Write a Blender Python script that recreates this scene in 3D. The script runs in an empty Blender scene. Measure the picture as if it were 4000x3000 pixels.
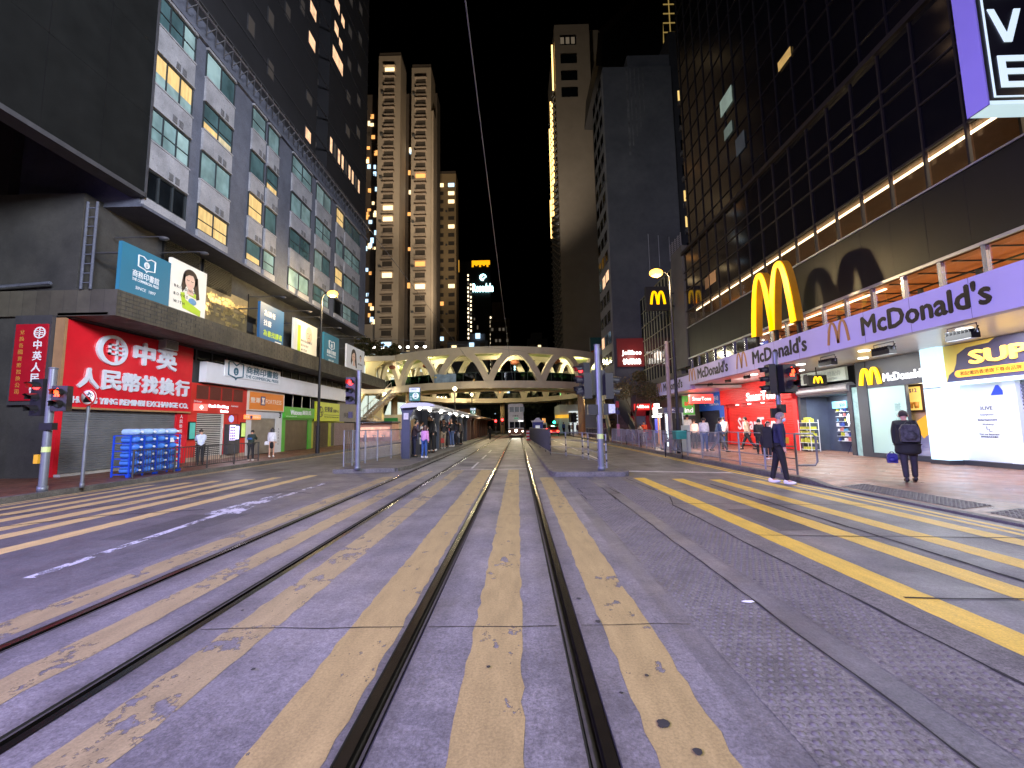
import bpy, bmesh, math, random
from mathutils import Vector, Matrix
random.seed(7)
C = bpy.context.scene.collection
S = bpy.context.scene
# ---------------------------------------------------------------- camera
FPX, CAMH = 1620.0, 1.42
_F = Vector((23, 162, FPX)).normalized()
_U = Vector((-277, -16090, FPX)).normalized()
_U = (_U - _F * _U.dot(_F)).normalized()
_R = _F.cross(-_U)
if _R.x < 0: _R = -_R
cam = bpy.data.objects.new('camera', bpy.data.cameras.new('camera')); C.objects.link(cam)
cam.data.lens = FPX / 4000 * 36; cam.data.sensor_width = 36; cam.data.clip_start = .05; cam.data.clip_end = 2000
cr = Vector((_R.x, _F.x, _U.x)); cu = -Vector((_R.y, _F.y, _U.y)); cb = -Vector((_R.z, _F.z, _U.z))
cam.matrix_world = Matrix(((cr.x, cu.x, cb.x, 0), (cr.y, cu.y, cb.y, 0), (cr.z, cu.z, cb.z, CAMH), (0, 0, 0, 1)))
S.camera = cam
# ---------------------------------------------------------------- world, night sky
W = bpy.data.worlds.new('World'); S.world = W; W.use_nodes = True
wn = W.node_tree; bg = wn.nodes['Background']
sk = wn.nodes.new('ShaderNodeTexSky'); sk.sky_type = 'NISHITA'; sk.sun_disc = False
sk.sun_elevation = math.radians(-6); sk.sun_rotation = math.radians(150)
wn.links.new(sk.outputs[0], bg.inputs[0]); bg.inputs[1].default_value = 0.05
S.view_settings.view_transform = 'Standard'; S.view_settings.look = 'None'
S.view_settings.exposure = .2; S.view_settings.gamma = 1
S.render.engine = 'CYCLES'
cy = S.cycles
cy.use_denoising = True; cy.max_bounces = 6; cy.diffuse_bounces = 3; cy.glossy_bounces = 3
cy.sample_clamp_indirect = 4; cy.sample_clamp_direct = 0; cy.use_light_tree = True
cy.caustics_reflective = False; cy.caustics_refractive = False

def lin(c):
    if isinstance(c, str):
        c = tuple(int(c[i:i+2], 16) for i in (0, 2, 4))
    r = []
    for v in c[:3]:
        v = v / 255.0
        r.append(v / 12.92 if v <= .04045 else ((v + .055) / 1.055) ** 2.4)
    return (*r, 1)

def light(name, kind, loc, power, color, target=None, size=1, size_y=None, spot=60, blend=.5, parent=None, soft=.15):
    d = bpy.data.lights.new(name, kind); d.energy = power; d.color = color
    o = bpy.data.objects.new(name, d); C.objects.link(o); o.location = loc
    if kind == 'AREA':
        d.shape = 'RECTANGLE' if size_y else 'SQUARE'; d.size = size
        if size_y: d.size_y = size_y
    elif kind == 'SPOT':
        d.spot_size = math.radians(spot); d.spot_blend = blend; d.shadow_soft_size = soft
    else:
        d.shadow_soft_size = soft
    if target is not None:
        o.rotation_euler = (Vector(target) - Vector(loc)).to_track_quat('-Z', 'Y').to_euler()
    if parent:
        o.parent = parent; o.matrix_parent_inverse = parent.matrix_basis.inverted()
    return o
VIO = (.46, .39, 1.0); WARM = (1, .74, .42); COOL = (.86, .93, 1.0); CREAM = (1, .88, .68)
# a violet video screen behind the viewer lights the junction
vl = light('screen_and_fill_light', 'AREA', (-15, -7, 9), 4300, VIO, (3, 4.5, 0), 9, 6); vl.data.spread = math.radians(105)
v2 = light('screen_and_fill_light', 'AREA', (16, -16, 16), 6800, (.84, .88, 1), (-12.3, 22, 12), 10, 8); v2.data.spread = math.radians(80)  # unseen fill added to brighten the teal windowed facade
v3 = light('screen_and_fill_light', 'AREA', (-14, -14, 20), 420, (.9, .92, 1), (12, 39, 24), 8, 6); v3.data.spread = math.radians(50)  # another unseen fill, added to lift the grey tower wall
# unseen warm lamps added behind the viewer to light the crossing
light('crossing_fill_light', 'POINT', (6.8, -7, 9), 420, (1, .82, .56))
light('crossing_fill_light', 'POINT', (-10.5, -6, 9), 420, (1, .84, .62))

# ---------------------------------------------------------------- pixel helpers (photograph pixels, 4000 x 3000)
def ray(x, y):
    d = Vector((x - 2000, y - 1500, FPX)); return Vector((d.dot(_R), d.dot(_F), d.dot(_U)))
def G(x, y, z=0):
    d = ray(x, y); return d * ((z - CAMH) / d.z) + Vector((0, 0, CAMH))
def PX(x, y, X):
    d = ray(x, y); return d * (X / d.x) + Vector((0, 0, CAMH))
def PY(x, y, Y):
    d = ray(x, y); return d * (Y / d.y) + Vector((0, 0, CAMH))

# ---------------------------------------------------------------- materials
MAT = {}
def _new(name):
    m = bpy.data.materials.new(name); m.use_nodes = True
    return m, m.node_tree, m.node_tree.nodes['Principled BSDF']
def pos(nt, sc=(1, 1, 1)):
    g = nt.nodes.new('ShaderNodeNewGeometry'); mp = nt.nodes.new('ShaderNodeMapping')
    mp.inputs['Scale'].default_value = sc
    nt.links.new(g.outputs['Position'], mp.inputs[0]); return mp.outputs[0]
def noise(nt, vec, scale, detail=4, rough=.6):
    n = nt.nodes.new('ShaderNodeTexNoise'); n.inputs['Scale'].default_value = scale
    n.inputs['Detail'].default_value = detail; n.inputs['Roughness'].default_value = rough
    nt.links.new(vec, n.inputs['Vector']); return n.outputs['Fac']
def ramp(nt, fac, stops):
    r = nt.nodes.new('ShaderNodeValToRGB'); e = r.color_ramp.elements
    while len(e) < len(stops): e.new(.5)
    for q, (p, c) in zip(e, stops): q.position = p; q.color = c
    nt.links.new(fac, r.inputs[0]); return r.outputs[0]
def mix(nt, fac, a, b, blend='MIX'):
    m = nt.nodes.new('ShaderNodeMix'); m.data_type = 'RGBA'; m.blend_type = blend
    for k, v in ((0, fac), (6, a), (7, b)):
        if hasattr(v, 'links') or hasattr(v, 'is_linked'): nt.links.new(v, m.inputs[k])
        else: m.inputs[k].default_value = v
    return m.outputs[2]
def bump(nt, h, bs, strength=.3, dist=.01):
    b = nt.nodes.new('ShaderNodeBump'); b.inputs['Strength'].default_value = strength; b.inputs['Distance'].default_value = dist
    nt.links.new(h, b.inputs['Height']); nt.links.new(b.outputs[0], bs.inputs['Normal'])
def sh(c, k): return (min(1, c[0]*k), min(1, c[1]*k), min(1, c[2]*k), 1)
def M(name, col, rough=.6, metal=0, var=.25, sc=3, bmp=0, spec=.5):
    if name in MAT: return MAT[name]
    m, nt, b = _new(name); c = lin(col)
    if var:
        f = noise(nt, pos(nt), sc, 5)
        o = ramp(nt, f, [(.3, sh(c, 1 - var)), (.72, sh(c, 1 + var))]); nt.links.new(o, b.inputs['Base Color'])
        if bmp: bump(nt, noise(nt, pos(nt), sc * 8), b, bmp)
    else: b.inputs['Base Color'].default_value = c
    b.inputs['Roughness'].default_value = rough; b.inputs['Metallic'].default_value = metal
    b.inputs['Specular IOR Level'].default_value = spec
    MAT[name] = m; return m
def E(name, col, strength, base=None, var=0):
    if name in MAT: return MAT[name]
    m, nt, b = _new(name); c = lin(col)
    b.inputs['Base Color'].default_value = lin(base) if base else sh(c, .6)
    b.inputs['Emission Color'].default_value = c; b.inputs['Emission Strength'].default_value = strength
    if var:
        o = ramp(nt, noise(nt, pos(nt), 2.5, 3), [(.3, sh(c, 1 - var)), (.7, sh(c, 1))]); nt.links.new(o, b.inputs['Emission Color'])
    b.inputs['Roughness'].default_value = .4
    MAT[name] = m; return m

# ---------------------------------------------------------------- mesh builder
class MB:
    def __init__(s): s.v = []; s.f = []; s.mi = []; s.m = 0; s.sm = []
    def add(s, vs, fs, smooth=False):
        n = len(s.v); s.v += [tuple(p) for p in vs]
        for f in fs: s.f.append([i + n for i in f]); s.mi.append(s.m); s.sm.append(smooth)
        return s
    def box(s, x0, x1, y0, y1, z0, z1):
        x0, x1 = min(x0, x1), max(x0, x1); y0, y1 = min(y0, y1), max(y0, y1); z0, z1 = min(z0, z1), max(z0, z1)
        vs = [(x, y, z) for z in (z0, z1) for y in (y0, y1) for x in (x0, x1)]
        return s.add(vs, [(0, 2, 3, 1), (4, 5, 7, 6), (0, 1, 5, 4), (2, 6, 7, 3), (0, 4, 6, 2), (1, 3, 7, 5)])
    def quad(s, a, b, c, d): return s.add([a, b, c, d], [(0, 1, 2, 3)])
    def bar(s, a, b, w, h, up=(0, 0, 1)):
        a = Vector(a); b = Vector(b); d = (b - a).normalized(); u = Vector(up)
        if abs(d.dot(u)) > .99: u = Vector((0, 1, 0))
        r = d.cross(u).normalized() * w / 2; q = r.cross(d).normalized() * h / 2
        vs = [p + r*i + q*j for p in (a, b) for i, j in ((-1, -1), (1, -1), (1, 1), (-1, 1))]
        return s.add(vs, [(3, 2, 1, 0), (4, 5, 6, 7), (0, 1, 5, 4), (1, 2, 6, 5), (2, 3, 7, 6), (3, 0, 4, 7)])
    def tube(s, pts, r, n=8, cap=True):
        pts = [Vector(p) for p in pts]; rs = r if isinstance(r, (list, tuple)) else [r] * len(pts)
        rings = []; up = Vector((0, 0, 1))
        for i, p in enumerate(pts):
            d = (pts[min(i+1, len(pts)-1)] - pts[max(i-1, 0)]).normalized()
            u = up if abs(d.dot(up)) < .95 else Vector((0, 1, 0))
            a = d.cross(u).normalized(); b = a.cross(d).normalized()
            rings.append([p + (a*math.cos(2*math.pi*k/n) + b*math.sin(2*math.pi*k/n)) * rs[i] for k in range(n)])
        vs = [q for R in rings for q in R]; fs = []
        for i in range(len(pts)-1):
            for k in range(n): fs.append((i*n+k, i*n+(k+1) % n, (i+1)*n+(k+1) % n, (i+1)*n+k))
        s.add(vs, fs, True)
        if cap: s.add(rings[0], [tuple(range(n))[::-1]]); s.add(rings[-1], [tuple(range(n))])
        return s
    def lathe(s, prof, c=(0, 0, 0), n=20, axis='z', cap=True):
        vs = []; fs = []
        for r, z in prof:
            for k in range(n):
                a = 2*math.pi*k/n; x, y = r*math.cos(a), r*math.sin(a)
                p = (x, y, z) if axis == 'z' else ((x, -z, y) if axis == 'y' else (z, x, y))
                vs.append((p[0]+c[0], p[1]+c[1], p[2]+c[2]))
        for i in range(len(prof)-1):
            for k in range(n): fs.append((i*n+k, i*n+(k+1) % n, (i+1)*n+(k+1) % n, (i+1)*n+k))
        if cap: fs.append(tuple(range(n))[::-1]); fs.append(tuple(range((len(prof)-1)*n, len(prof)*n)))
        return s.add(vs, fs, True)
    def ball(s, c, r, n=12, m=8):
        r = r if isinstance(r, (tuple, list)) else (r, r, r)
        vs = [(c[0], c[1], c[2]-r[2])]; fs = []
        for i in range(1, m):
            t = math.pi*i/m
            for k in range(n):
                a = 2*math.pi*k/n; vs.append((c[0]+r[0]*math.sin(t)*math.cos(a), c[1]+r[1]*math.sin(t)*math.sin(a), c[2]-r[2]*math.cos(t)))
        vs.append((c[0], c[1], c[2]+r[2])); L = len(vs)-1
        for k in range(n): fs.append((0, 1+(k+1) % n, 1+k)); fs.append((L, L-n+k, L-n+(k+1) % n))
        for i in range(m-2):
            for k in range(n): a = 1+i*n; fs.append((a+k, a+(k+1) % n, a+n+(k+1) % n, a+n+k))
        return s.add(vs, fs, True)
    def prism(s, poly, o, u, v, depth):
        """polygon (2-D) laid on plane o + a*u + b*v, thick 'depth' along u x v"""
        o, u, v = Vector(o), Vector(u), Vector(v); w = u.cross(v).normalized() * depth
        P = [o + u*a + v*b for a, b in poly]; n = len(P)
        fs = [tuple(range(n, 2*n)), tuple(range(n))[::-1]]
        fs += [(i, (i+1) % n, n+(i+1) % n, n+i) for i in range(n)]
        return s.add(P + [p + w for p in P], fs)
    def strip(s, pts, hw, o, u, v, depth, closed=False):
        """ribbon of half-width hw along 2-D path pts on the plane (o,u,v)"""
        o, u, v = Vector(o), Vector(u), Vector(v); w = u.cross(v).normalized() * depth
        n = len(pts); hs = hw if isinstance(hw, (list, tuple)) else [hw]*n
        L, R = [], []
        for i, p in enumerate(pts):
            q0 = pts[i-1] if (i > 0 or closed) else p; q1 = pts[(i+1) % n] if (i < n-1 or closed) else p
            dx, dy = q1[0]-q0[0], q1[1]-q0[1]; l = math.hypot(dx, dy) or 1; nx, ny = -dy/l, dx/l
            L.append(o+u*(p[0]+nx*hs[i])+v*(p[1]+ny*hs[i])); R.append(o+u*(p[0]-nx*hs[i])+v*(p[1]-ny*hs[i]))
        vs = []
        for a, b in zip(L, R): vs += [a, b, b+w, a+w]
        fs = []
        for i in range(n if closed else n-1):
            j = (i+1) % n
            for k in range(4): fs.append((i*4+k, i*4+(k+1) % 4, j*4+(k+1) % 4, j*4+k))
        if not closed: fs += [(0, 1, 2, 3), ((n-1)*4+3, (n-1)*4+2, (n-1)*4+1, (n-1)*4)]
        return s.add(vs, fs)
    def build(s, name, mats, parent=None, loc=None):
        me = bpy.data.meshes.new(name); me.from_pydata(s.v, [], s.f)
        for m in (mats if isinstance(mats, (list, tuple)) else [mats]): me.materials.append(m)
        me.polygons.foreach_set('material_index', s.mi); me.polygons.foreach_set('use_smooth', s.sm)
        me.update()
        bm = bmesh.new(); bm.from_mesh(me); bmesh.ops.recalc_face_normals(bm, faces=bm.faces); bm.to_mesh(me); bm.free()
        return link(name, me, parent, loc)
def wm(o):
    return (wm(o.parent) @ o.matrix_parent_inverse if o.parent else Matrix()) @ o.matrix_basis
def link(name, me, parent=None, loc=None):
    o = bpy.data.objects.new(name, me); C.objects.link(o)
    if parent: o.parent = parent; o.matrix_parent_inverse = wm(parent).inverted()
    if loc is not None: o.location = loc
    return o
def tag(o, label, cat, group=None):
    o['label'] = label; o['category'] = cat
    if group: o['group'] = group
    return o
def struct(o, kind='structure'): o['kind'] = kind; return o
def thing(name, label, cat, loc=(0, 0, 0), rz=0, group=None):
    o = bpy.data.objects.new(name, None); C.objects.link(o); o.location = loc; o.rotation_euler = (0, 0, rz); o.empty_display_size = .2
    return tag(o, label, cat, group)
def dup(root, loc=None, rz=None, label=None, group=None):
    r = root.copy(); C.objects.link(r)
    if loc is not None: r.location = loc
    if rz is not None: r.rotation_euler = (0, 0, rz)
    if label: r['label'] = label
    if group: r['group'] = group
    for ch in root.children:
        c = ch.copy(); C.objects.link(c); c.parent = r
        for g in ch.children:
            d = g.copy(); C.objects.link(d); d.parent = c
    return r
def put(mb, name, mats, parent, local=True):
    """part given in its thing's own coordinates"""
    o = mb.build(name, mats); o.parent = parent; return o
def text(name, s, o, u, v, w=None, h=None, mat=None, parent=None, bold=.0, depth=.004, align='L', shear=0):
    """lettering on plane (o,u,v); w fits the width, h the height of the block"""
    cu_ = bpy.data.curves.new(name, 'FONT'); cu_.body = s; cu_.size = 1; cu_.resolution_u = 2; cu_.shear = shear
    ob = bpy.data.objects.new(name, cu_); C.objects.link(ob)
    dg = bpy.context.evaluated_depsgraph_get(); dg.update()
    me = bpy.data.meshes.new_from_object(ob.evaluated_get(dg)); bpy.data.objects.remove(ob); bpy.data.curves.remove(cu_)
    if not len(me.vertices): return None
    xs = [p.co.x for p in me.vertices]; ys = [p.co.y for p in me.vertices]
    x0, x1, y0, y1 = min(xs), max(xs), min(ys), max(ys)
    sx = w/(x1-x0) if w else None; sy = h/(y1-y0) if h else None
    sx = sx or sy; sy = sy or sx
    o, u, v = Vector(o), Vector(u), Vector(v); n = u.cross(v).normalized()
    bm = bmesh.new(); bm.from_mesh(me)
    if depth:
        r = bmesh.ops.extrude_face_region(bm, geom=bm.faces[:])
        for q in r['geom']:
            if isinstance(q, bmesh.types.BMVert): q.co.z += 1
    off = -(x1-x0)/2*sx if align == 'C' else 0
    if bold:                       # heavier strokes: shifted copies, each a hair deeper than the last
        src = bm.copy(); me2 = bpy.data.meshes.new('tmp'); src.to_mesh(me2); src.free(); nv = len(bm.verts)
        B = bold/max(1e-6, 1)
        for k, (dx, dy) in enumerate(((B, 0), (-B, 0), (0, B), (0, -B))):
            i0 = len(bm.verts); bm.from_mesh(me2); bm.verts.ensure_lookup_table()
            for q in bm.verts[i0:]: q.co.x += dx; q.co.y += dy; q.co.z *= 1+.02*(k+1); q.co.z += .05*(k+1) if not depth else 0
        bpy.data.meshes.remove(me2)
    for q in bm.verts: q.co = o + u*((q.co.x-x0)*sx + off) + v*((q.co.y-y0)*sy) + n*(q.co.z*max(depth, .001) + .003)
    bmesh.ops.recalc_face_normals(bm, faces=bm.faces)
    bm.to_mesh(me); bm.free(); me.name = name
    for m_ in list(me.materials): pass
    me.materials.clear(); me.materials.append(mat)
    return link(name, me, parent)
UL, VL = Vector((0, 1, 0)), Vector((0, 0, 1))       # writing on a wall that faces +X reads towards +Y
UR = Vector((0, -1, 0))                              # writing on a wall that faces -X reads towards -Y
UC = Vector((1, 0, 0))                               # writing on a wall that faces the camera
# ================================================================ GROUND
def ground_mat(name, base, warm, sc=1.0, rough=.62, grain=.35, crack=0, streak=0, rails=False):
    m, nt, b = _new(name); p = pos(nt); a = lin(base); w = lin(warm)
    big = ramp(nt, noise(nt, p, .55*sc, 5, .65), [(.32, a), (.7, w)])
    fine = ramp(nt, noise(nt, p, 60, 3, .8), [(.3, (1-grain, 1-grain, 1-grain, 1)), (.72, (1+grain*.6,)*3 + (1,))])
    c = mix(nt, 1, big, fine, 'MULTIPLY')
    c = mix(nt, 1, c, ramp(nt, noise(nt, p, 21, 4, .75), [(.33, (1-grain*.55,)*3+(1,)), (.66, (1+grain*.35,)*3+(1,))]), 'MULTIPLY')
    c = mix(nt, 1, c, ramp(nt, noise(nt, p, 2.1, 8, .72), [(.36, (1-grain*.5,)*3+(1,)), (.5, (1, 1, 1, 1)), (.68, (1+grain*.3,)*3+(1,))]), 'MULTIPLY')
    if rails:
        sx = nt.nodes.new('ShaderNodeSeparateXYZ'); nt.links.new(pos(nt), sx.inputs[0]); d = None
        def mth(op, u_, v_):
            q = nt.nodes.new('ShaderNodeMath'); q.operation = op
            for i_, w_ in ((0, u_), (1, v_)):
                if isinstance(w_, (int, float)): q.inputs[i_].default_value = w_
                elif w_ is not None: nt.links.new(w_, q.inputs[i_])
            return q.outputs[0]
        for xr in (-3.47, -2.40, -.75, .34):
            e = mth('ABSOLUTE', mth('SUBTRACT', sx.outputs[0], xr), None); d = e if d is None else mth('MINIMUM', d, e)
        d = mth('ADD', d, mth('MULTIPLY', noise(nt, pos(nt, (3, .7, 1)), 2.5, 6, .7), .22))
        c = mix(nt, 1, c, ramp(nt, d, [(.13, (.52, .5, .48, 1)), (.22, (.86, .85, .84, 1)), (.34, (1.06, 1.06, 1.06, 1))]), 'MULTIPLY')
    if streak:
        ps = pos(nt, (2.2, .12, 1)); st = ramp(nt, noise(nt, ps, 1.6, 4, .6), [(.35, (.62, .62, .62, 1)), (.6, (1.06, 1.06, 1.06, 1))])
        c = mix(nt, streak, c, mix(nt, 1, c, st, 'MULTIPLY'))
    sp = ramp(nt, noise(nt, p, 7, 2, .5), [(.68, (1, 1, 1, 1)), (.75, (.7, .7, .7, 1))]); c = mix(nt, 1, c, sp, 'MULTIPLY')
    nt.links.new(c, b.inputs['Base Color'])
    r = ramp(nt, noise(nt, p, 1.3, 4), [(.3, (rough-.14,)*3+(1,)), (.7, (rough+.1,)*3+(1,))]); nt.links.new(r, b.inputs['Roughness'])
    bump(nt, noise(nt, p, 90, 3, .8), b, .45, .004)
    return m
asphalt = ground_mat('asphalt', (88, 87, 88), (110, 107, 106), 1, .6, .5, streak=.4)
slab = ground_mat('tram_concrete', (98, 96, 97), (132, 128, 125), 1.5, .6, .5, streak=.55, rails=True)
lane = ground_mat('lane_concrete', (94, 93, 94), (118, 115, 113), 1, .55, .45, streak=.7)
kerbm = ground_mat('kerb_stone', (84, 83, 80), (112, 108, 103), 3, .7, .5)
island = ground_mat('island_paving', (74, 72, 72), (98, 95, 92), 2, .7)
def paint(name, base, wear, lo, hi, under):
    m, nt, b = _new(name); p = pos(nt)
    f = mix(nt, .45, noise(nt, p, 1.9, 9, .68), noise(nt, pos(nt, (1.3, .8, 1)), 8, 6, .7)); f2 = noise(nt, pos(nt, (1, .25, 1)), 9, 4, .6)
    k = ramp(nt, f, [(lo, (0, 0, 0, 1)), (hi, (1, 1, 1, 1))])
    dirt = ramp(nt, f2, [(.3, sh(lin(base), .72)), (.7, lin(base))])
    dirt = mix(nt, 1, dirt, ramp(nt, noise(nt, p, 70, 2, .7), [(.3, (.75, .75, .75, 1)), (.7, (1.1, 1.1, 1.1, 1))]), 'MULTIPLY')
    nt.links.new(dirt, b.inputs['Base Color'])   # where the paint is gone the road itself shows
    tr = nt.nodes.new('ShaderNodeBsdfTransparent'); ms = nt.nodes.new('ShaderNodeMixShader'); out = nt.nodes['Material Output']
    nt.links.new(k, ms.inputs[0]); nt.links.new(tr.outputs[0], ms.inputs[1]); nt.links.new(b.outputs[0], ms.inputs[2]); nt.links.new(ms.outputs[0], out.inputs[0])
    b.inputs['Roughness'].default_value = .55; bump(nt, noise(nt, p, 80, 3, .8), b, .3, .003)
    return m
yel_worn = paint('worn_yellow_paint', (164, 144, 94), 1, .40, .416, (112, 109, 109)); yel_old = paint('old_yellow_paint', (156, 140, 100), 1, .435, .455, (112, 109, 109))
yel = paint('yellow_paint', (226, 188, 66), 1, .25, .29, (104, 102, 102))
yel_l = paint('left_yellow_paint', (206, 180, 118), 1, .31, .35, (98, 96, 97))
whitep = paint('white_paint', (205, 205, 205), 1, .30, .36, (104, 102, 102))
white_worn = paint('ghost_white_paint', (200, 200, 205), 1, .47, .52, (100, 98, 99))

b = MB(); b.quad((-90, -60, 0), (-4.05, -60, 0), (-4.05, 260, 0), (-90, 260, 0)); struct(b.build('left_road', asphalt))
b = MB(); b.quad((1.05, -60, 0), (90, -60, 0), (90, 260, 0), (1.05, 260, 0)); struct(b.build('right_road', lane))
b = MB()
for x0, x1 in ((-4.05, -3.54), (-3.40, -2.47), (-2.33, -.82), (-.68, .27), (.41, 1.05)):
    b.quad((x0, -60, 0), (x1, -60, 0), (x1, 260, 0), (x0, 260, 0))
struct(b.build('tram_bed', slab))
b = MB(); b.box(-90, 90, -60, 260, -1.2, -.12); struct(b.build('subsoil', asphalt))
steel = M('rail_steel', (58, 56, 54), .22, .9, .25, 9); grime = M('rail_grime', (52, 48, 42), .8, 0, .3, 20); seal = M('rail_sealant', (22, 21, 22), .8, 0, .2, 9)
b = MB()
for xc, sgn in ((-3.47, -1), (-2.40, 1), (-.75, -1), (.34, 1)):
    def rx(a, c, z0, z1, m):
        b.m = m; p, q = xc + sgn*a, xc + sgn*c
        b.quad((p, -60, z0), (q, -60, z1), (q, 260, z1), (p, 260, z0))
    rx(.07, .06, 0, -.012, 2); rx(.06, .005, -.003, -.003, 0); rx(.005, 0, -.003, -.03, 0); rx(0, -.03, -.03, -.03, 1)
    rx(-.03, -.036, -.03, -.005, 0); rx(-.036, -.052, -.005, -.005, 1); rx(-.052, -.07, -.014, 0, 2)
struct(b.build('tram_rails', [steel, grime, seal]))
# markings ------------------------------------------------------------
def wob(x0, x1, y0, y1, z, sx0=0, sx1=0, amp=.012, b=None):
    n = max(2, int((y1-y0)/.12)); L = []
    for i in range(n+1):
        y = y0 + (y1-y0)*i/n
        L += [(x0+random.uniform(-amp, amp), y+sx0*(1 if i == n else 0), z), (x1+random.uniform(-amp, amp), y+sx1*(1 if i == n else 0), z)]
    b.add(L, [(2*i, 2*i+1, 2*i+3, 2*i+2) for i in range(n)])
b = MB()
for x0, x1, y1 in ((-3.93, -3.62, 12.2), (-3.04, -2.76, 13.6), (-2.1, -1.77, 13.7), (-1.22, -.86, 13.7), (-.33, 0, 13.6), (.57, .9, 11.5)):
    b.m = 1 if x0 < -1.5 else 0; wob(x0, x1, -3, y1, .0016, b=b)
struct(b.build('worn_crossing_stripes', [yel_worn, yel_old]))
b = MB()
for x0, x1, y1 in ((-6.47, -6.17, 12.9), (-7.35, -7.05, 12.5), (-7.98, -7.66, 12.2), (-8.72, -8.42, 11.9), (-9.3, -9.02, 11.6), (-9.92, -9.72, 11.2)):
    wob(x0, x1, -3, y1, .0016, b=b)
wob(-10.32, -10.22, -3, 60, .0016, b=b); wob(-10.52, -10.42, -3, 60, .0016, b=b)
struct(b.build('left_crossing_stripes', yel_l))
b = MB()
for x0, x1, y1 in ((2.99, 3.29, 11.1), (3.88, 4.17, 10.8), (4.72, 5.0, 10.55), (5.55, 5.82, 10.3)):
    wob(x0, x1, -3, y1, .0022, amp=.006, b=b)
wob(6.02, 6.12, -3, 40, .0022, amp=.005, b=b); wob(6.22, 6.32, -3, 40, .0022, amp=.005, b=b)
struct(b.build('right_crossing_stripes', yel))
b = MB(); b.quad((3.15, 12.55, .004), (5.95, 11.75, .004), (5.95, 11.98, .004), (3.15, 12.78, .004))
b.quad((-1.9, 13.75, .004), (-.83, 13.75, .004), (-.83, 13.83, .004), (-1.9, 13.83, .004))
b.quad((-.67, 13.75, .004), (.26, 13.75, .004), (.26, 13.83, .004), (-.67, 13.83, .004))
for k in range(4): b.quad((3.2, 17+k*6, .004), (3.3, 17+k*6, .004), (3.3, 20.5+k*6, .004), (3.2, 20.5+k*6, .004))
for k in range(3): b.quad((-1.62, 14.2+k*4, .004), (-1.54, 14.2+k*4, .004), (-1.54, 16.6+k*4, .004), (-1.62, 16.6+k*4, .004))
struct(b.build('lane_lines', whitep))
b = MB()   # worn white arrow on the left lane
b.prism([(-.06, 4.2), (.06, 4.2), (.06, 7.2), (.32, 7.2), (0, 9.4), (-.32, 7.2), (-.06, 7.2)], (-4.5, 0, .004), (1, .03, 0), (-.085, 1, 0), .001)
b.prism([(-.05, 8), (.05, 8), (.07, 11.3), (-.07, 11.3)], (-4.85, 0, .004), (1, 0, 0), (-.02, 1, 0), .001)
struct(b.build('worn_lane_arrow', white_worn))
# studded concrete between tramway and lane
stud_m = M('stud_concrete', (92, 88, 84), .7, 0, .4, 6, .3)
b = MB()
for bx0, bx1 in ((1.25, 1.82), (2.09, 2.63)):
    r = 0; y = .9
    while y < 11.3:
        nx = 9
        for i in range(nx):
            x = bx0 + (bx1-bx0)*(i + (.25 if r % 2 else .75))/nx
            R_, h = .018, .010
            ring = [(x+R_*math.cos(a)*1.15, y+R_*math.sin(a), .0005) for a in [k*math.pi/3 for k in range(6)]]
            top = [(x+R_*.5*math.cos(a), y+R_*.5*math.sin(a), h) for a in [k*math.pi/3 for k in range(6)]]
            b.add(ring+top, [(k, (k+1) % 6, 6+(k+1) % 6, 6+k) for k in range(6)] + [(6, 7, 8, 9, 10, 11)], True)
        y += .055; r += 1
struct(b.build('road_studs', stud_m), 'stuff')
b = MB()
rough_m = ground_mat('exposed_aggregate', (100, 97, 92), (122, 118, 112), 4, .7, .6)
for bx0, bx1 in ((1.22, 1.83), (2.06, 2.65), (2.67, 2.95)): wob(bx0, bx1, .4, 11.5, .002, amp=.008, b=b)
struct(b.build('textured_concrete_band', rough_m))
b = MB()   # joints and cracks
def crack(pts, w):
    for p, q in zip(pts, pts[1:]):
        n = max(1, int(math.dist(p, q)/.25)); prev = p
        for k in range(1, n+1):
            t = k/n; c = (p[0]+(q[0]-p[0])*t+random.uniform(-.012, .012), p[1]+(q[1]-p[1])*t+random.uniform(-.012, .012))
            d = Vector((c[0]-prev[0], c[1]-prev[1], 0)); nn = Vector((-d.y, d.x, 0)).normalized()*w*random.uniform(.35, .7)
            b.quad((prev[0]+nn.x, prev[1]+nn.y, .006), (prev[0]-nn.x, prev[1]-nn.y, .006), (c[0]-nn.x, c[1]-nn.y, .006), (c[0]+nn.x, c[1]+nn.y, .006)); prev = c
crack([(1.845, 1.2), (1.845, 9.5)], .014); crack([(2.66, 1), (2.66, 7.4), (2.9, 8.2), (2.8, 11)], .022)
crack([(2.65, 7.55), (6, 7.1)], .018); crack([(2.9, 9.28), (6, 8.9)], .014); crack([(2.95, 5.4), (6, 5.1)], .022); crack([(3.05, 3.5), (6, 3.3)], .024)
crack([(4.32, -1), (4.36, 4.5), (4.4, 9.8)], .035); crack([(1.3, 9.5), (2.0, 9.4), (2.05, 8.7), (1.32, 8.75), (1.3, 9.5)], .022); crack([(1.25, 8.6), (1.85, 8.55), (1.82, 8.0), (1.28, 8.05), (1.25, 8.6)], .02)
for y in (3.1, 6.8): crack([(-.66, y), (.25, y)], .008); crack([(-2.3, y), (-.84, y)], .008); crack([(.42, y), (1.2, y)], .008)
for pts in ([(-8.4, 6.1), (-7.2, 7.2), (-5.7, 7.6)], [(-9.2, 7.2), (-8, 8.2), (-7, 9.4)], [(-5.6, 10.1), (-4.9, 10.6)], [(-6.1, 9.2), (-5.2, 9.6), (-4.6, 9.3)]): crack(pts, .03)
struct(b.build('road_cracks', seal))
stain = M('oil_stain', (44, 43, 42), .7, 0, .2, 30)
b = MB()
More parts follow.
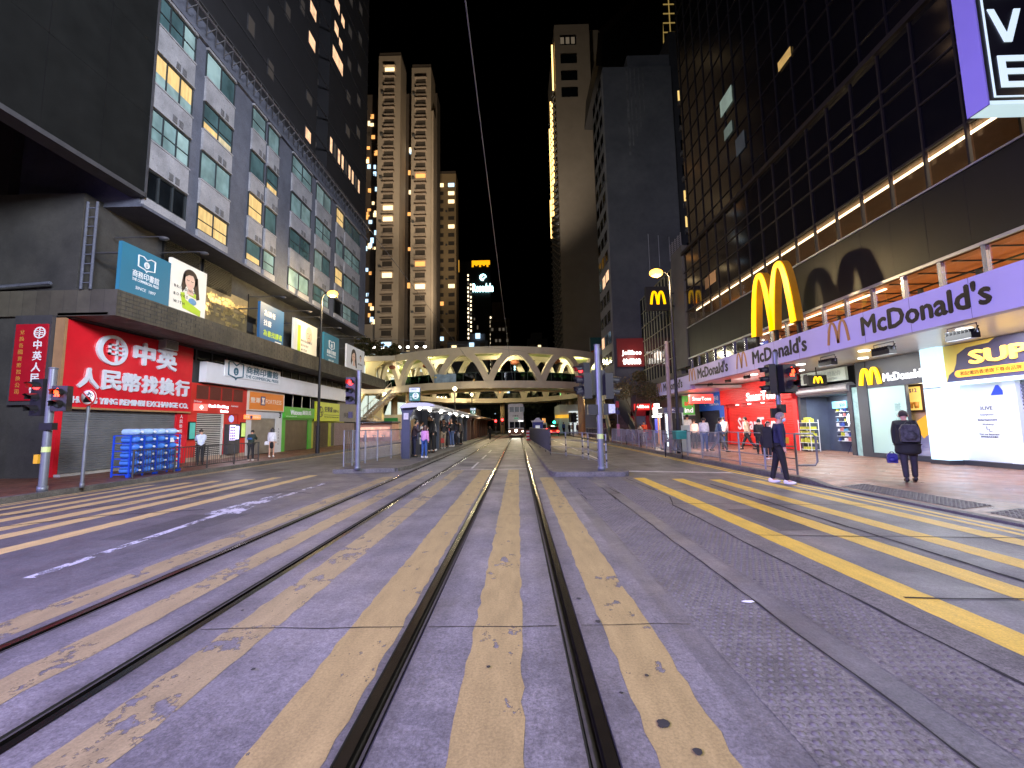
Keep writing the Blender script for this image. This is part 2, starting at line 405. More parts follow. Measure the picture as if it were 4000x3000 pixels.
for x, y, r in ((.66, 2.12, .03), (.47, 3.55, .018), (.55, 3.15, .02), (.7, 2.5, .012), (-.2, 2.6, .012), (.52, 2.35, .01), (-1.6, 2.6, .012), (-2.2, 3.4, .012), (.75, 1.95, .02)):
    b.add([(x+r*(1+random.uniform(-.25, .25))*math.cos(a), y+r*random.uniform(.8, 1.3)*math.sin(a), .0075) for a in [k*math.pi/6 for k in range(12)]], [tuple(range(12))])
struct(b.build('oil_spots', stain))
b = MB()   # repaired rectangles in the road surface
for x0, x1, y0, y1 in ((-7.6, -6.6, 8.8, 10.4), (-5.6, -4.6, 5.6, 7.2), (3.4, 4.2, 5.6, 7.0), (-9.0, -8.2, 13.4, 15.2), (-2.2, -1.5, 15, 16.2)): wob(x0, x1, y0, y1, .0008, amp=.02, b=b)
struct(b.build('road_patches', ground_mat('patch_asphalt', (70, 69, 70), (88, 86, 85), 2, .65, .45)))
b = MB(); b.prism([(0, 0), (.05, -.012), (.085, .004), (.08, .028), (.03, .03), (-.01, .018)], (1.74, 3.42, .016), (1, 0, 0), (0, 1, 0), .002)
tag(b.build('paper_scrap', M('paper_white', (225, 225, 228), .7, 0, 0)), 'scrap of white paper lying on the studded road concrete', 'litter')
# pavements -----------------------------------------------------------
def tile_mat(name, c1, c2, mortar, bw, bh, rough=.42, wet=.2):
    m, nt, bs = _new(name); p = pos(nt)
    br = nt.nodes.new('ShaderNodeTexBrick'); br.inputs['Scale'].default_value = 1
    br.inputs['Brick Width'].default_value = bw; br.inputs['Row Height'].default_value = bh; br.inputs['Mortar Size'].default_value = .006
    br.inputs['Color1'].default_value = lin(c1); br.inputs['Color2'].default_value = lin(c2); br.inputs['Mortar'].default_value = lin(mortar)
    nt.links.new(p, br.inputs['Vector'])
    d = ramp(nt, noise(nt, p, .9, 5, .65), [(.3, (.62, .62, .62, 1)), (.7, (1.1, 1.1, 1.1, 1))])
    nt.links.new(mix(nt, 1, br.outputs[0], d, 'MULTIPLY'), bs.inputs['Base Color'])
    r = ramp(nt, noise(nt, p, 2.2, 4), [(.3, (rough-.16,)*3+(1,)), (.7, (rough+.15,)*3+(1,))]); nt.links.new(r, bs.inputs['Roughness'])
    b1 = nt.nodes.new('ShaderNodeBump'); b1.inputs['Strength'].default_value = .5; b1.inputs['Distance'].default_value = .004
    nt.links.new(br.outputs['Fac'], b1.inputs['Height']); b1.invert = True
    b2 = nt.nodes.new('ShaderNodeBump'); b2.inputs['Strength'].default_value = .35; b2.inputs['Distance'].default_value = .01
    nt.links.new(noise(nt, p, 6, 3), b2.inputs['Height']); nt.links.new(b1.outputs[0], b2.inputs['Normal']); nt.links.new(b2.outputs[0], bs.inputs['Normal'])
    return m
brickpave = tile_mat('brick_paving', (150, 108, 88), (124, 88, 74), (92, 78, 70), .2, .1)
redpave = tile_mat('red_paving', (120, 78, 60), (98, 64, 50), (74, 60, 52), .2, .1, .55)
KR, KL = 6.5, -10.62
def kerb_run(pts, h=.12, w=.16):
    for p, q in zip(pts, pts[1:]):
        L = math.dist(p, q); n = max(1, round(L/.95)); d = Vector((q[0]-p[0], q[1]-p[1], 0))/n
        for k in range(n):
            a = Vector((p[0], p[1], 0)) + d*k; e = a + d*.992
            bb.bar(a+Vector((0, 0, h/2)), e+Vector((0, 0, h/2)), w, h)
b = MB(); b.box(KR+.16, 60, 9.6, 120, -.1, .118); b.box(7.5, 60, -30, 9.6, -.1, .118)   # dropped kerb at the crossing
b.quad((KR+.16, -30, .03), (7.5, -30, .118), (7.5, 9.0, .118), (KR+.16, 9.0, .03)); b.add([(KR+.16, 9.0, .03), (7.5, 9.0, .118), (7.5, 9.6, .118), (KR+.16, 9.6, .118)], [(0, 1, 3), (1, 2, 3)])
struct(b.build('right_pavement', brickpave))
bb = MB(); kerb_run([(KR+.08, -6), (KR+.08, 9.0)], .035); kerb_run([(KR+.08, 9.6), (KR+.08, 70)]); bb.add([(KR, 9, 0), (KR+.16, 9, 0), (KR+.16, 9.6, 0), (KR, 9.6, 0), (KR, 9, .035), (KR+.16, 9, .035), (KR+.16, 9.6, .12), (KR, 9.6, .12)], [(4, 5, 6, 7), (0, 4, 7, 3), (1, 2, 6, 5)]); struct(bb.build('right_kerb', kerbm))
b = MB(); b.box(-60, KL-.16, -30, 120, -.1, .118); struct(b.build('left_pavement', redpave))
bb = MB(); kerb_run([(KL-.08, -6), (KL-.08, 70)]); struct(bb.build('left_kerb', kerbm))
tact = M('tactile_tile', (92, 88, 82), .6, 0, .25, 8)
b = MB()
zs = lambda x: .032+(x-KR-.16)/.84*.088
for x0, x1, y0, y1 in ((6.74, 7.2, 6.55, 8.95), (6.78, 7.3, 3.2, 6.3)):
    b.quad((x0, y0, zs(x0)+.003), (x1, y0, zs(x1)+.003), (x1, y1, zs(x1)+.003), (x0, y1, zs(x0)+.003))
    for i in range(int((x1-x0)/.065)):
        for j in range(int((y1-y0)/.065)):
            x, y = x0+.03+i*.065, y0+.03+j*.065; b.box(x-.014, x+.014, y-.014, y+.014, zs(x)-.004, zs(x)+.01)
struct(b.build('tactile_paving', tact))
# tram stop island (left) and crossing island (right)
def isl(name, poly):
    global bb
    b = MB(); b.prism(poly, (0, 0, .0), (1, 0, 0), (0, 1, 0), .118); struct(b.build(name, island))
    bb = MB(); n = len(poly); kerb_run([poly[i] for i in range(n)] + [poly[0]], .125, .15); struct(bb.build(name.replace('island', 'island_kerb'), kerbm))
isl('stop_island', [(-5.85, 13.35), (-4.0, 13.6), (-3.78, 14.4), (-3.72, 80), (-5.9, 80), (-6.0, 14.1)])
isl('crossing_island', [(1.02, 11.75), (2.9, 11.5), (3.0, 11.8), (2.75, 16), (2.0, 22), (1.55, 40), (1.5, 62), (.78, 62), (.85, 30), (.95, 12.2)])
# ================================================================ LEFT CORNER BUILDING
concrete_d = ground_mat('dark_concrete', (46, 46, 47), (66, 65, 63), 1.2, .85, .3)
concrete_m = ground_mat('grey_concrete', (76, 80, 93), (92, 96, 110), 1.2, .8, .3)
panel_w = ground_mat('white_spandrel', (132, 133, 139), (158, 158, 164), 2.2, .55, .3)
black_m = M('black_metal', (24, 24, 26), .5, .3, .15, 5)
grey_metal = M('galvanised_metal', (150, 156, 165), .42, .5, .18, 6)
alu = M('aluminium', (170, 172, 176), .4, .7, .1, 8)
dark_grey = M('dark_grey_paint', (60, 60, 64), .6, 0, .2, 4)
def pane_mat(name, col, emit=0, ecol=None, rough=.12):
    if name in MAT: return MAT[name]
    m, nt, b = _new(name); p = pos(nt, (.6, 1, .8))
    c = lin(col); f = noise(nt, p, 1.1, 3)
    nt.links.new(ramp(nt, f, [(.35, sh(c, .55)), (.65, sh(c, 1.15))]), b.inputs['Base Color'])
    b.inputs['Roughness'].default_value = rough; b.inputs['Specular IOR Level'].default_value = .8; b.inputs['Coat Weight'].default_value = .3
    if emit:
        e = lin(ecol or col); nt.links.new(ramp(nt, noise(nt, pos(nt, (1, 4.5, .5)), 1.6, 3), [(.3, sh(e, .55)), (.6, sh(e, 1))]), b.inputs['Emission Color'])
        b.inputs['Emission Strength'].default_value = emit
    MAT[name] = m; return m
teal = pane_mat('teal_glass', (128, 156, 156), .06, (126, 162, 160)); teal2 = pane_mat('pale_teal_glass', (146, 172, 170), .1, (140, 176, 172)); teal3 = pane_mat('deep_teal_glass', (74, 100, 104), .02, (90, 130, 130)); dkglass = pane_mat('dark_glass', (16, 20, 24))  # reflections and curtains painted into the pane tones, with a faint glow added
litw = pane_mat('warm_lit_window', (150, 130, 90), .75, (255, 214, 140)); litc = pane_mat('cream_lit_window', (160, 150, 120), .5, (255, 236, 190))
winfr = M('window_frame', (46, 52, 56), .5, .2, .1, 5)
bld = thing('commercial_building', 'grey commercial block with teal windows above the red exchange shop', 'building', (-14, 12.3, 0))
b = MB()
b.box(-40, -14.02, 12.25, 36, 0.118, 4.95); b.box(-40, -13.6, 12.3, 34, 4.95, 9.0)
b.build('podium_wall', concrete_d, bld)
b = MB(); b.box(-40, -12.42, 12.9, 33.2, 8.95, 17.75); b.box(-40, -12.3, 12.9, 33.2, 8.85, 8.95); b.box(-12.5, -12.28, 12.9, 33.2, 17.0, 17.2); b.box(-40, -12.45, 12.9, 33.2, 17.75, 17.95)
b.build('upper_wall', concrete_m, bld)
b = MB()   # brick parapet over the canopy
b.box(-14, -12.2, 12.2, 38, 4.98, 5.08); b.box(-12.45, -12.2, 12.2, 38, 5.08, 5.8); b.box(-40, -12.45, 12.2, 12.45, 5.0, 5.8)
b.build('canopy_parapet', tile_mat('parapet_tile', (84, 80, 70), (72, 68, 60), (52, 50, 46), .42, .13, .7), bld)
# the tile pattern runs on x/y; give the parapet a matching vertical pattern with thin ribs
b = MB()
for k in range(6): b.box(-12.203, -12.188, 12.2, 38, 5.08+k*.13, 5.086+k*.13)
for j in range(60):
    for k in range(5): y = 12.3+j*.43+(k % 2)*.21; b.box(-12.203, -12.19, y, y+.008, 5.086+k*.13, 5.2+k*.13)
b.build('parapet_joints', dark_grey, bld)
b = MB()   # patterned podium wall panel with small golden blocks
gold = M('gold_tile', (172, 150, 96), .35, .3, .4, 3); b.box(-13.6, -13.56, 15.7, 20.3, 5.1, 7.9)
b.m = 1
for k in range(150):
    y = 15.8+random.random()*4.3; z = 7.5-abs(random.gauss(0, .62)); w = random.uniform(.08, .26)
    if z > 5.6: d_ = random.uniform(.008, .05); b.box(-13.56, -13.56+d_, y, y+w, z, z+random.uniform(.07, .14))
b.build('tiled_panel', [M('ochre_tile', (120, 106, 76), .6, 0, .35, 2.5), gold], bld)
b = MB()
for y0 in (15.2, 17.2):
    b.box(-13.6, -13.5, y0, y0+1.8, 7.75, 8.85)
    for k in range(14): b.bar((-13.48, y0+.05, 7.8+k*.075), (-13.48, y0+1.75, 7.8+k*.075), .06, .02)
b.build('louvre', black_m, bld)
for y0, y1, z0, z1 in ((20.35, 21.0, 6.9, 8.3), (20.3, 20.9, 5.3, 6.4), (21.5, 22.3, 5.3, 7.2), (25.1, 25.8, 5.3, 7.5), (28.4, 29.2, 5.4, 7.6)):
    b = MB(); b.box(-13.6, -13.55, y0, y1, z0, z1); b.build('dark_opening', black_m, bld)
# windows of the upper block
bays = [(12.97, 14.72, 3), (15.31, 16.97, 2), (18.24, 19.27, 1), (19.51, 20.44, 1), (21.75, 23.92, 2), (24.54, 26.58, 2), (27.42, 28.62, 1), (28.84, 31.71, 2)]
rows = [(9.28, 10.28), (11.38, 12.52), (13.5, 14.62), (15.74, 16.85)]
lit = {(0, 2): 1, (1, 0): 1, (2, 1): 1, (2, 0): 3, (3, 2): 3, (6, 1): 1, (6, 3): 1, (6, 0): 2, (1, 2): 3}
rv = MB()
for y0, y1, n in bays:
    for k in range(-1, 4):
        b = MB()
        if k < 0: b.box(-12.42, -12.32, y0, y1, 8.95, rows[0][0]-.03)
        else:
            z1 = rows[k][1]; top = rows[k+1][0]-.03 if k < 3 else 16.98
            b.box(-12.42, -12.33, y0, y1, z1+.05, top-.03); b.box(-12.42, -12.30, y0-.02, y1+.02, z1+.03, z1+.08); b.box(-12.42, -12.30, y0-.02, y1+.02, top-.06, top)
            for q in range(1, n+1): yq = y0+(y1-y0)*q/(n+1); b.box(-12.335, -12.326, yq-.006, yq+.006, z1+.08, top-.06)
        b.build('spandrel_panel', panel_w, bld)
        if k >= 0:
            for q in (.1, .38):
                m_ = (y0+y1)/2+q; b = MB(); b.box(-12.33, -12.31, m_-.09, m_+.09, z1+.12, z1+.38); [b.box(-12.31, -12.3, m_-.08, m_+.08, z1+.14+j*.06, z1+.16+j*.06) for j in range(4)]; b.build('vent_grille', M('vent_grey', (98, 98, 102), .6, 0, .2, 8), bld)
for i, (y0, y1, n) in enumerate(bays):
    for k, (z0, z1) in enumerate(rows):
        w = MB(); t = .028
        w.box(-12.46, -12.36, y0, y1, z0, z0+t); w.box(-12.46, -12.36, y0, y1, z1-t, z1)
        for q in range(n+1): y = y0+(y1-y0)*q/n; w.box(-12.46, -12.36, y-t/2, y+t/2, z0, z1)
        if (i+k) % 2: w.box(-12.45, -12.37, y0, y1, z0+(z1-z0)*.42, z0+(z1-z0)*.42+.025)
        fr = w.build('window', winfr, bld)
        L = lit.get((i, k), 0)
        for q in range(n):
            ya, yb = y0+(y1-y0)*q/n+t/2, y0+(y1-y0)*(q+1)/n-t/2
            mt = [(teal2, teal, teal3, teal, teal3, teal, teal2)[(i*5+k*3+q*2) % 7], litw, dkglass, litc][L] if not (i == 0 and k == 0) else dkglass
            if (i, k) in ((2, 0), (3, 2), (1, 2)):
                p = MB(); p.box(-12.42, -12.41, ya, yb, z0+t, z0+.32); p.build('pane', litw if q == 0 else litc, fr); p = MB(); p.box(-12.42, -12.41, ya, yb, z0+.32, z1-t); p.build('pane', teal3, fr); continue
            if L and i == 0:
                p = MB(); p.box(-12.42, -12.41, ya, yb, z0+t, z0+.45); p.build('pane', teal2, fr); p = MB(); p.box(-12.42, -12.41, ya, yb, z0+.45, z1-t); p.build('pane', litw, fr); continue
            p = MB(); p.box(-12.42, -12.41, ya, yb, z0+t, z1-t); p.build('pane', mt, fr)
# blank cladding screen hung beyond the corner, with its steel brace
sc_ = thing('billboard_screen', 'huge blank dark billboard panel hung on the corner of the teal windowed block', 'billboard', (-12.3, 10, 10))
b = MB(); b.box(-12.62, -12.25, -2, 12.88, 9.3, 34); b.build('panel', M('screen_black', (24, 25, 25), .85, 0, .2, 1.6, 0, .08), sc_)
for k in range(9): b = MB(); b.box(-12.25, -12.246, -1+k*1.55, -.985+k*1.55, 9.3, 34); b.build('panel_joint', black_m, sc_)
for k in range(8): b = MB(); b.box(-12.25, -12.246, -2, 12.88, 12+k*2.6, 12.015+k*2.6); b.build('panel_joint', black_m, sc_)
b = MB(); b.box(-12.7, -12.2, -2, 12.9, 9.16, 9.3); b.box(-12.64, -12.2, 12.88, 12.93, 9.16, 34); b.build('edge_frame', dark_grey, sc_)
for y in (5, 9.2): b = MB(); b.bar((-12.5, y, 9.1), (-15.5, y+.5, 6.4), .06, .06); b.build('brace', M('brace_grey', (70, 70, 74), .7, .2, .2, 4), sc_)
# rooftop gutter rail
b = MB()
for z in (17.98, 18.25): b.bar((-12.2, 12.9, z), (-12.2, 33.2, z), .05, .05)
for k in range(40): y = 13+k*.5; b.bar((-12.2, y, 17.2), (-12.2, y, 18.25), .03, .03); b.bar((-12.2, y, 17.3), (-11.95, y+.2, 17.7), .03, .03)
b.build('roof_railing', dark_grey, bld)
# pipes on the side wall
b = MB(); b.tube([(-17.6, 12.1, 4.9), (-17.6, 12.1, 6.1)], .06); b.tube([(-17.6, 12.1, 5.3), (-16.2, 12.1, 5.3), (-16.2, 12.1, 5.9), (-14.2, 12.1, 6.0)], .05)
b.tube([(-13.3, 12.15, 5.8), (-13.3, 12.15, 8.6)], .04); b.tube([(-13.0, 12.15, 5.8), (-13.0, 12.15, 8.6)], .04)
for k in range(9): b.bar((-13.3, 12.15, 6+k*.3), (-13.0, 12.15, 6+k*.3), .03, .03)
b.build('wall_pipes', concrete_m, bld)
# ------------------------------------------------- posters on the canopy
tealp = M('poster_teal', (44, 112, 138), .5, 0, .06, 1); cream = M('poster_cream', (232, 228, 214), .55, 0, .05, 2); bluep = M('poster_blue', (40, 92, 140), .5, 0, .06, 1)
ink = M('ink_black', (34, 32, 34), .6, 0, 0); skin_p = M('printed_skin', (222, 186, 164), .6, 0, .06, 3); lime = M('printed_lime', (178, 206, 52), .6, 0, .1, 2); hair_p = M('printed_hair', (52, 40, 36), .6, 0, .2, 6)
whitel = M('white_letter', (226, 230, 232), .5, 0, 0); bluedk = M('printed_blue', (96, 150, 190), .6, 0, .1, 3); pinkp = M('printed_blush', (226, 170, 160), .6, 0, 0)
PXF = -12.28
def board(name, label, y0, y1, z0, z1, m, cat='poster'):
    t = thing(name, label, cat, (PXF, y0, z0)); b = MB(); b.box(PXF-.12, PXF, y0, y1, z0, z1); b.build('panel', m, t)
    b = MB()
    for y in (y0+.2, y1-.2): b.bar((PXF-.12, y, z1-.3), (PXF-1.2, y, z1-.3), .05, .05); b.bar((PXF-.14, y, 5.1), (PXF-.14, y, z1), .06, .06)
    b.build('bracket', dark_grey, t)
    nl = max(1, int((y1-y0)/1.2))
    for k in range(nl):
        b = MB(); y = y0+(y1-y0)*(k+.5)/nl; b.bar((-13.5, y, z1+.55), (PXF+.45, y, z1+.55), .03, .03); b.ball((PXF+.5, y, z1+.48), (.16, .12, .07), 10, 6); b.build('picture_light', dark_grey, t)
    return t
def book_logo(t, yc, zc, w, X, m, name='logo'):
    o = (X, yc, zc); s = w/2; b = MB()
    b.strip([(-s, s*.62), (-s*.98, -s*.55), (-s*.12, -s*.72), (0, -s*.9), (s*.12, -s*.72), (s*.98, -s*.55), (s, s*.62)], s*.06, o, UL, VL, .02)
    b.strip([(-s, s*.62), (-s*.45, s*.66), (0, s*.38), (s*.45, s*.66), (s, s*.62)], s*.05, o, UL, VL, .02)
    b.strip([(s*.25*math.cos(a), -s*.15+s*.3*math.sin(a)) for a in [k*math.pi/8 for k in range(16)]], s*.06, o, UL, VL, .02, True)
    for z in (-.22, -.1, .02): b.strip([(-s*.18, s*z), (s*.18, s*z)], s*.035, o, UL, VL, .02)
    b.build(name, m, t)
t1 = board('shop_poster', 'teal poster with open book emblem above the red shop sign', 12.32, 14.15, 5.8, 7.4, tealp)
book_logo(t1, 13.2, 6.98, .62, PXF, whitel)
text('lettering', '商務印書館', (PXF, 12.72, 6.42), UL, VL, .98, .23, whitel, t1, .01); text('lettering', 'THE COMMERCIAL PRESS', (PXF, 12.72, 6.29), UL, VL, .98, .09, whitel, t1, .01); text('lettering', 'SINCE  1897', (PXF, 12.86, 6.03), UL, VL, .74, .1, whitel, t1)
def girl(t, yc, z0, s, X, long=True, flip=1):
    b = MB(); o = (X, yc, z0); e = lambda cx, cz, rx, rz, n=22: [(cx+rx*math.cos(2*math.pi*k/n), cz+rz*math.sin(2*math.pi*k/n)) for k in range(n)]
    b.m = 0; b.prism(e(0, .74*s, .3*s, .3*s), o, UL, VL, .004)
    if long: b.prism([(-.3*s, .8*s), (-.36*s, .4*s), (-.3*s, .2*s), (-.12*s, .5*s), (.12*s, .5*s), (.3*s, .1*s), (.42*s, .15*s), (.3*s, .85*s)], o, UL, VL, .004)
    b.m = 1; b.prism(e(-.02*s, .64*s, .2*s, .26*s), (X+.005, yc, z0), UL, VL, .004); b.prism([(-.08*s, .45*s), (.1*s, .45*s), (.16*s, .2*s), (-.12*s, .2*s)], (X+.005, yc, z0), UL, VL, .003)
    b.m = 0; b.prism([(-.24*s, .72*s), (-.2*s, .95*s), (.02*s, 1.02*s), (.2*s, .92*s), (.22*s, .66*s), (.1*s, .86*s), (-.08*s, .84*s)], (X+.01, yc, z0), UL, VL, .004)
    for q in (-.1, .07): b.strip([((q-.05)*s, .66*s), (q*s, .64*s), ((q+.05)*s, .66*s)], .008*s, (X+.01, yc, z0), UL, VL, .003)
    b.m = 2; b.strip([(-.08*s, .52*s), (-.01*s, .485*s), (.07*s, .52*s)], .014*s, (X+.01, yc, z0), UL, VL, .003)
    b.build('portrait', [hair_p, skin_p, pinkp], t)
t2 = board('shop_poster', 'cream poster of a smiling long haired girl holding a bowl', 14.17, 15.85, 5.8, 7.64, cream)
girl(t2, 15.05, 6.3, 1.15, PXF)
b = MB(); b.prism([(14.75, 5.95), (15.6, 5.82), (15.62, 6.05), (14.85, 6.3), (14.8, 6.55), (14.62, 6.5)], (PXF, 0, 0), UL, VL, .006); b.prism([(15.0, 6.5), (15.35, 6.45), (15.35, 6.62), (15.05, 6.66)], (PXF, 0, 0), UL, VL, .006); b.build('printed_shirt', lime, t2)
b = MB(); b.ball((PXF, 15.2, 6.3), (.012, .2, .13), 14, 8); b.build('printed_bowl', bluedk, t2)
for s_, z in (('B R I D G I N G', 6.62), ('B O O K S', 6.34), ('W I T H', 6.06)): text('lettering', s_, (PXF+.012, 14.32, z), UL, VL, None, .1, ink, t2, .005)
t3 = board('shop_poster', 'blue poster with white and lime Chinese slogan on the canopy', 19.32, 21.33, 5.7, 7.6, bluep)
for s_, z, m_ in (('為讀者', 6.98, whitel), ('找書', 6.5, whitel), ('為書找讀者', 6.0, lime)): text('lettering', s_, (PXF, 19.62, z), UL, VL, None, .3, m_, t3, .015)
b = MB(); b.box(PXF, PXF+.01, 20.6, 21.15, 5.84, 5.88); b.build('underline', whitel, t3)
t4 = board('shop_poster', 'pale cream poster with a bald old face and lime stripe', 22.35, 24.98, 5.65, 7.6, cream)
b = MB(); e_ = [(.36*math.cos(2*math.pi*k/20), .48*math.sin(2*math.pi*k/20)) for k in range(20)]; b.prism(e_, (PXF, 24.0, 6.95), UL, VL, .006)
b.m = 1; [b.strip([(q-.07, .05), (q+.07, .06)], .012, (PXF+.006, 24.0, 6.95), UL, VL, .004) for q in (-.15, .14)]; b.strip([(-.12, -.22), (.1, -.2)], .015, (PXF+.006, 24.0, 6.95), UL, VL, .004); b.strip([(0, 0), (.04, -.1), (-.02, -.11)], .01, (PXF+.006, 24, 6.95), UL, VL, .004)
b.build('portrait', [skin_p, hair_p], t4)
b = MB(); b.box(PXF, PXF+.008, 22.75, 23.05, 5.8, 7.3); b.build('printed_stripe', lime, t4)
for s_, z in (('B R I D G I N G', 6.42), ('B O O K S', 6.15), ('W I T H', 5.88)): text('lettering', s_, (PXF+.012, 23.1, z), UL, VL, None, .13, ink, t4, .005)
t5 = board('shop_poster', 'blue book emblem poster between two portrait posters', 25.9, 28.12, 5.55, 7.6, tealp)
book_logo(t5, 27.0, 6.95, .75, PXF, whitel); text('lettering', '商務印書館', (PXF, 26.35, 6.3), UL, VL, 1.3, .28, whitel, t5, .01); text('lettering', 'THE COMMERCIAL PRESS', (PXF, 26.35, 6.14), UL, VL, 1.3, .1, whitel, t5); text('lettering', 'SINCE 1897', (PXF, 26.6, 5.85), UL, VL, .8, .1, whitel, t5)
t6 = board('shop_poster', 'white poster of a long haired woman at the far canopy end', 29.45, 32.9, 5.5, 7.55, M('poster_white', (222, 224, 230), .55, 0, .04, 2))
girl(t6, 30.75, 5.8, 1.5, PXF); girl(t6, 32.1, 6.5, .6, PXF, False); text('lettering', 'BRIDGING', (PXF+.01, 31.55, 6.3), UL, VL, .9, .13, ink, t6)
# ------------------------------------------------- shops at street level, X = -14
def shutter(b, X, y0, y1, z0, z1, nx=1, pitch=.075):
    n = int((z1-z0)/pitch); pts = []
    for k in range(n):
        z = z0+k*pitch
        for dz, dx in ((0, 0), (.012, .022), (.045, .022), (.06, 0)): pts.append((X+nx*dx, z+dz))
    pts.append((X, z1)); vs = []; fs = []
    for x, z in pts: vs += [(x, y0, z), (x, y1, z)]
    fs = [(2*i, 2*i+1, 2*i+3, 2*i+2) for i in range(len(pts)-1)]; return b.add(vs, fs)
shut_g = M('shutter_grey', (118, 122, 128), .5, .35, .2, 1.5); shut_b = M('shutter_brown', (112, 100, 84), .4, .5, .2, 2); shut_l = M('shutter_light', (160, 154, 146), .42, .5, .2, 2)
red_p = M('red_sign', (205, 32, 44), .18, 0, .12, 1.2); red_d = M('red_trim', (160, 22, 32), .5, 0, .15, 2); silver = M('silver_letter', (214, 220, 232), .35, .1, .05, 6)
XS = -14.0
sg = thing('shop_sign', 'large glossy red exchange sign with raised silver characters', 'sign', (XS, 12.3, 2.2))
b = MB(); b.box(XS-.05, XS+.22, 12.3, 17.28, 2.23, 4.92); b.build('panel', red_p, sg)
b = MB(); b.box(XS-.05, XS+.24, 12.22, 12.3, 2.2, 4.94); b.box(XS-.05, XS+.24, 12.22, 17.3, 2.17, 2.23); b.build('edge_trim', M('brass_trim', (190, 150, 110), .4, .5, .1, 4), sg)
XR = XS+.22
ring = lambda r, n=28, cx=0, cz=0: [(cx+r*math.cos(2*math.pi*k/n), cz+r*math.sin(2*math.pi*k/n)) for k in range(n)]
b = MB(); b.strip(ring(.46), .05, (XR, 13.75, 4.2), UL, VL, .08, True)
b.prism([(-.5*math.cos(a), .5*math.sin(a)) for a in [-1.9+.19*k for k in range(21)]] + [(.1-.42*math.cos(a), .42*math.sin(a)) for a in [1.5-.15*k for k in range(21)]], (XR, 13.7, 4.2), UL, VL, .07)
b.box(XR, XR+.06, 13.62, 14.18, 4.36, 4.42); b.box(XR, XR+.06, 13.62, 14.18, 4.05, 4.11); b.box(XR, XR+.06, 13.62, 13.68, 4.05, 4.42); b.box(XR, XR+.06, 14.12, 14.18, 4.05, 4.42); b.box(XR, XR+.06, 13.87, 13.93, 3.82, 4.6); b.box(XR, XR+.06, 13.62, 14.18, 4.21, 4.26)
b.build('emblem', silver, sg)
text('lettering', '中', (XR, 14.55, 3.88), UL, VL, .8, .78, silver, sg, .035, .07); text('lettering', '英', (XR, 15.52, 3.83), UL, VL, .85, .8, silver, sg, .035, .07)
for k, ch in enumerate('人民幣找換行'): text('lettering', ch, (XR, 12.72+k*.745, 2.86), UL, VL, .64, .62, silver, sg, .035, .06)
text('lettering', 'CHUNG YING REMINBI EXCHANGE CO.', (XR, 12.42, 2.36), UL, VL, 4.7, .2, silver, sg, .025, .04)
s2 = thing('shop_sign', 'narrow upright red sign with white characters facing the crossing', 'sign', (-14.6, 12.2, 2.3))
b = MB(); b.box(-15.1, -14.12, 12.08, 12.2, 2.4, 4.72); b.build('panel', M('red_panel', (165, 24, 40), .35, 0, .12, 1.5), s2)
b = MB(); b.box(-15.2, -14.06, 12.12, 12.24, 2.28, 5.0); b.build('frame', dark_grey, s2)
b = MB(); b.strip(ring(.16), .02, (-14.35, 12.08, 4.45), UC, VL, .01, True); b.box(-14.46, -14.24, 12.06, 12.08, 4.43, 4.46); b.box(-14.36, -14.34, 12.06, 12.08, 4.32, 4.58); b.box(-14.46, -14.24, 12.06, 12.08, 4.5, 4.52); b.box(-14.46, -14.24, 12.06, 12.08, 4.38, 4.4); b.build('emblem', whitel, s2)
for k, ch in enumerate('中英人民幣'): text('lettering', ch, (-14.5, 12.08, 3.95-k*.34), UC, VL, None, .27, whitel, s2, .02)
for k, ch in enumerate('兌換各國貨幣找換公司'): text('lettering', ch, (-14.95, 12.08, 4.4-k*.2), UC, VL, None, .14, M('gold_letter', (190, 130, 60), .5, 0, 0), s2, .01)
def shop(label, y0, y1, parts):
    t = thing('shopfront', label, 'shopfront', (XS, y0, .12)); parts(t); return t
def p_ex(t):
    b = MB(); shutter(b, XS+.02, 12.5, 16.75, .2, 2.17); b.build('roller_shutter', shut_g, t)
    b = MB(); b.box(XS-.05, XS+.1, 12.36, 12.5, .12, 2.2); b.build('red_pillar', red_p, t); b = MB(); b.box(XS-.05, XS+.12, 16.75, 17.3, .12, 2.2); b.build('red_pillar', red_p, t)
    b = MB(); b.box(XS-.05, XS+.3, 12.4, 16.75, .1, .19); b.build('doorstep', M('pale_stone', (168, 166, 162), .6, 0, .15, 3), t)
    for k, ch in enumerate('人民幣美金日元台幣'): text('lettering', ch, (XS+.12, 16.9, 1.95-k*.2), UL, VL, None, .15, silver, t)
shop('closed grey shutter under the big red exchange sign', 12.4, 17.3, p_ex)
red_b = M('red_bank', (196, 40, 34), .5, 0, .1, 1.5); orange_b = M('orange_panel', (206, 78, 40), .5, 0, .1, 2)
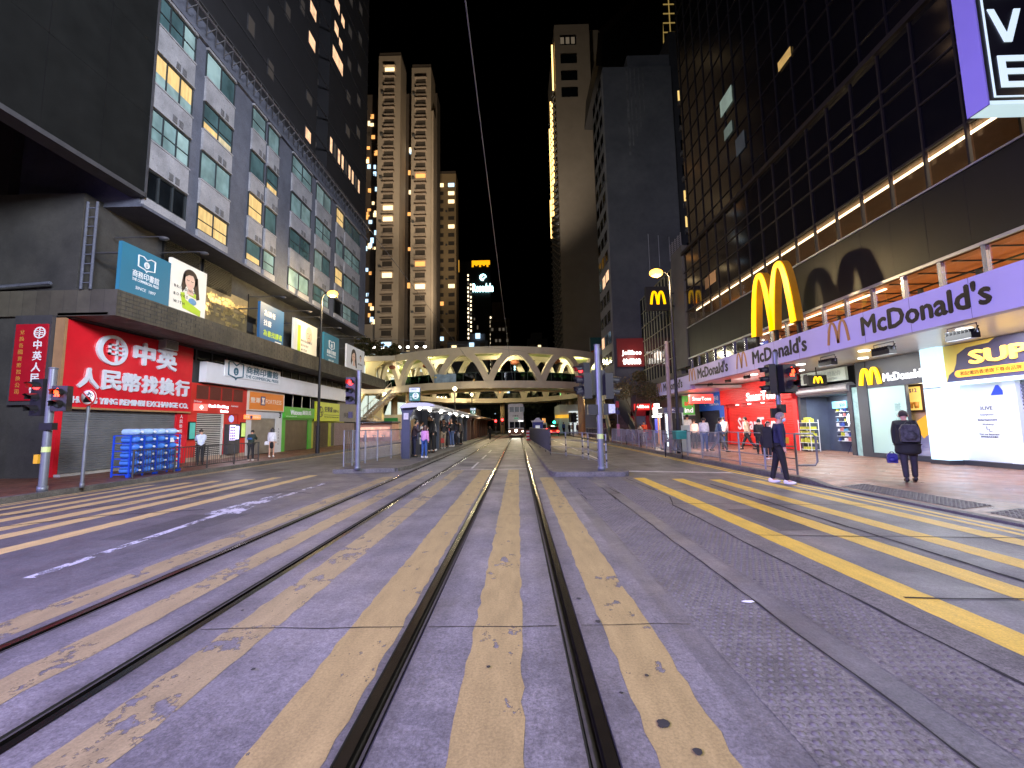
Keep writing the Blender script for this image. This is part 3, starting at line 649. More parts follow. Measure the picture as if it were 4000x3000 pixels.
def p_bank(t):
    b = MB(); b.box(XS-.05, XS+.08, 17.35, 17.85, .3, 3.5); b.box(XS-.05, XS+.08, 20.55, 21.12, .3, 3.5); b.box(XS-.05, XS+.08, 17.85, 20.55, 2.2, 3.5); b.build('red_surround', red_b, t)
    b = MB(); b.box(XS-.05, XS+.1, 17.3, 21.12, .12, .3); b.build('plinth', M('pale_plinth', (170, 150, 134), .6, 0, .15, 3), t)
    b = MB()
    for k in range(4):
        y = 17.75+k*.78
        for q in range(12): b.bar((XS+.1, y, 2.84+q*.05), (XS+.1, y+.68, 2.84+q*.05), .03, .018)
        b.box(XS+.081, XS+.09, y, y+.68, 2.82, 3.42)
    b.build('vent_louvre', M('louvre_red', (110, 52, 44), .6, 0, .1, 4), t)
    b = MB(); b.box(XS+.02, XS+.04, 17.9, 19.4, .2, 2.2); b.build('dark_interior', M('lobby_dark', (48, 46, 46), .5, 0, .2, 2), t)
    b = MB()
    for k in range(24): b.bar((XS+.06, 17.88, .25+k*.083), (XS+.06, 19.38, .25+k*.083), .02, .028)
    b.box(XS, XS+.1, 19.38, 19.48, .15, 2.2); b.build('slatted_shutter', M('slat_white', (210, 208, 204), .45, .2, .1, 3), t)
    b = MB(); b.box(XS-.02, XS+.05, 19.5, 20.5, .25, 2.18); b.build('machine_surround', M('machine_red', (190, 30, 30), .4, 0, .1, 2), t)
    b = MB(); b.box(XS, XS+.28, 19.62, 20.42, .3, 1.72); b.build('machine_body', dark_grey, t)
    b = MB(); b.box(XS+.28, XS+.285, 19.68, 20.08, .95, 1.66); b.build('lit_panel', E('machine_white', (225, 205, 255), 2.2, var=.5), t)
    b = MB(); b.box(XS+.28, XS+.29, 20.1, 20.32, 1.0, 1.62); b.build('lit_screen', E('machine_blue', (190, 190, 255), 4), t)
    b = MB()
    for k in range(5):
        for q in range(3): b.box(XS+.286, XS+.3, 19.71+q*.12, 19.79+q*.12, .98+k*.135, 1.06+k*.135)
    b.build('buttons', M('button_grey', (90, 86, 120), .5, 0, .2, 9), t)
    for y, c in ((17.42, (70, 160, 150)), (20.72, (190, 215, 120))):
        b = MB(); b.box(XS+.08, XS+.14, y-.03, y+.33, 1.05, 1.82); b.build('poster_case', black_m, t); b = MB(); b.box(XS+.14, XS+.146, y, y+.3, 1.1, 1.77); b.build('poster_light', E('case_light_%d' % c[0], c, .8, var=.35), t)
    b = MB(); b.prism(ring(.17, 8), (XS+.06, 20.05, 1.98), UL, VL, .02); b.build('badge', E('badge_blue', (150, 160, 240), 1.2), t)
shop('red cash machine lobby with half open white slatted shutter', 17.35, 21.12, p_bank)
light('machine_light', 'AREA', (XS+.6, 19.9, 2.1), 26, (.88, .86, 1), (XS+2.2, 19.5, 0), .8, .2)
s3 = thing('shop_sign', 'small lit red sign with glowing white lettering over the cash machine', 'sign', (XS, 17.6, 2.3))
b = MB(); b.box(XS+.08, XS+.16, 17.63, 18.35, 2.3, 2.6); b.build('lit_box', E('sign_coral', (255, 120, 110), 1.0), s3)
b = MB(); b.prism([(-.12, 0), (0, .1), (.12, 0), (0, -.1)], (XS+.16, 17.98, 2.45), UL, VL, .01); b.build('emblem', E('sign_white_soft', (255, 245, 240), 1.6), s3)
text('lettering', 'Bank Banking', (XS+.09, 18.5, 2.44), UL, VL, 1.25, .17, E('sign_white_hot', (255, 245, 255), 2.2), s3, .012, .02); text('lettering', 'Services', (XS+.09, 19.25, 2.27), UL, VL, .5, .12, MAT['sign_white_hot'], s3, .03, .02)
text('lettering', '24-hour', (XS+.09, 17.62, 2.66), UL, VL, .45, .09, whitel, s3); text('lettering', 'Automated', (XS+.09, 19.95, 2.56), UL, VL, .5, .09, whitel, s3)
# white fascia with bookshop lettering
wf = thing('shop_sign', 'long white fascia with teal book emblem and lettering', 'sign', (XS, 17.8, 3.5))
b = MB(); b.box(XS+.1, XS+.42, 17.82, 33.2, 3.55, 4.45); b.build('panel', M('fascia_white', (220, 221, 226), .5, 0, .05, 1.5), wf)
b = MB(); b.box(XS+.42, XS+.46, 18.9, 23.4, 3.95, 4.7); b.build('raised_panel', M('fascia_white2', (226, 228, 232), .5, 0, .03, 1.5), wf)
tl_ = M('teal_letter', (28, 92, 116), .5, 0, .05, 3); book_logo(wf, 19.65, 4.32, 1.05, XS+.46, tl_)
text('lettering', '商務印書館', (XS+.46, 20.4, 4.25), UL, VL, 2.75, .38, tl_, wf, .02); text('lettering', 'THE COMMERCIAL PRESS', (XS+.46, 20.35, 4.03), UL, VL, 2.85, .15, tl_, wf, .02)
def p_for(t):
    b = MB(); b.box(XS-.05, XS+.06, 21.12, 21.6, .12, 3.55); b.box(XS-.05, XS+.06, 23.8, 24.42, .12, 3.55); b.box(XS-.05, XS+.06, 21.6, 23.8, 2.05, 3.55); b.build('white_surround', M('shop_white', (196, 198, 204), .55, 0, .08, 2), t)
    b = MB(); shutter(b, XS, 21.6, 23.8, .14, 2.05); b.build('roller_shutter', shut_l, t)
    text('lettering', '3', (XS+.06, 24.1, 2.1), UL, VL, .2, .3, ink, t, .04)
    for k, ch in enumerate('恒生大廈入口'): text('lettering', ch, (XS+.06, 24.05, 1.4-k*.17), UL, VL, None, .1, ink, t)
shop('white shopfront with closed pale shutter below the orange sign', 21.12, 24.42, p_for)
s4 = thing('shop_sign', 'flat orange sign with white lettering and blue square mark', 'sign', (XS, 21.2, 2.5))
b = MB(); b.box(XS+.07, XS+.15, 21.2, 24.34, 2.5, 3.42); b.build('panel', M('sign_orange', (226, 128, 46), .5, 0, .06, 1), s4)
b = MB(); b.box(XS+.065, XS+.17, 21.14, 24.4, 2.44, 2.5); b.box(XS+.065, XS+.17, 21.14, 24.4, 3.42, 3.48); b.box(XS+.065, XS+.17, 21.14, 21.2, 2.5, 3.42); b.box(XS+.065, XS+.17, 24.34, 24.4, 2.5, 3.42); b.build('frame', M('frame_cream', (214, 200, 180), .5, 0, 0), s4)
sof = M('letter_soft', (238, 216, 196), .5, 0, 0); text('lettering', '豐澤', (XS+.15, 21.32, 2.85), UL, VL, .78, .28, sof, s4, .02); text('lettering', 'FORTRESS', (XS+.15, 22.62, 2.85), UL, VL, 1.5, .24, sof, s4, .005)
b = MB(); b.box(XS+.15, XS+.16, 22.18, 22.56, 2.74, 3.22); b.m = 1; b.prism([(-.14, -.18), (.14, -.18), (.06, 0), (.14, .18), (-.14, .18), (-.06, 0)], (XS+.16, 22.37, 2.98), UL, VL, .008); b.build('square_mark', [M('mark_navy', (44, 48, 110), .5, 0, 0), sof], s4)
s5 = thing('shop_sign', 'small lit orange strip sign low beside the red cash lobby', 'sign', (XS, 20.9, 1.95)); b = MB(); b.box(XS+.07, XS+.14, 20.93, 22.25, 1.98, 2.2); b.build('lit_box', E('strip_orange', (255, 150, 80), .9), s5)
text('lettering', '豐澤', (XS+.14, 20.98, 2.03), UL, VL, .3, .12, whitel, s5); text('lettering', 'FORTRESS', (XS+.14, 21.6, 2.04), UL, VL, .55, .1, whitel, s5); b = MB(); b.box(XS+.14, XS+.15, 21.36, 21.54, 2.0, 2.17); b.build('square_mark', MAT['mark_navy'], s5)
grn = M('shop_green', (74, 158, 52), .5, 0, .08, 2)
def p_wat(t):
    b = MB(); b.box(XS-.05, XS+.08, 24.42, 24.75, .12, 2.05); b.box(XS-.05, XS+.08, 27.5, 27.95, .12, 2.05); b.box(XS-.05, XS+.1, 24.42, 28.05, 2.0, 2.12); b.build('green_surround', grn, t)
    b = MB(); shutter(b, XS, 24.75, 27.5, .14, 2.0); b.build('roller_shutter', shut_b, t)
    b = MB(); b.box(XS-.06, XS-.02, 24.42, 28.1, 2.76, 3.55)
    b.build('dark_transom', dkglass, t); b = MB(); [b.box(XS-.02, XS+.02, y, y+.06, 2.76, 3.55) for y in (24.6, 25.6, 26.7, 27.8)]; b.build('transom_frame', alu, t)
shop('green framed shop with closed brown shutter', 24.42, 28.05, p_wat)
s6 = thing('shop_sign', 'bright green sign board with white lettering', 'sign', (XS, 24.4, 2.1)); b = MB(); b.box(XS+.06, XS+.2, 24.42, 28.05, 2.12, 2.78); b.build('panel', M('sign_green', (70, 170, 50), .45, 0, .06, 1), s6)
text('lettering', 'Watsons', (XS+.2, 25.05, 2.32), UL, VL, 1.3, .28, whitel, s6, .02, .02); text('lettering', '屈臣氏', (XS+.2, 26.45, 2.34), UL, VL, 1.1, .26, whitel, s6, .02, .02); text('lettering', 'your personal store', (XS+.2, 24.6, 2.17), UL, VL, 1.2, .08, whitel, s6)
def p_yel(t):
    b = MB(); shutter(b, XS-.02, 28.3, 30.6, .14, 1.9); b.build('roller_shutter', shut_b, t); b = MB(); b.box(XS-.05, XS+.03, 28.05, 28.3, .12, 1.95); b.box(XS-.05, XS+.03, 30.6, 31.5, .12, 1.95); b.box(XS-.05, XS+.03, 28.05, 33.3, 1.88, 1.97); b.build('lime_trim', M('trim_lime', (156, 160, 50), .5, 0, .1, 2), t)
    b = MB(); b.box(XS-.05, XS+.04, 31.0, 31.45, .14, 1.85); b.build('side_door', dark_grey, t)
shop('shuttered shop under the yellow green agency sign', 28.05, 31.5, p_yel)
s7 = thing('shop_sign', 'yellow green agency sign with dark round emblem and characters', 'sign', (XS, 28.3, 1.95)); b = MB(); b.box(XS+.06, XS+.18, 28.3, 32.05, 1.97, 3.3); b.build('panel', M('sign_lime', (196, 206, 44), .45, 0, .06, 1), s7)
olive = M('letter_olive', (58, 66, 24), .5, 0, 0); text('lettering', '安樂窩', (XS+.18, 29.55, 2.62), UL, VL, 1.25, .4, olive, s7, .03); text('lettering', '僱傭中心', (XS+.18, 30.95, 2.62), UL, VL, .95, .24, olive, s7, .02); text('lettering', 'Nice Sweet Home Employment Agency', (XS+.18, 29.55, 2.2), UL, VL, 2.4, .13, olive, s7, .01)
b = MB(); b.strip(ring(.36, 24), .03, (XS+.18, 28.95, 2.62), UL, VL, .01, True); b.strip([(-.18, -.3), (0, .22), (.2, -.28)], .035, (XS+.18, 28.95, 2.62), UL, VL, .01); b.ball((XS+.19, 28.95, 2.93), (.01, .09, .09)); b.strip([(0, -.05), (.32, .0)], .03, (XS+.18, 28.95, 2.62), UL, VL, .01); b.box(XS+.18, XS+.19, 29.5, 32, 2.4, 2.43); b.build('emblem', olive, s7)
def p_far(t):
    b = MB(); shutter(b, XS-.02, 31.6, 35.5, .14, 1.9); b.build('roller_shutter', M('shutter_pink', (176, 160, 168), .4, .4, .1, 2), t)
    b = MB(); b.box(XS-.04, XS+.02, 32.05, 36, 1.95, 3.5); b.build('grey_panel', M('panel_grey', (120, 118, 124), .6, 0, .1, 2), t); text('lettering', '多寶', (XS+.03, 33.2, 2.3), UL, VL, 1.0, .4, dark_grey, t, .02)
shop('pinkish shutter under a grey fascia at the far end', 31.6, 36, p_far)
b = MB(); b.box(XS-.1, XS+.05, 17.5, 36, 4.5, 4.95)
b.build('transom_band', dkglass, bld); b = MB(); [b.box(XS, XS+.08, 17.6+k*.95, 17.66+k*.95, 4.46, 4.97) for k in range(19)]; b.build('transom_mullions', dark_grey, bld)
ac = thing('air_conditioner', 'boxy grey air conditioner above the red exchange sign', 'air conditioner', (XS+.1, 15.7, 4.9)); b = MB(); b.box(XS+.05, XS+.5, 15.55, 16.15, 4.6, 4.97); b.build('casing', M('ac_white', (160, 160, 158), .5, 0, .15, 5), ac); b = MB(); [b.box(XS+.5, XS+.51, 15.6, 16.1, 4.64+k*.045, 4.66+k*.045) for k in range(7)]; b.build('grille', dark_grey, ac)
# dark junk and ladder in the side street
ald = thing('ladder', 'old aluminium step ladder leaning in the dark side street', 'ladder', (-15.5, 11.8, .12)); b = MB()
for dx in (0, .42): b.bar((-15.75+dx, 11.5, .12), (-15.6+dx*.75, 12.0, 2.0), .04, .05)
b.build('rails', M('ladder_grey', (120, 118, 114), .5, .4, .2, 6), ald); b = MB(); [b.bar((-15.72+.02*k, 11.55+.08*k, .35+.3*k), (-15.34-.01*k, 11.55+.08*k, .35+.3*k), .03, .06) for k in range(6)]; b.build('rungs', MAT['ladder_grey'], ald)
st_ = thing('market_stall', 'dark shuttered hawker stall in the unlit side street', 'stall', (-17.2, 11.5, .12)); b = MB(); b.box(-18.6, -16.1, 11.4, 12.2, .12, 2.0); b.build('body', M('stall_maroon', (70, 30, 36), .7, 0, .3, 3), st_)
b = MB(); b.prism([(-18.9, 2.0), (-15.9, 2.0), (-15.7, 2.15), (-16.6, 2.4), (-18.9, 2.35)], (0, 11.2, 0), UC, VL, -1.0); b.build('awning', M('tarp_grey', (96, 96, 92), .8, 0, .3, 4), st_); b = MB(); [b.box(-18.5+k*.5, -18.42+k*.5, 11.36, 11.4, .15, 2) for k in range(5)]; b.build('battens', dark_grey, st_)
b = MB(); b.box(-40, -16.5, 12.6, 12.9, .12, 30); tag(b.build('side_wall', M('dark_side_wall', (46, 42, 44), .9, 0, .3, 1)), 'dark wall closing the unlit side street by the ladder', 'wall')  # plain dark mottled wall colour
# ------------------------------------------------- dark tower behind
tw = thing('office_tower', 'dark tower with a few warm lit windows above the grey block', 'building', (-14.5, 18, 17))
twm = M('tower_dark', (36, 36, 40), .7, 0, .2, .6); b = MB(); b.box(-40, -14.5, 13, 28.4, 17.9, 70); b.box(-40, -15.4, 28.4, 30.2, 17.9, 70); b.box(-40, -14.5, 30.2, 38.4, 17.9, 70); b.build('tower_wall', twm, tw)
warmw = E('tower_window_warm', (255, 206, 160), 1.3, var=.6); dimw = E('tower_window_dim', (90, 84, 80), .22)
win = [(26.95, 27.8, 31.5, 32.4, 1), (26.9, 27.8, 29.0, 29.9, 1), (26.9, 27.6, 21.7, 22.5, 1), (30.7, 31.6, 36.2, 37.2, 1), (32, 32.6, 36, 36.8, 1), (30.8, 31.5, 34, 34.9, 1), (31.7, 32.3, 33.6, 34.3, 1), (30.6, 32.5, 31.4, 32.5, 1), (26.9, 27.6, 24.6, 25.2, 0)]
for k in range(9): win.append((30.6+k*.72, 30.95+k*.72, 23.3, 24.5, 1 if k % 3 != 1 else 0))
for k in range(16): win.append((17+(k*1.7) % 10, 17.5+(k*1.7) % 10, 22+(k*2.3) % 17, 22.9+(k*2.3) % 17, 0))
for k in range(10): win.append((33.5+(k % 2)*2.3, 34.2+(k % 2)*2.3, 27+k*1.6, 27.8+k*1.6, 0))
for y0, y1, z0, z1, L in win:
    f = MB(); f.box(-14.52, -14.46, y0-.06, y1+.06, z0-.06, z1+.06); fr = f.build('window', dark_grey, tw); p = MB(); p.box(-14.46, -14.45, y0, y1, z0, z1); p.build('pane', warmw if L else dimw, fr)
for k in range(6):
    b = MB(); b.box(-15.4, -14.9, 28.6, 29.3, 20+k*2.6, 20.45+k*2.6); b.build('air_conditioner', M('ac_dim', (92, 90, 88), .6, 0, .1, 5), tw)
b = MB(); [b.box(-14.5, -14.44, 13, 38.4, 20.4+k*2.55, 20.5+k*2.55) for k in range(18)]; b.build('floor_ledges', M('ledge_dark', (48, 48, 52), .7, 0, .1, 2), tw)
# ================================================================ RIGHT BUILDING
def glass_mat(name, tint, refl=.9):
    m = bpy.data.materials.new(name); m.use_nodes = True; nt = m.node_tree; nt.nodes.clear()
    o = nt.nodes.new('ShaderNodeOutputMaterial'); mx = nt.nodes.new('ShaderNodeMixShader'); tr = nt.nodes.new('ShaderNodeBsdfTransparent'); gl = nt.nodes.new('ShaderNodeBsdfGlossy'); lw = nt.nodes.new('ShaderNodeLayerWeight')
    pw = nt.nodes.new('ShaderNodeMath'); pw.operation = 'POWER'; pw.inputs[1].default_value = 4; ad = nt.nodes.new('ShaderNodeMath'); ad.operation = 'MULTIPLY_ADD'; ad.inputs[1].default_value = .7; ad.inputs[2].default_value = .04
    nt.links.new(lw.outputs['Facing'], pw.inputs[0]); nt.links.new(pw.outputs[0], ad.inputs[0])
    tr.inputs[0].default_value = lin(tint); gl.inputs['Roughness'].default_value = .03; gl.inputs[0].default_value = (refl,)*3+(1,)
    nt.links.new(ad.outputs[0], mx.inputs[0]); nt.links.new(tr.outputs[0], mx.inputs[1]); nt.links.new(gl.outputs[0], mx.inputs[2]); nt.links.new(mx.outputs[0], o.inputs[0]); MAT[name] = m; return m
clear = glass_mat('clear_glass', (225, 228, 226)); smoked = M('smoked_glass', (13, 13, 15), .08, 0, 0); smoked2 = M('smoked_glass_tower', (10, 10, 13), .16, 0, .3, .4)
mull = M('mullion_bronze', (46, 43, 41), .45, .5, .12, 4); clad = M('black_cladding', (19, 19, 20), .42, 0, .15, 1.2, 0, .3)
arch_y = E('arch_yellow', (255, 196, 0), 1.15, (255, 190, 0)); arch_side = M('arch_side_yellow', (196, 140, 10), .5, 0, .12, 2)
XG, XF, XR_ = 11.0, 9.3, 12.3
YE = 26.3
rb = thing('glass_building', 'black glass commercial building with a lit restaurant behind the golden arches', 'building', (12, 6, 0))
b = MB(); b.box(XG, 40, -6, YE, 5.48, 7.45); b.build('cladding_band', clad, rb)
for k in range(17): b = MB(); b.box(XG-.004, XG, 9.75+k*1.03-.006, 9.75+k*1.03+.006, 5.5, 7.44); b.build('panel_seam', black_m, rb)
b = MB(); b.box(XG-.06, XG, -6, YE, 5.44, 5.52); b.box(XG-.05, XG, -6, YE, 7.42, 7.47); b.build('metal_trim', alu, rb)
b = MB(); b.box(14.6, 40, -6, YE, 7.45, 8.6); b.box(16.2, 40, -6, YE, 3.44, 5.48); b.box(XG+.1, 40, -6, YE, 8.62, 12.3); b.box(XG+.5, 40, -6, YE, 12.3, 80); b.box(13.6, 40, -6, YE, 0.1, 3.3); b.build('core_wall', M('core_black', (22, 22, 24), .7, 0, .2, 1), rb)
for k in range(-14, 17):   # glass rows under the ledge
    y0 = 9.53+k*1.03
    if y0 < -5: continue
    for r, (z0, z1) in enumerate(((8.55, 9.78), (9.84, 11.03), (11.09, 12.28))):
        if y0 > 25.6: continue
        p = MB(); p.box(XG, XG+.05, y0+.03, y0+1.0, z0, z1); p.build('pane', smoked, rb)
b = MB()
for k in range(-14, 18):
    y0 = 9.53+k*1.03
    if -5 < y0 < YE+.2: b.box(XG-.05, XG+.04, y0-.025, y0+.025, 7.47, 12.3)
for z in (8.52, 9.81, 11.06): b.box(XG-.04, XG+.04, -5, YE, z-.03, z+.03)
b.box(XG-.04, XG+.02, -5, YE, 10.6, 10.64); b.box(XG-.16, XG+.5, -6, YE+.05, 12.28, 12.45)
b.build('mullion_grid', mull, rb)
b = MB(); b.box(XG+.42, XG+.5, -6, YE, 12.45, 80); b.build('tower_glazing', smoked2, rb)
b = MB()
for k in range(-14, 18):
    y0 = 9.53+k*1.03
    if -5 < y0 < YE+.2: b.box(XG+.37, XG+.42, y0-.02, y0+.02, 12.45, 60)
for k in range(34): b.box(XG+.38, XG+.42, -5, YE, 13.6+k*1.3, 13.64+k*1.3)
b.build('tower_mullions', M('mullion_dark', (34, 32, 34), .5, .5, .12, 4), rb)
for y0, y1, z0, z1, c in ((20.0, 21.2, 17.9, 18.8, (150, 170, 155)), (20.2, 21.0, 16.4, 17.0, (110, 125, 115)), (15.6, 16.4, 16.2, 16.6, (230, 190, 110)), (19.2, 20.0, 14.8, 15.7, (60, 66, 70)), (22.2, 23.1, 9.1, 9.75, (160, 120, 80)), (23.1, 23.5, 9.05, 9.7, (120, 88, 60))):
    p = MB(); X = XG+.36 if z0 > 12.5 else XG-.006; p.box(X, X+.02, y0, y1, z0, z1); p.build('lit_pane', E('lit_pane_%d' % int(y0*10), c, .55, var=.5), rb)
lampw = E('strip_white', (255, 222, 180), 6); lampw2 = E('downlight_white', (255, 246, 235), 8)
wood = M('orange_wood', (190, 116, 60), .6, 0, .2, 2.5); brown = M('ceiling_brown', (120, 96, 74), .7, 0, .15, 3)
# restaurant rooms behind the two window strips
for z0, z1, XB, cm, nm in ((4.25, 5.44, 16.2, wood, 'lower'), (7.47, 8.5, 14.6, brown, 'upper')):
    b = MB(); b.box(XG+.1, XB, -6, YE, z1, z1+.03)
    b.build('room_ceiling', cm, rb)
    b = MB(); b.box(XB-.05, XB, -6, YE, z0, z1); b.build('room_back_wall', M('back_wall_tan', (176, 128, 84), .7, 0, .2, 1.5), rb)
    b = MB(); b.box(XG, XB, -6, YE, z0-.06, z0); b.build('room_floor', M('room_floor', (90, 70, 54), .6, 0, .2, 2), rb)
b = MB()
for k in range(26): b.box(XG+.2, 16, -4+k*.9, -3.96+k*.9, 5.41, 5.43)
for k in range(3): b.box(12.2+k*1.3, 12.25+k*1.3, -4, 19, 5.3, 5.34)
b.build('ceiling_tracks', black_m, rb)
b = MB()
for k in range(14): b.box(12.18+(k % 2)*1.3, 12.27+(k % 2)*1.3, 7.5+k*.8, 7.6+k*.8, 5.14, 5.3)
b.build('track_spots', black_m, rb)
b = MB(); b.box(XG+.3, XG+.37, 12.5, 18.9, 5.36, 5.4); b.build('ceiling_light_strip', lampw, rb)
b = MB(); b.box(XG+.28, XG+.36, 4, 25.6, 8.40, 8.44); b.build('ceiling_light_strip', lampw, rb)
b = MB()
for k in range(26):
    if 1 < k < 22: x = 12.2+(k*37 % 10)*.2; y = 10.4+k*.48; b.box(x, x+.05, y, y+.05, 7.9, 8.2)
b.build('hanging_lamp_tubes', lampw, rb)
b = MB(); b.box(12.6, 14.5, 23.2, 25.4, 7.5, 8.3); b.build('yellow_seat', E('seat_yellow', (255, 170, 20), .7), rb)
light('restaurant_light', 'AREA', (13, 13, 5.30), 320, (1, .74, .46), (13, 13, 0), 4, 12); light('restaurant_light', 'AREA', (12.6, 14, 8.35), 280, (1, .78, .52), (12.6, 14, 0), 2.4, 20)
light('restaurant_light', 'AREA', (12.3, 12, 4.35), 130, (1, .62, .3), (12.3, 12, 9), 2, 12)
for k in range(-8, 17):
    y0 = 9.5+k*1.03
    if y0 > 18.6:
        p = MB(); p.box(XG+.02, XG+.05, y0+.05, y0+.98, 4.28, 5.42); p.build('pane', smoked, rb)
    else:
        p = MB(); p.box(XG+.02, XG+.03, y0+.05, y0+.98, 4.28, 5.42); p.build('pane', clear, rb)
    q = MB(); q.box(XG-.04, XG+.06, y0-.05, y0+.05, 4.25, 5.45); q.build('window_post', M('post_chrome', (170, 174, 190), .25, .85, .1, 5), rb)
    p = MB(); p.box(XG+.02, XG+.03, y0+.05, y0+.98, 7.5, 8.5); p.build('pane', clear, rb)
b = MB(); b.box(11.8, 11.86, 19.4, 20.1, 4.6, 5.2); b.build('menu_screen', E('menu_blue', (70, 90, 220), 1.0, var=.7), rb)
b = MB()
for k in range(6): b.bar((11.6, 19.6+k*1.0, 5.1), (12.4, 20.2+k*1.0, 5.2), .05, .03)
b.build('light_tubes', lampw2, rb)
# fascia and canopy
fa = thing('shop_sign', 'long purple lit fascia repeating golden arches and bold black lettering', 'sign', (XF, 7.5, 3.4))
fasm = M('fascia_violet_tint', (178, 175, 210), .45, 0, .06, .8); b = MB(); b.box(XF, XF+.25, 7.35, 22.42, 3.44, 4.28); b.build('panel', fasm, fa)  # the screen's violet light is mixed into the fascia colour
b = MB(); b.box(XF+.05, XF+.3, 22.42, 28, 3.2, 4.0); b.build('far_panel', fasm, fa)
for k in range(11): b = MB(); b.box(XF-.002, XF, 8.4+k*1.3, 8.408+k*1.3, 3.44, 4.28); b.build('panel_seam', M('seam_violet', (96, 92, 120), .6, 0, 0), fa)
b = MB(); b.box(XF, XF+.25, 7.22, 7.35, 3.44, 4.28); b.build('end_cap', E('cap_white', (215, 235, 245), .7), fa)
gold_l = M('dull_gold', (168, 124, 70), .5, .2, .1, 4)
def arches(b, o, u, w, h, hw, depth):
    for c in (-.25, .25):
        pts = []; 
        for k in range(23):
            t = -1+2*k/22; inner = (t > 0) == (c < 0)
            y = 1-abs(t)**2.5
            pts.append(((c+.25*t)*w*.93, y*h))
        b.strip(pts, [hw*(.72+.28*min(1, abs(-1+2*k/22)*1.3)) for k in range(23)], o, u, VL, depth)
for k, y in enumerate((11.92, 17.12, 22.0)):
    b = MB(); arches(b, (XF, y, 3.63), UR, .82, .62, .042, .015); b.build('golden_arches', gold_l, fa)
blk = M('letter_black', (14, 13, 15), .45, 0, 0)
for y in (11.08, 16.29, 21.3): text('lettering', "McDonald's", (XF, y, 3.66), UR, VL, 3.05, .5, blk, fa, .03, .01)
text('lettering', "McDonald's", (XF+.05, 26.5, 3.42), UR, VL, 3.0, .48, blk, fa, .03, .01); b = MB(); arches(b, (XF+.05, 27.3, 3.42), UR, .8, .58, .042, .015); b.build('golden_arches', gold_l, fa)
cn = thing('canopy', 'white panelled canopy ceiling behind the purple fascia, over the lit shops', 'canopy', (10.8, 7, 3.4))
b = MB(); b.box(XF+.25, XR_+.4, 4, 22.42, 3.47, 3.6); b.box(XF+.25, XR_+.4, 22.42, 30, 3.25, 3.4); b.build('ceiling', M('canopy_white', (206, 208, 208), .28, .1, .06, 1.5), cn)
b = MB(); b.box(XF+.3, XG, 4, 26, 4.1, 4.2); b.build('roof_deck', dark_grey, cn)
for x, y in ((10.4, 9.6), (10.4, 12.4), (10.4, 15.2), (10.4, 18.2), (11.6, 10.8), (11.6, 13.9), (11.6, 17)):
    b = MB(); b.lathe([(.14, 3.455), (.14, 3.47)], (x, y, 0), 14); b.build('downlight', lampw2, cn)
light('canopy_light', 'AREA', (10.7, 9.6, 3.4), 360, (.93, .97, 1), (10.9, 9.6, 0), 1.6, 4.5); light('canopy_light', 'AREA', (10.6, 14.6, 3.4), 270, (1, .97, .93), (10.9, 14.6, 0), 1.6, 4.5)
light('canopy_light', 'AREA', (10.4, 19.8, 3.35), 330, (1, .93, .88), (12.6, 19.8, 1.2), .8, 7); light('canopy_light', 'AREA', (10.4, 25, 3.1), 160, (1, .95, .9), (11.6, 25, 0), 1, 4)
fl0 = None
for k, (y, lb) in enumerate(((9.05, 'black floodlight under the purple fascia in front of the navy sign'), (11.0, 'black floodlight under the fascia beside the lit white column'), (13.0, 'black floodlight under the fascia above the frosted glass'), (17.6, 'small black floodlight under the fascia in front of the red shutter'), (19.2, 'small black floodlight over the red shutter, second one along'), (21.0, 'small black floodlight over the middle of the red shutter'), (22.9, 'small black floodlight over the blue shop end'))):
    fl = thing('floodlight', lb, 'floodlight', (XF+.45, y, 3.42), 0, 'floodlights hung under the purple fascia')
    s = 1 if k < 3 else .6
    b = MB(); b.bar((-.05*s, -.28*s, -.2*s), (.05*s, -.28*s, -.05*s), .02, .02); b.box(-.11*s, .09*s, -.27*s, .27*s, -.3*s, -.18*s); [b.box(-.12*s, .1*s, -.25*s+i*.08*s, -.23*s+i*.08*s, -.18*s, -.1*s) for i in range(7)]; put(b, 'housing', black_m, fl)
    b = MB(); b.tube([(0, -.3*s, -.2*s), (0, -.3*s, 0), (0, .3*s, 0), (0, .3*s, -.2*s)], .014*s, 5); put(b, 'yoke', grey_metal, fl)
    b = MB(); b.box(-.1*s, .08*s, -.25*s, .25*s, -.31*s, -.302*s); put(b, 'lens', alu, fl)
# big arches on the canopy
ba = thing('arches_sign', 'huge yellow illuminated arches standing above the purple fascia', 'sign', (9.9, 15.6, 4.3))
b = MB(); arches(b, (9.46, 15.16, 4.76), UR, 2.55, 2.27, .155, -.24); b.build('body', arch_side, ba)
b = MB(); arches(b, (9.455, 15.16, 4.76), UR, 2.55, 2.27, .14, .03); b.build('lit_face', arch_y, ba)
for y in (13.95, 15.16, 16.37): b = MB(); b.bar((9.6, y, 4.2), (9.6, y, 4.8), .1, .1); b.build('support', black_m, ba)
light('arches_glow', 'POINT', (9.2, 15.7, 6), 14, (1, .72, .1), soft=.5)
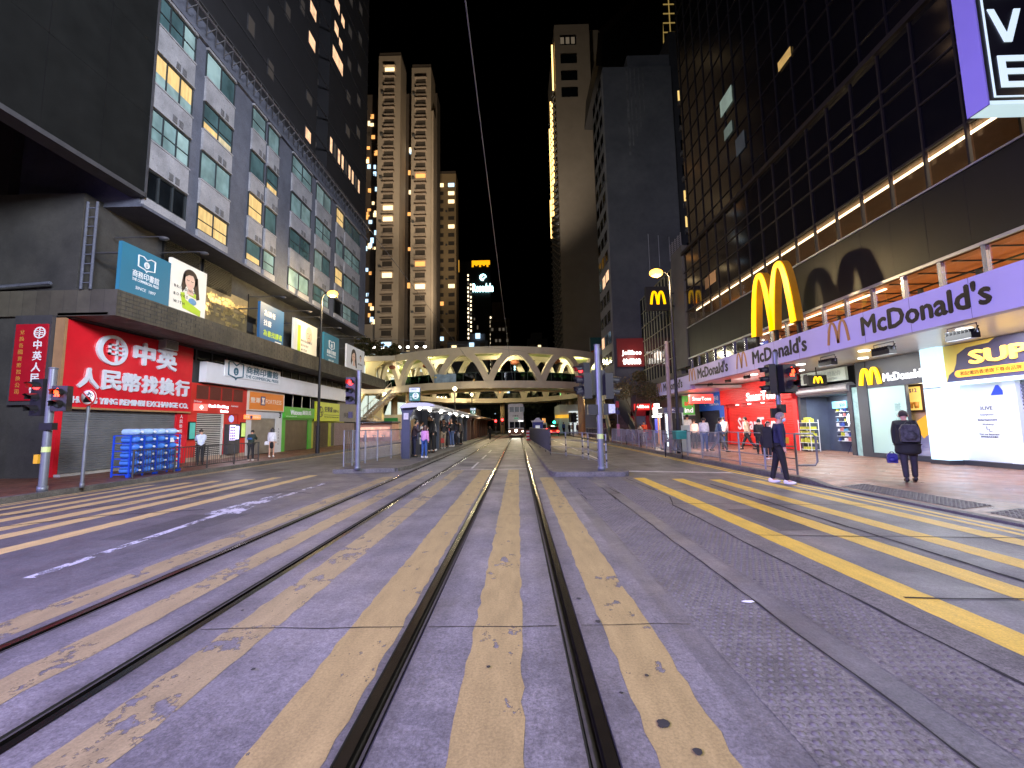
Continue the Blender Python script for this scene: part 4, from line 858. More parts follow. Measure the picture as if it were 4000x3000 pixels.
# box sign V E
vs = thing('shop_sign', 'tall black box sign with white letters V and E and a violet lit side', 'sign', (10.2, 7.9, 7.5))
b = MB(); b.box(9.4, XG, 7.72, 8.07, 7.62, 14); b.build('body', M('box_black', (20, 20, 22), .4, 0, .05, 2), vs); b = MB(); b.box(9.37, 9.4, 7.7, 8.09, 7.54, 14); b.build('side_panel', M('box_violet_lit', (150, 142, 214), .5, 0, .03, 1), vs)  # violet screen light painted into the side panel colour
b = MB(); b.box(9.4, XG, 7.7, 8.07, 7.54, 7.62); b.build('bottom_light', E('box_white', (205, 232, 238), .8), vs)
w_e = E('letter_lit', (205, 225, 232), .9); b = MB(); b.box(9.52, 9.545, 7.7, 7.72, 7.72, 14); b.box(9.52, XG, 7.7, 7.72, 7.7, 7.725); b.build('border_line', w_e, vs)
b = MB(); b.prism([(-.33, .36), (-.2, .36), (0, -.18), (.2, .36), (.33, .36), (.075, -.36), (-.075, -.36)], (9.95, 7.72, 9.25), UC, VL, .015); b.build('lettering', w_e, vs)
b = MB(); b.prism([(-.3, -.34), (.32, -.34), (.32, -.22), (-.16, -.22), (-.16, -.06), (.28, -.06), (.28, .06), (-.16, .06), (-.16, .22), (.32, .22), (.32, .34), (-.3, .34)], (9.99, 7.72, 8.25), UC, VL, .015); b.build('lettering', w_e, vs)
b = MB(); b.prism([(-.32, .36), (-.18, .36), (-.18, -.2), (.3, -.2), (.3, -.36), (-.32, -.36)], (9.95, 7.72, 10.25), UC, VL, .015); b.build('lettering', w_e, vs)
# ---------------------------------------------------------------- shops, X = 12.3
lc = thing('lit_column', 'glowing white shop column beside the frosted glass', 'column', (12.2, 12.1, .12)); b = MB(); b.box(12.02, 13.4, 11.9, 12.4, .24, 3.46); b.build('panel', E('column_white', (205, 235, 250), 1.0), lc); b = MB(); b.box(12.0, 13.4, 11.88, 12.42, .12, .24); b.build('plinth', M('plinth_dark', (54, 56, 60), .4, 0, .1, 3), lc)
b = MB(); b.box(11.995, 12.02, 11.89, 12.41, 2.28, 2.3); b.build('joint', dark_grey, lc)
su = thing('shop_sign', 'navy sign with yellow SUPREME letters and a lit white border', 'sign', (12.2, 10, 2.4))
b = MB(); b.box(12.22, 12.5, 5, 11.9, 2.42, 3.46); b.build('panel', M('sign_navy', (66, 62, 92), .4, 0, .08, 1), su); b = MB(); b.box(12.16, 12.5, 5, 11.9, 2.34, 2.42); b.build('light_border', E('border_white', (215, 235, 250), 1.6), su)
b = MB(); b.prism([(0, 1.03), (1.3, 1.03), (1.15, .93), (.6, .9), (.35, .75), (.3, .5), (.22, .3), (.08, .2), (0, .02)], (12.22, 11.9, 2.42), UR, VL, .01); b.build('yellow_blob', M('blob_yellow', (232, 206, 96), .5, 0, 0), su)
text('lettering', 'SUPREME', (12.22, 11.2, 2.86), UR, VL, 3.1, .34, E('supreme_yellow', (255, 205, 96), 1.5), su, .035, .05)
b = MB(); b.prism([(.1*math.cos(a)-0, .1*math.sin(a)) for a in [math.pi/2+k*math.pi/8 for k in range(9)]]+[(1.5+.1*math.cos(a), .1*math.sin(a)) for a in [-math.pi/2+k*math.pi/8 for k in range(9)]], (12.22, 11.55, 2.63), UR, VL, .02); b.build('pill_label', E('pill_orange', (255, 184, 60), .95), su)
text('lettering', '和記電訊香港旗下尊尚品牌', (12.2, 11.5, 2.575), UR, VL, 1.4, .11, M('label_brown', (110, 60, 20), .5, 0, 0), su, .01)
def p_sup(t):
    b = MB(); b.box(12.55, 12.7, 10.75, 11.88, .25, 2.34); b.build('white_panel', M('panel_white', (214, 222, 222), .4, 0, .03, 1), t)
    b = MB(); b.box(12.45, 12.6, 10.5, 10.78, .25, 2.34); b.build('white_pillar', M('pillar_white', (220, 230, 236), .5, 0, .03, 1), t)
    b = MB(); b.box(12.4, 13.4, 5, 11.9, .1, .25); b.build('plinth', MAT['plinth_dark'], t); b = MB(); shutter(b, 12.6, 5, 10.5, .25, 2.34, -1, .09); b.build('roller_shutter', shut_g, t)
    for s_, z, h in (('3LIVE', 1.62, .11), ('Smartphones', 1.46, .065), ('Entertainment', 1.33, .065), ('Workshop', 1.2, .065), ('Visit our Basement', .95, .05), ('歡迎蒞臨地庫旗艦店', .88, .05)): text('lettering', s_, (12.55, 11.3, z), UR, VL, None, h*.85, ink, t, .01, .003, 'C')
    b = MB(); b.strip([(0, .08), (0, 0), (.06, 0), (.06, -.06), (.12, -.06)], .008, (12.55, 11.34, 1.1), UR, VL, .004); b.build('stair_symbol', ink, t); b = MB(); b.prism([(-.17, -.12), (.17, -.12), (.03, .14), (-.03, .14)], (12.55, 10.98, 2.12), UR, VL, .006); b.build('blue_sticker', M('sticker_blue', (36, 70, 190), .4, 0, 0), t)
shop_r = lambda label, y0, parts: parts(thing('shopfront', label, 'shopfront', (XR_, y0, .12)))
shop_r('white walled phone shop with basement notice and half lit shutter', 9.3, p_sup)
frost = M('frosted_glass', (170, 206, 190), .35, 0, .03, .6)
def p_mc(t):
    b = MB(); b.box(12.34, 12.38, 13.32, 14.72, .28, 2.5); b.build('frosted_pane', frost, t); b = MB(); b.box(12.3, 12.62, 14.72, 15.15, .12, 3.46); b.box(12.3, 12.45, 12.42, 14.72, .12, .28); b.box(12.32, 12.4, 13.27, 13.32, .28, 2.5); b.build('dark_frame', M('frame_charcoal', (52, 58, 66), .4, .1, .1, 3), t)
    text('lettering', '當勞大廈', (12.34, 13.75, 1.95), (0, 0, -1), (0, -1, 0), 1.3, .22, M('ghost_letter', (142, 178, 164), .4, 0, 0), t)
    b = MB(); b.box(13.0, 13.05, 12.4, 14.7, .2, 2.5); b.build('stair_wall', M('stair_wall_tan', (214, 176, 130), .6, 0, .08, 2), t)
    for k in range(7): b = MB(); b.box(12.5+k*.07, 13.0, 12.42, 14.4, .28+k*.12, .4+k*.12); b.build('step', M('step_grey', (150, 150, 158), .5, 0, .1, 3), t)
    q = [PX(x, y, 12.75) for x, y in ((3568, 1655), (3668, 1585), (3668, 1648), (3608, 1712))]
    b = MB(); b.prism([(p.y, p.z) for p in q], (12.75, 0, 0), UL, VL, .05); b.build('yellow_handrail', E('handrail_yellow', (255, 190, 60), .6), t)
    q0, q1 = PX(3541, 1508, 12.95), PX(3617, 1608, 12.95); b = MB(); b.box(12.9, 12.99, q1.y, q0.y, q1.z, q0.z); b.build('poster_case', M('case_brown', (70, 44, 34), .5, 0, .1, 3), t); b = MB(); b.box(12.885, 12.9, q1.y+.05, q0.y-.05, q1.z+.06, q0.z-.05); b.build('poster_light', E('poster_glow', (255, 214, 110), .85, var=.25), t)
    text('lettering', '$12', (12.885, q0.y-.14, q0.z-.24), UR, VL, .26, .13, M('price_purple', (120, 60, 120), .5, 0, 0), t, .02)
    for y in (q1.y+.2, q1.y+.4): b = MB(); b.lathe([(.06, 0), (.09, .2)], (12.885, y, q1.z+.12), 10); b.build('printed_cup', M('cup_amber', (214, 140, 40), .5, 0, .2, 8), t)
    light('stair_light', 'POINT', (12.7, 13.0, 2.4), 14, (1, .82, .55), soft=.2)
shop_r('burger shop entrance with pale frosted pane and yellow stair rail', 12.42, p_mc)
ms = thing('shop_sign', 'dark sign panel with glowing yellow arches and white name over the frosted pane', 'sign', (12.3, 13.8, 2.5)); b = MB(); b.box(12.32, 12.6, 12.42, 15.15, 2.5, 3.46); b.build('panel', M('sign_slate', (62, 68, 80), .4, 0, .08, 1.5), ms)
b = MB(); arches(b, (12.28, 14.5, 2.62), UR, .82, .55, .06, .06); b.build('golden_arches', E('arch_small', (255, 205, 30), 1.6), ms); text('lettering', "McDonald's", (12.3, 14.0, 2.68), UR, VL, 1.5, .27, E('name_white', (255, 255, 255), 1.5), ms, .012, .03)
mb_ = thing('hanging_sign', 'small black box with yellow arches hung from the canopy', 'sign', (11.6, 16.4, 3)); b = MB(); b.box(11.2, 11.9, 16.0, 16.12, 2.75, 3.15); b.build('box', black_m, mb_); b = MB(); arches(b, (11.55, 16.0, 2.84), UC, .34, .24, .03, .01); b.build('golden_arches', MAT['arch_small'], mb_); b = MB(); b.bar((11.55, 16.06, 3.15), (11.55, 16.06, 3.46), .03, .03); b.build('hanger', black_m, mb_)
def p_acc(t):
    b = MB(); b.box(12.4, 12.55, 15.15, 15.5, .12, 2.6); b.build('side_poster', M('poster_mint', (150, 190, 180), .5, 0, .3, 4), t); b = MB(); b.box(12.35, 12.6, 15.5, 15.68, .12, 2.7); b.box(12.35, 12.6, 18.28, 18.45, .12, 2.9); b.box(12.3, 12.45, 15.68, 18.28, 2.42, 2.48); b.build('frame', dark_grey, t)
    b = MB(); b.tube([(12.42, 15.55, 2.64), (12.42, 18.4, 2.64)], .19, 14); b.build('shutter_roll', alu, t)
    b = MB(); b.box(13.5, 13.55, 15.68, 18.28, .12, 2.42); b.box(12.6, 13.5, 15.62, 15.68, .12, 2.42); b.box(12.6, 13.5, 18.28, 18.34, .12, 2.42); b.box(12.5, 13.5, 15.68, 18.28, 2.42, 2.46); b.build('shop_interior', M('interior_slate', (70, 78, 92), .6, 0, .15, 2), t)
    for k in range(7):
        b = MB(); b.box(13.3, 13.5, 15.8, 17.6, .55+k*.2, .565+k*.2); b.build('shelf', M('shelf_white', (210, 215, 220), .5, 0, 0), t)
    cols = [(60, 80, 150), (210, 210, 215), (190, 190, 60), (60, 60, 70), (90, 150, 180), (200, 120, 110), (230, 230, 225)]
    for ci, c in enumerate(cols):
        b = MB()
        for k in range(38):
            if (k*5+k//7) % 7 == ci: 
                pass
            y = 15.84+((k*7+ci*3) % 34)*.05; r_ = (k*3+ci) % 8; h = random.uniform(.08, .15)
            if (k+ci) % 3 == 0: b.box(13.26, 13.34, y, y+.04, .57+r_*.2, .57+r_*.2+h)
        if b.v: struct(b.build('merchandise', M('goods_%d' % ci, c, .5, 0, .2, 9), t), 'stuff')
    for y0, y1, s_, c in ((16.85, 17.6, '$20', (120, 200, 225)), (15.95, 16.7, '$30', (226, 214, 96))):
        b = MB(); b.box(13.2, 13.25, y0, y1, 1.9, 2.18); b.build('price_board', E('price_%d' % c[0], c, .6), t); text('lettering', s_, (13.2, y0+.34, 1.95), UR, VL, .26, .14, ink, t, .02)
    light('shop_light', 'AREA', (12.9, 17, 2.4), 130, (.9, .96, 1), (13.2, 17, 0), .6, 2)
shop_r('open phone accessory shop stacked with small goods under a rolled shutter', 15.15, p_acc)
sr = thing('shop_sign', 'pale green shop sign with grey writing above the rolled shutter', 'sign', (12.3, 16.8, 2.9)); b = MB(); b.box(12.3, 12.4, 15.6, 18.05, 2.92, 3.42); b.build('panel', M('sign_mint', (190, 208, 196), .5, 0, .06, 2), sr)
gl_ = M('letter_grey', (150, 170, 164), .5, 0, 0); text('lettering', '創誠手機配件', (12.3, 17.2, 3.12), UR, VL, 1.4, .2, gl_, sr); text('lettering', '手機配件專門店', (12.3, 17.1, 2.98), UR, VL, 1.1, .1, gl_, sr)
b = MB(); b.prism([(-.12, -.2), (.12, -.2), (.15, .05), (.1, .2), (-.1, .2), (-.15, .05)], (12.3, 17.75, 3.17), UR, VL, .006); b.build('emblem', ink, sr)
rgl = thing('ring_light', 'glowing white ring light on a tripod in the accessory shop', 'lamp', (12.7, 15.95, .12)); b = MB(); b.strip([(.2*math.cos(2*math.pi*k/24), .2*math.sin(2*math.pi*k/24)) for k in range(24)], .03, (12.7, 15.98, 1.45), UR, VL, .03, True); b.build('ring', E('ring_white', (235, 245, 255), 5), rgl); b = MB(); [b.bar((12.72, 15.98, .75), (12.72+.25*math.cos(a), 15.98+.25*math.sin(a), .13), .015, .015) for a in (.3, 2.4, 4.5)]; b.bar((12.72, 15.98, .7), (12.72, 15.98, 1.25), .02, .02); b.build('tripod', black_m, rgl)
rk = thing('display_rack', 'white wire rack of small goods beside the shop entrance', 'rack', (12.3, 18, .12)); b = MB(); [b.box(12.1, 12.45, 17.45, 18.15, .2+k*.28, .215+k*.28) for k in range(5)]; [b.bar((x, y, .13), (x, y, 1.45), .02, .02) for x in (12.1, 12.45) for y in (17.45, 18.15)]; b.build('frame', M('rack_white', (214, 214, 206), .5, 0, .05, 3), rk)
b = MB(); [b.box(12.12, 12.4, 17.5+i*.13, 17.58+i*.13, .22+k*.28, .22+k*.28+.1+.05*((i*k) % 3)) for k in range(5) for i in range(5) if (i+k) % 4]; struct(b.build('merchandise', MAT['goods_2'], rk), 'stuff')
redsh = M('shutter_red', (226, 46, 40), .42, .05, .06, 1)
def p_red(t):
    b = MB(); shutter(b, 12.42, 18.75, 24.6, .14, 2.25, -1, .085); b.build('roller_shutter', redsh, t); b = MB(); b.box(12.3, 12.5, 18.45, 18.75, .12, 2.4); b.box(12.3, 12.5, 24.6, 24.9, .12, 2.4); b.box(12.34, 12.5, 18.75, 24.6, 2.25, 2.4); b.build('red_frame', M('frame_red', (205, 32, 34), .45, 0, .06, 2), t)
    text('lettering', 'SmarTone', (12.39, 23.6, 1.0), UR, VL, 3.9, .62, M('soft_white', (250, 226, 220), .5, 0, 0), t, .025)
shop_r('closed red shutter with large white lettering beside the blue shop', 18.45, p_red)
ss = thing('shop_sign', 'slatted red sign box with glowing white lettering above the red shutter', 'sign', (12.1, 21, 2.4)); b = MB(); shutter(b, 12.1, 18.45, 24.9, 2.4, 3.42, -1, .12); b.box(12.12, 12.5, 18.45, 24.9, 2.4, 3.44); b.build('slatted_panel', redsh, ss); text('lettering', 'SmarTone', (12.05, 21.9, 2.48), UR, VL, 2.7, .42, E('sign_white_bright', (255, 246, 240), 1.5), ss, .012, .04)
b = MB(); [b.lathe([(.09, 2.33), (.09, 2.345)], (12.2, y, 0), 10) for y in (19.5, 20.8, 22, 23.2)]; b.build('downlights', lampw2, ss)
hs = thing('hanging_sign', 'small glowing red box sign with white lettering over the blue shop', 'sign', (10.5, 24.9, 3)); b = MB(); b.box(10.35, 11.75, 25.0, 25.2, 2.55, 3.1); b.build('box', E('box_red', (255, 84, 76), 1.0), hs); text('lettering', 'SmarTone', (10.5, 25.0, 2.72), UC, VL, 1.1, .22, MAT['sign_white_bright'], hs, .01, .01)
blue = M('shop_blue', (36, 96, 196), .45, 0, .08, 1)
def p_blu(t):
    b = MB(); b.box(12.3, 12.5, 24.9, 25.5, .12, 3.3); b.box(12.3, 12.5, 28.2, 29.4, .12, 3.3); b.box(12.28, 12.5, 24.9, 29.4, 2.15, 3.25); b.build('blue_surround', blue, t); b = MB(); shutter(b, 12.45, 25.5, 28.2, .14, 2.15, -1, .09); b.build('roller_shutter', M('shutter_navy', (56, 58, 66), .5, .3, .1, 2), t)
    text('lettering', '中国移动', (12.28, 26.7, 2.75), UR, VL, 1.2, .3, whitel, t, .01); text('lettering', 'China Mobile', (12.28, 26.7, 2.45), UR, VL, 1.2, .16, whitel, t); b = MB(); b.strip([(.2*math.cos(k*.5), .26*math.sin(k*.5)) for k in range(10)], .03, (12.28, 27.2, 2.72), UR, VL, .01); b.build('emblem', M('emblem_mint', (120, 210, 160), .5, 0, 0), t)
    b = MB(); b.box(12.28, 12.3, 28.5, 29.0, 1.0, 1.5); b.build('notice', M('notice_mint', (170, 206, 170), .5, 0, .1, 3), t)
shop_r('blue phone shop with closed dark shutter', 24.9, p_blu)
gs = thing('hanging_sign', 'upright green box sign with cut letters over the pavement', 'sign', (10.6, 26.2, 2.5)); b = MB(); b.box(10.45, 11.15, 26.3, 26.5, 1.9, 3.1); b.build('box', E('box_green', (70, 150, 60), .55), gs); text('lettering', 'and', (10.53, 26.3, 2.5), UC, VL, .52, .32, M('letter_red', (196, 50, 40), .5, 0, 0), gs, .03); text('lettering', 'ind', (10.53, 26.3, 2.05), UC, VL, .5, .3, whitel, gs, .03); b = MB(); b.box(10.43, 11.17, 26.28, 26.52, 1.86, 1.9); b.box(10.43, 11.17, 26.28, 26.52, 3.1, 3.14); b.build('frame', alu, gs)
# ================================================================ BACKGROUND, RIGHT
gb = thing('office_block', 'tall blank grey tower wall carrying the square red sign', 'building', (9.3, 39, 0))
gw = ground_mat('stained_render', (70, 73, 80), (90, 93, 99), .5, .85, .15, streak=0); b = MB(); b.box(9.3, 16.2, 39, 44.5, .1, 37.6); b.box(12, 16.35, 39.6, 44.5, 37.6, 39.4); b.build('tower_wall', gw, gb)
b = MB(); b.box(9.24, 9.3, 39.2, 44.4, .1, 37.2); b.build('street_wall', M('render_pale', (120, 120, 122), .8, 0, .15, 1.5), gb)
for k in range(17):
    for q, y in enumerate((39.8, 41.4, 43.0)):
        w = MB(); w.box(9.2, 9.25, y, y+1.1, 3.2+k*2.05, 4.3+k*2.05); wo = w.build('window', dkglass if (k, q) not in ((6, 0), (6, 1), (3, 2)) else warmw, gb)
        if q == 0: s_ = MB(); s_.box(9.14, 9.24, y-.1, y+1.2, 3.1+k*2.05, 3.2+k*2.05); s_.build('sill', concrete_m, wo)
b = MB(); [b.box(11.6+i*.42, 11.7+i*.42+.12*(i == 0), 38.985, 39.0, 28+i, 37.4) for i in range(5)]; b.build('water_stains', M('stain_pale', (92, 94, 98), .8, 0, .5, 1.5), gb)
jp = thing('shop_sign', 'square red wall sign with glowing white lettering on the grey tower', 'sign', (10.8, 38.9, 6.7)); b = MB(); b.box(9.5, 12.2, 38.8, 39, 6.75, 9.45); b.build('panel', E('panel_darkred', (120, 34, 34), .1, (120, 40, 40)), jp)
whot = E('letters_hot', (255, 250, 244), 2.2); text('lettering', 'Jollibee', (9.95, 38.8, 7.75), UC, VL, 1.8, .55, whot, jp, .02, .03); text('lettering', '快樂蜂', (10.0, 38.8, 6.95), UC, VL, 1.7, .55, whot, jp, .03, .03)
light('sign_glow', 'POINT', (10.9, 38.0, 7.6), 45, (1, .8, .7), soft=.4)
# green glass bay with reflections, street front of the block next door
gg = thing('glass_annex', 'low glass bay with pale grid lines beside the grey tower', 'building', (12, 28, 0))
gm = M('green_glass', (58, 64, 46), .05, .55, .1, .8); b = MB(); b.box(12, 20, 28.2, 39, 5.0, 13.2); b.build('glazing', gm, gg)
b = MB(); [b.box(11.95, 12, 28.2+k*.72, 28.24+k*.72, 5.0, 13.2) for k in range(16)]; [b.box(11.94, 12, 28.2, 39, 5+k*1.35, 5.05+k*1.35) for k in range(7)]; b.build('mullions', M('mullion_pale', (168, 166, 130), .5, .2, .1, 4), gg)
b = MB(); b.box(10.9, 14, 26.3, 28.2, 5.0, 13.0); b.box(11.2, 20, 28.2, 39, .1, 5.0); b.build('side_wall', M('annex_grey', (84, 84, 78), .6, 0, .2, 1), gg)
b = MB(); [b.bar((11.2, 27+i*.5, 13), (11.2, 27+i*.5, 14.2), .05, .05) for i in range(5)]; [b.bar((11.2, 27, 13.1+k*.14), (11.2, 29, 13.1+k*.14), .03, .03) for k in range(8)]; b.build('roof_fence', alu, gg)
b = MB(); [b.tube([(11.0-.4*i, 28.5+i, 12.8), (11.0-.4*i, 28.5+i, 14.6+i*.6)], .02, 5) for i in range(3)]; b.build('antenna_masts', alu, gg)
mx = thing('arches_sign', 'dark square box with yellow arches on a bracket beside the street lamp', 'sign', (9.7, 28, 9)); b = MB(); b.box(8.95, 10.5, 27.8, 28.1, 9.1, 10.75); b.build('box', M('box_charcoal', (34, 33, 34), .5, 0, .1, 2), mx); b = MB(); arches(b, (9.73, 27.8, 9.5), UC, 1.0, .88, .085, .02); b.build('golden_arches', arch_y, mx); b = MB(); b.bar((10.4, 28, 10.3), (11.6, 28, 10.3), .1, .1); b.bar((10.4, 28, 9.4), (11.6, 28, 9.4), .1, .1); b.build('bracket', black_m, mx)
# gap wall with slit lights
gw2 = thing('rear_block', 'dark recessed wall with slit lights between grey tower and black glass', 'building', (18, 39.6, 0)); b = MB(); b.box(16.4, 24, 39.6, 46, .1, 42); b.build('wall', M('wall_night', (38, 40, 46), .8, 0, .2, 1), gw2)
for k, L in enumerate((1, 0, 0, 0, 1, 1, 0)):
    z = 34.2-k*2.7; b = MB(); b.box(17.0, 17.2, 39.55, 39.6, z, z+1.1); b.build('slit_window', E('slit_lamp', (255, 214, 130), .9) if L else dkglass, gw2); b = MB(); b.box(16.9, 17.7, 39.2, 39.6, z-.75, z-.3); b.build('air_conditioner', MAT['ac_dim'], gw2)
# tall block with light tubes
lt = thing('tower_block', 'tall pale topped tower with vertical golden light tubes', 'building', (10, 85, 0)); b = MB(); b.box(9.8, 17.6, 85, 104, 3, 91); b.build('tower_wall', M('tower_beige', (150, 138, 124), .8, 0, .1, .3), lt)
b = MB(); b.box(17.6, 20.5, 86, 104, 3, 90.5); b.build('side_wing', M('wing_beige', (120, 110, 98), .8, 0, .1, .3), lt)
for k, z in enumerate((86, 81.5, 77.4, 73.4)):
    w = MB(); w.box(11, 14.6, 84.92, 85, z, z+2.1); w.build('window', dkglass, lt)
    if k == 0:
        for q in range(3): w = MB(); w.box(11.1+q*1.2, 11.9+q*1.2, 84.9, 84.92, z+.2, z+1.8); w.build('window', E('window_beige', (150, 136, 116), .3), lt)
b = MB()
for k in range(46):
    z = 8+k*1.55
    for q in range(6): y = 86+q*3; b.tube([(9.75, y, z), (9.35, y+.8, z), (9.75, y+1.6, z)], .22, 5)
b.build('bowed_balconies', M('balcony_grey', (96, 94, 92), .8, 0, .1, .5), lt)
tube_m = E('tube_gold', (255, 205, 120), 3.2)
for y, z0, z1 in ((86, 76, 87), (90, 56, 76), (93, 50, 79), (97, 52, 75), (100, 48, 58)):
    b = MB(); b.tube([(9.3, y, z0), (9.3, y, z1)], .16, 6); b.build('light_tube', tube_m, lt)
sb = thing('slanted_building', 'black building with a slanted roof edge behind the grey tower', 'building', (15, 60, 0)); P_ = [PY(x, y, 60) for x, y in ((2338, 260), (2345, 130), (2480, 8), (2500, -120), (2590, -120), (2590, 260))]
b = MB(); b.prism([(p.x, p.z) for p in P_], (0, 60, 0), UC, VL, -14); b.build('black_wall', M('wall_black2', (30, 27, 27), .6, 0, .15, .3), sb); b = MB(); b.bar(P_[1]+Vector((0, -.1, 0)), P_[2]+Vector((0, -.1, 0)), .1, 1.1); b.bar(P_[0]+Vector((0, -.1, 0)), P_[1]+Vector((0, -.1, 0)), .8, .1); b.build('roof_edge', M('edge_brown', (62, 54, 50), .7, 0, .1, 1), sb)
yt = thing('grid_tower', 'high glass tower with golden grid lines above the grey tower', 'building', (25, 70, 0)); a0 = PY(2568, 240, 70); a1 = PY(2682, 236, 70); b = MB(); b.box(a0.x, a1.x, 70, 80, 10, 92); b.build('glazing', M('tower_greengrey', (70, 70, 58), .3, .2, .2, .3), yt)
gold_e = E('grid_gold', (190, 160, 90), .45); b = MB(); [b.box(a0.x+k*(a1.x-a0.x)/4-.08, a0.x+k*(a1.x-a0.x)/4+.08, 69.9, 70, 50, 92) for k in range(5)]; [b.box(a0.x, a1.x, 69.9, 70, 52+k*1.9, 52.16+k*1.9) for k in range(21)]; b.build('golden_grid', gold_e, yt)
b = MB(); b.box(a1.x-1.9, a1.x, 69.8, 70, a1.z+.2, a1.z+3); b.build('lit_window', E('corner_gold', (255, 200, 100), 1.6), yt)
# poster wall under tall block
pw = thing('billboard', 'green and white billboard half hidden behind the footbridge roof', 'billboard', (9, 62, 9)); q0 = PY(2303, 1320, 62); q1 = PY(2360, 1420, 62); b = MB(); b.box(q0.x, q1.x, 61.7, 62, q1.z-3, q0.z); b.build('panel', M('billboard_white', (190, 196, 196), .6, 0, .05, 1), pw); b = MB(); b.prism([(0, 0), (0, 2.2), (2.2, 2.2), (2.2, 1.2)], (q0.x, 61.7, q0.z-2.2), UC, VL, .02); b.m = 1; b.prism([(0, -.3), (0, 0), (2.2, 1.2), (2.2, .95)], (q0.x, 61.69, q0.z-2.2), UC, VL, .02); b.build('printed_picture', [M('print_green', (40, 96, 88), .6, 0, .2, 1), M('print_orange', (196, 100, 40), .6, 0, 0)], pw)
# ================================================================ FAR TOWERS
crm = M('tower_cream', (190, 172, 150), .85, 0, .1, .25); crm2 = M('tower_tan', (176, 150, 112), .85, 0, .12, .25)
hood = M('window_hood', (166, 148, 130), .8, 0, .2, 1); lit_w = E('flat_lit_warm', (255, 225, 170), 1.8); lit_b = E('flat_lit_blue', (190, 225, 255), 1.6); lit_o = E('flat_lit_orange', (255, 180, 100), 1.2); drk = M('flat_window_dark', (84, 76, 68), .35, 0, .2, .5); recess = M('recess_dark', (92, 80, 70), .9, 0, .2, .3)
def cream_tower(name, label, x0, x1, y0, z1, n, litset, colX, m, hooded=True, depth=6, zb=22):
    t = thing(name, label, 'apartment tower', ((x0+x1)/2, y0, 0)); b = MB(); b.box(x0, x1, y0, y0+depth, 3, z1); b.build('tower_wall', m, t); b = MB(); b.box(x0+.1, x1-.1, y0+.2, y0+depth, z1, z1+1.2); b.build('roof_parapet', recess, t)
    proto = None
    for ci, (cx, w) in enumerate(colX):
        for k in range(n):
            z = zb+(z1-zb-3)*(k+.3)/n; L = litset.get((ci, k), 0)
            p = MB(); p.box(cx-w/2, cx+w/2, y0-.1, y0, z, z+1.45); [p.box(cx-w/2+w*j/4-.05, cx-w/2+w*j/4+.05, y0-.14, y0-.1, z, z+1.45) for j in range(5)]
            wo = p.build('window', [drk, lit_w, lit_b, lit_o][L], t)
            if (k*7+ci*3) % 4 == 1: a_ = MB(); a_.box(cx-w/2-1.1, cx-w/2-.4, y0-.5, y0, z-.2, z+.35); a_.build('air_conditioner', MAT['ac_dim'], wo)
            if hooded:
                h = MB(); h.prism([(0, 0), (0, .5), (-.9, .05)], (cx-w/2-.4, y0, z+1.6), (0, 1, 0), VL, w+.8) if False else h.add([(cx-w/2-.4, y0, z+2.1), (cx+w/2+.4, y0, z+2.1), (cx+w/2+.4, y0-.9, z+1.6), (cx-w/2-.4, y0-.9, z+1.6), (cx-w/2-.4, y0, z+1.6), (cx+w/2+.4, y0, z+1.6)], [(0, 1, 2, 3), (3, 2, 5, 4), (0, 3, 4), (1, 5, 2)])
                h.build('awning', hood, wo); h2 = MB(); h2.box(cx-w/2-.2, cx+w/2+.2, y0-.5, y0, z-.5, z-.1); h2.build('flower_rack', hood, wo)
    return t
cream_tower('apartment_tower', 'tallest cream apartment tower with one column of hooded windows, next to the dark tower', -38.4, -32.0, 110, 109, 26, {(0, 0): 2, (0, 6): 1, (0, 12): 1, (0, 11): 1, (0, 25): 1}, [(-35.2, 2.6)], crm)
cream_tower('apartment_tower', 'cream apartment tower with hooded windows between the tallest one and the tan tower', -28.8, -23.2, 110, 105, 25, {(0, 15): 3, (0, 7): 3, (0, 5): 1, (0, 17): 0}, [(-26.1, 2.6)], crm)
b = MB(); b.box(-23.2, -22.6, 110.6, 114, 3, 92); tag(b.build('stair_tower', crm), 'narrow cream stair shaft on the side of the second tower', 'building')
cream_tower('apartment_tower', 'shorter tan apartment tower with two window columns beside the cream pair', -31.0, -22.0, 150, 98, 22, {(0, 21): 1, (1, 21): 2, (1, 20): 1, (0, 3): 2, (1, 16): 1, (1, 19): 1, (0, 7): 3, (1, 9): 1}, [(-28.0, 2.4), (-23.8, 2.2)], crm2, False)
rc = thing('apartment_wing', 'dark recessed apartment wall with scattered lit windows between cream towers', 'apartment tower', (-34, 117, 0)); b = MB(); b.box(-46, -22.8, 117, 122, 3, 103); b.build('rear_wall', recess, rc)
random.seed(21)
for k in range(96):
    cx = -31.6+random.random()*2.3 if k % 3 == 0 else -44.5+random.random()*3.4; z = 14+random.random()*82; p = MB(); p.box(cx, cx+random.uniform(.6, 1.0), 116.8, 117, z, z+random.uniform(.8, 1.6)); p.build('window', (lit_w, lit_b, lit_o, drk, drk)[k % 5], rc)
b = MB(); b.box(-48, -38.6, 112, 116, 3, 30); b.box(-40, -20, 108, 110, 3, 21.5); b.build('podium', crm, rc)
ht = thing('hotel_tower', 'black hotel tower with glowing golden crown and lit white name', 'hotel', (-26, 260, 0)); b = MB(); b.box(-38.4, -16, 260, 280, 3, 108); b.build('tower_wall', M('hotel_black', (26, 24, 24), .6, 0, .1, .1), ht)
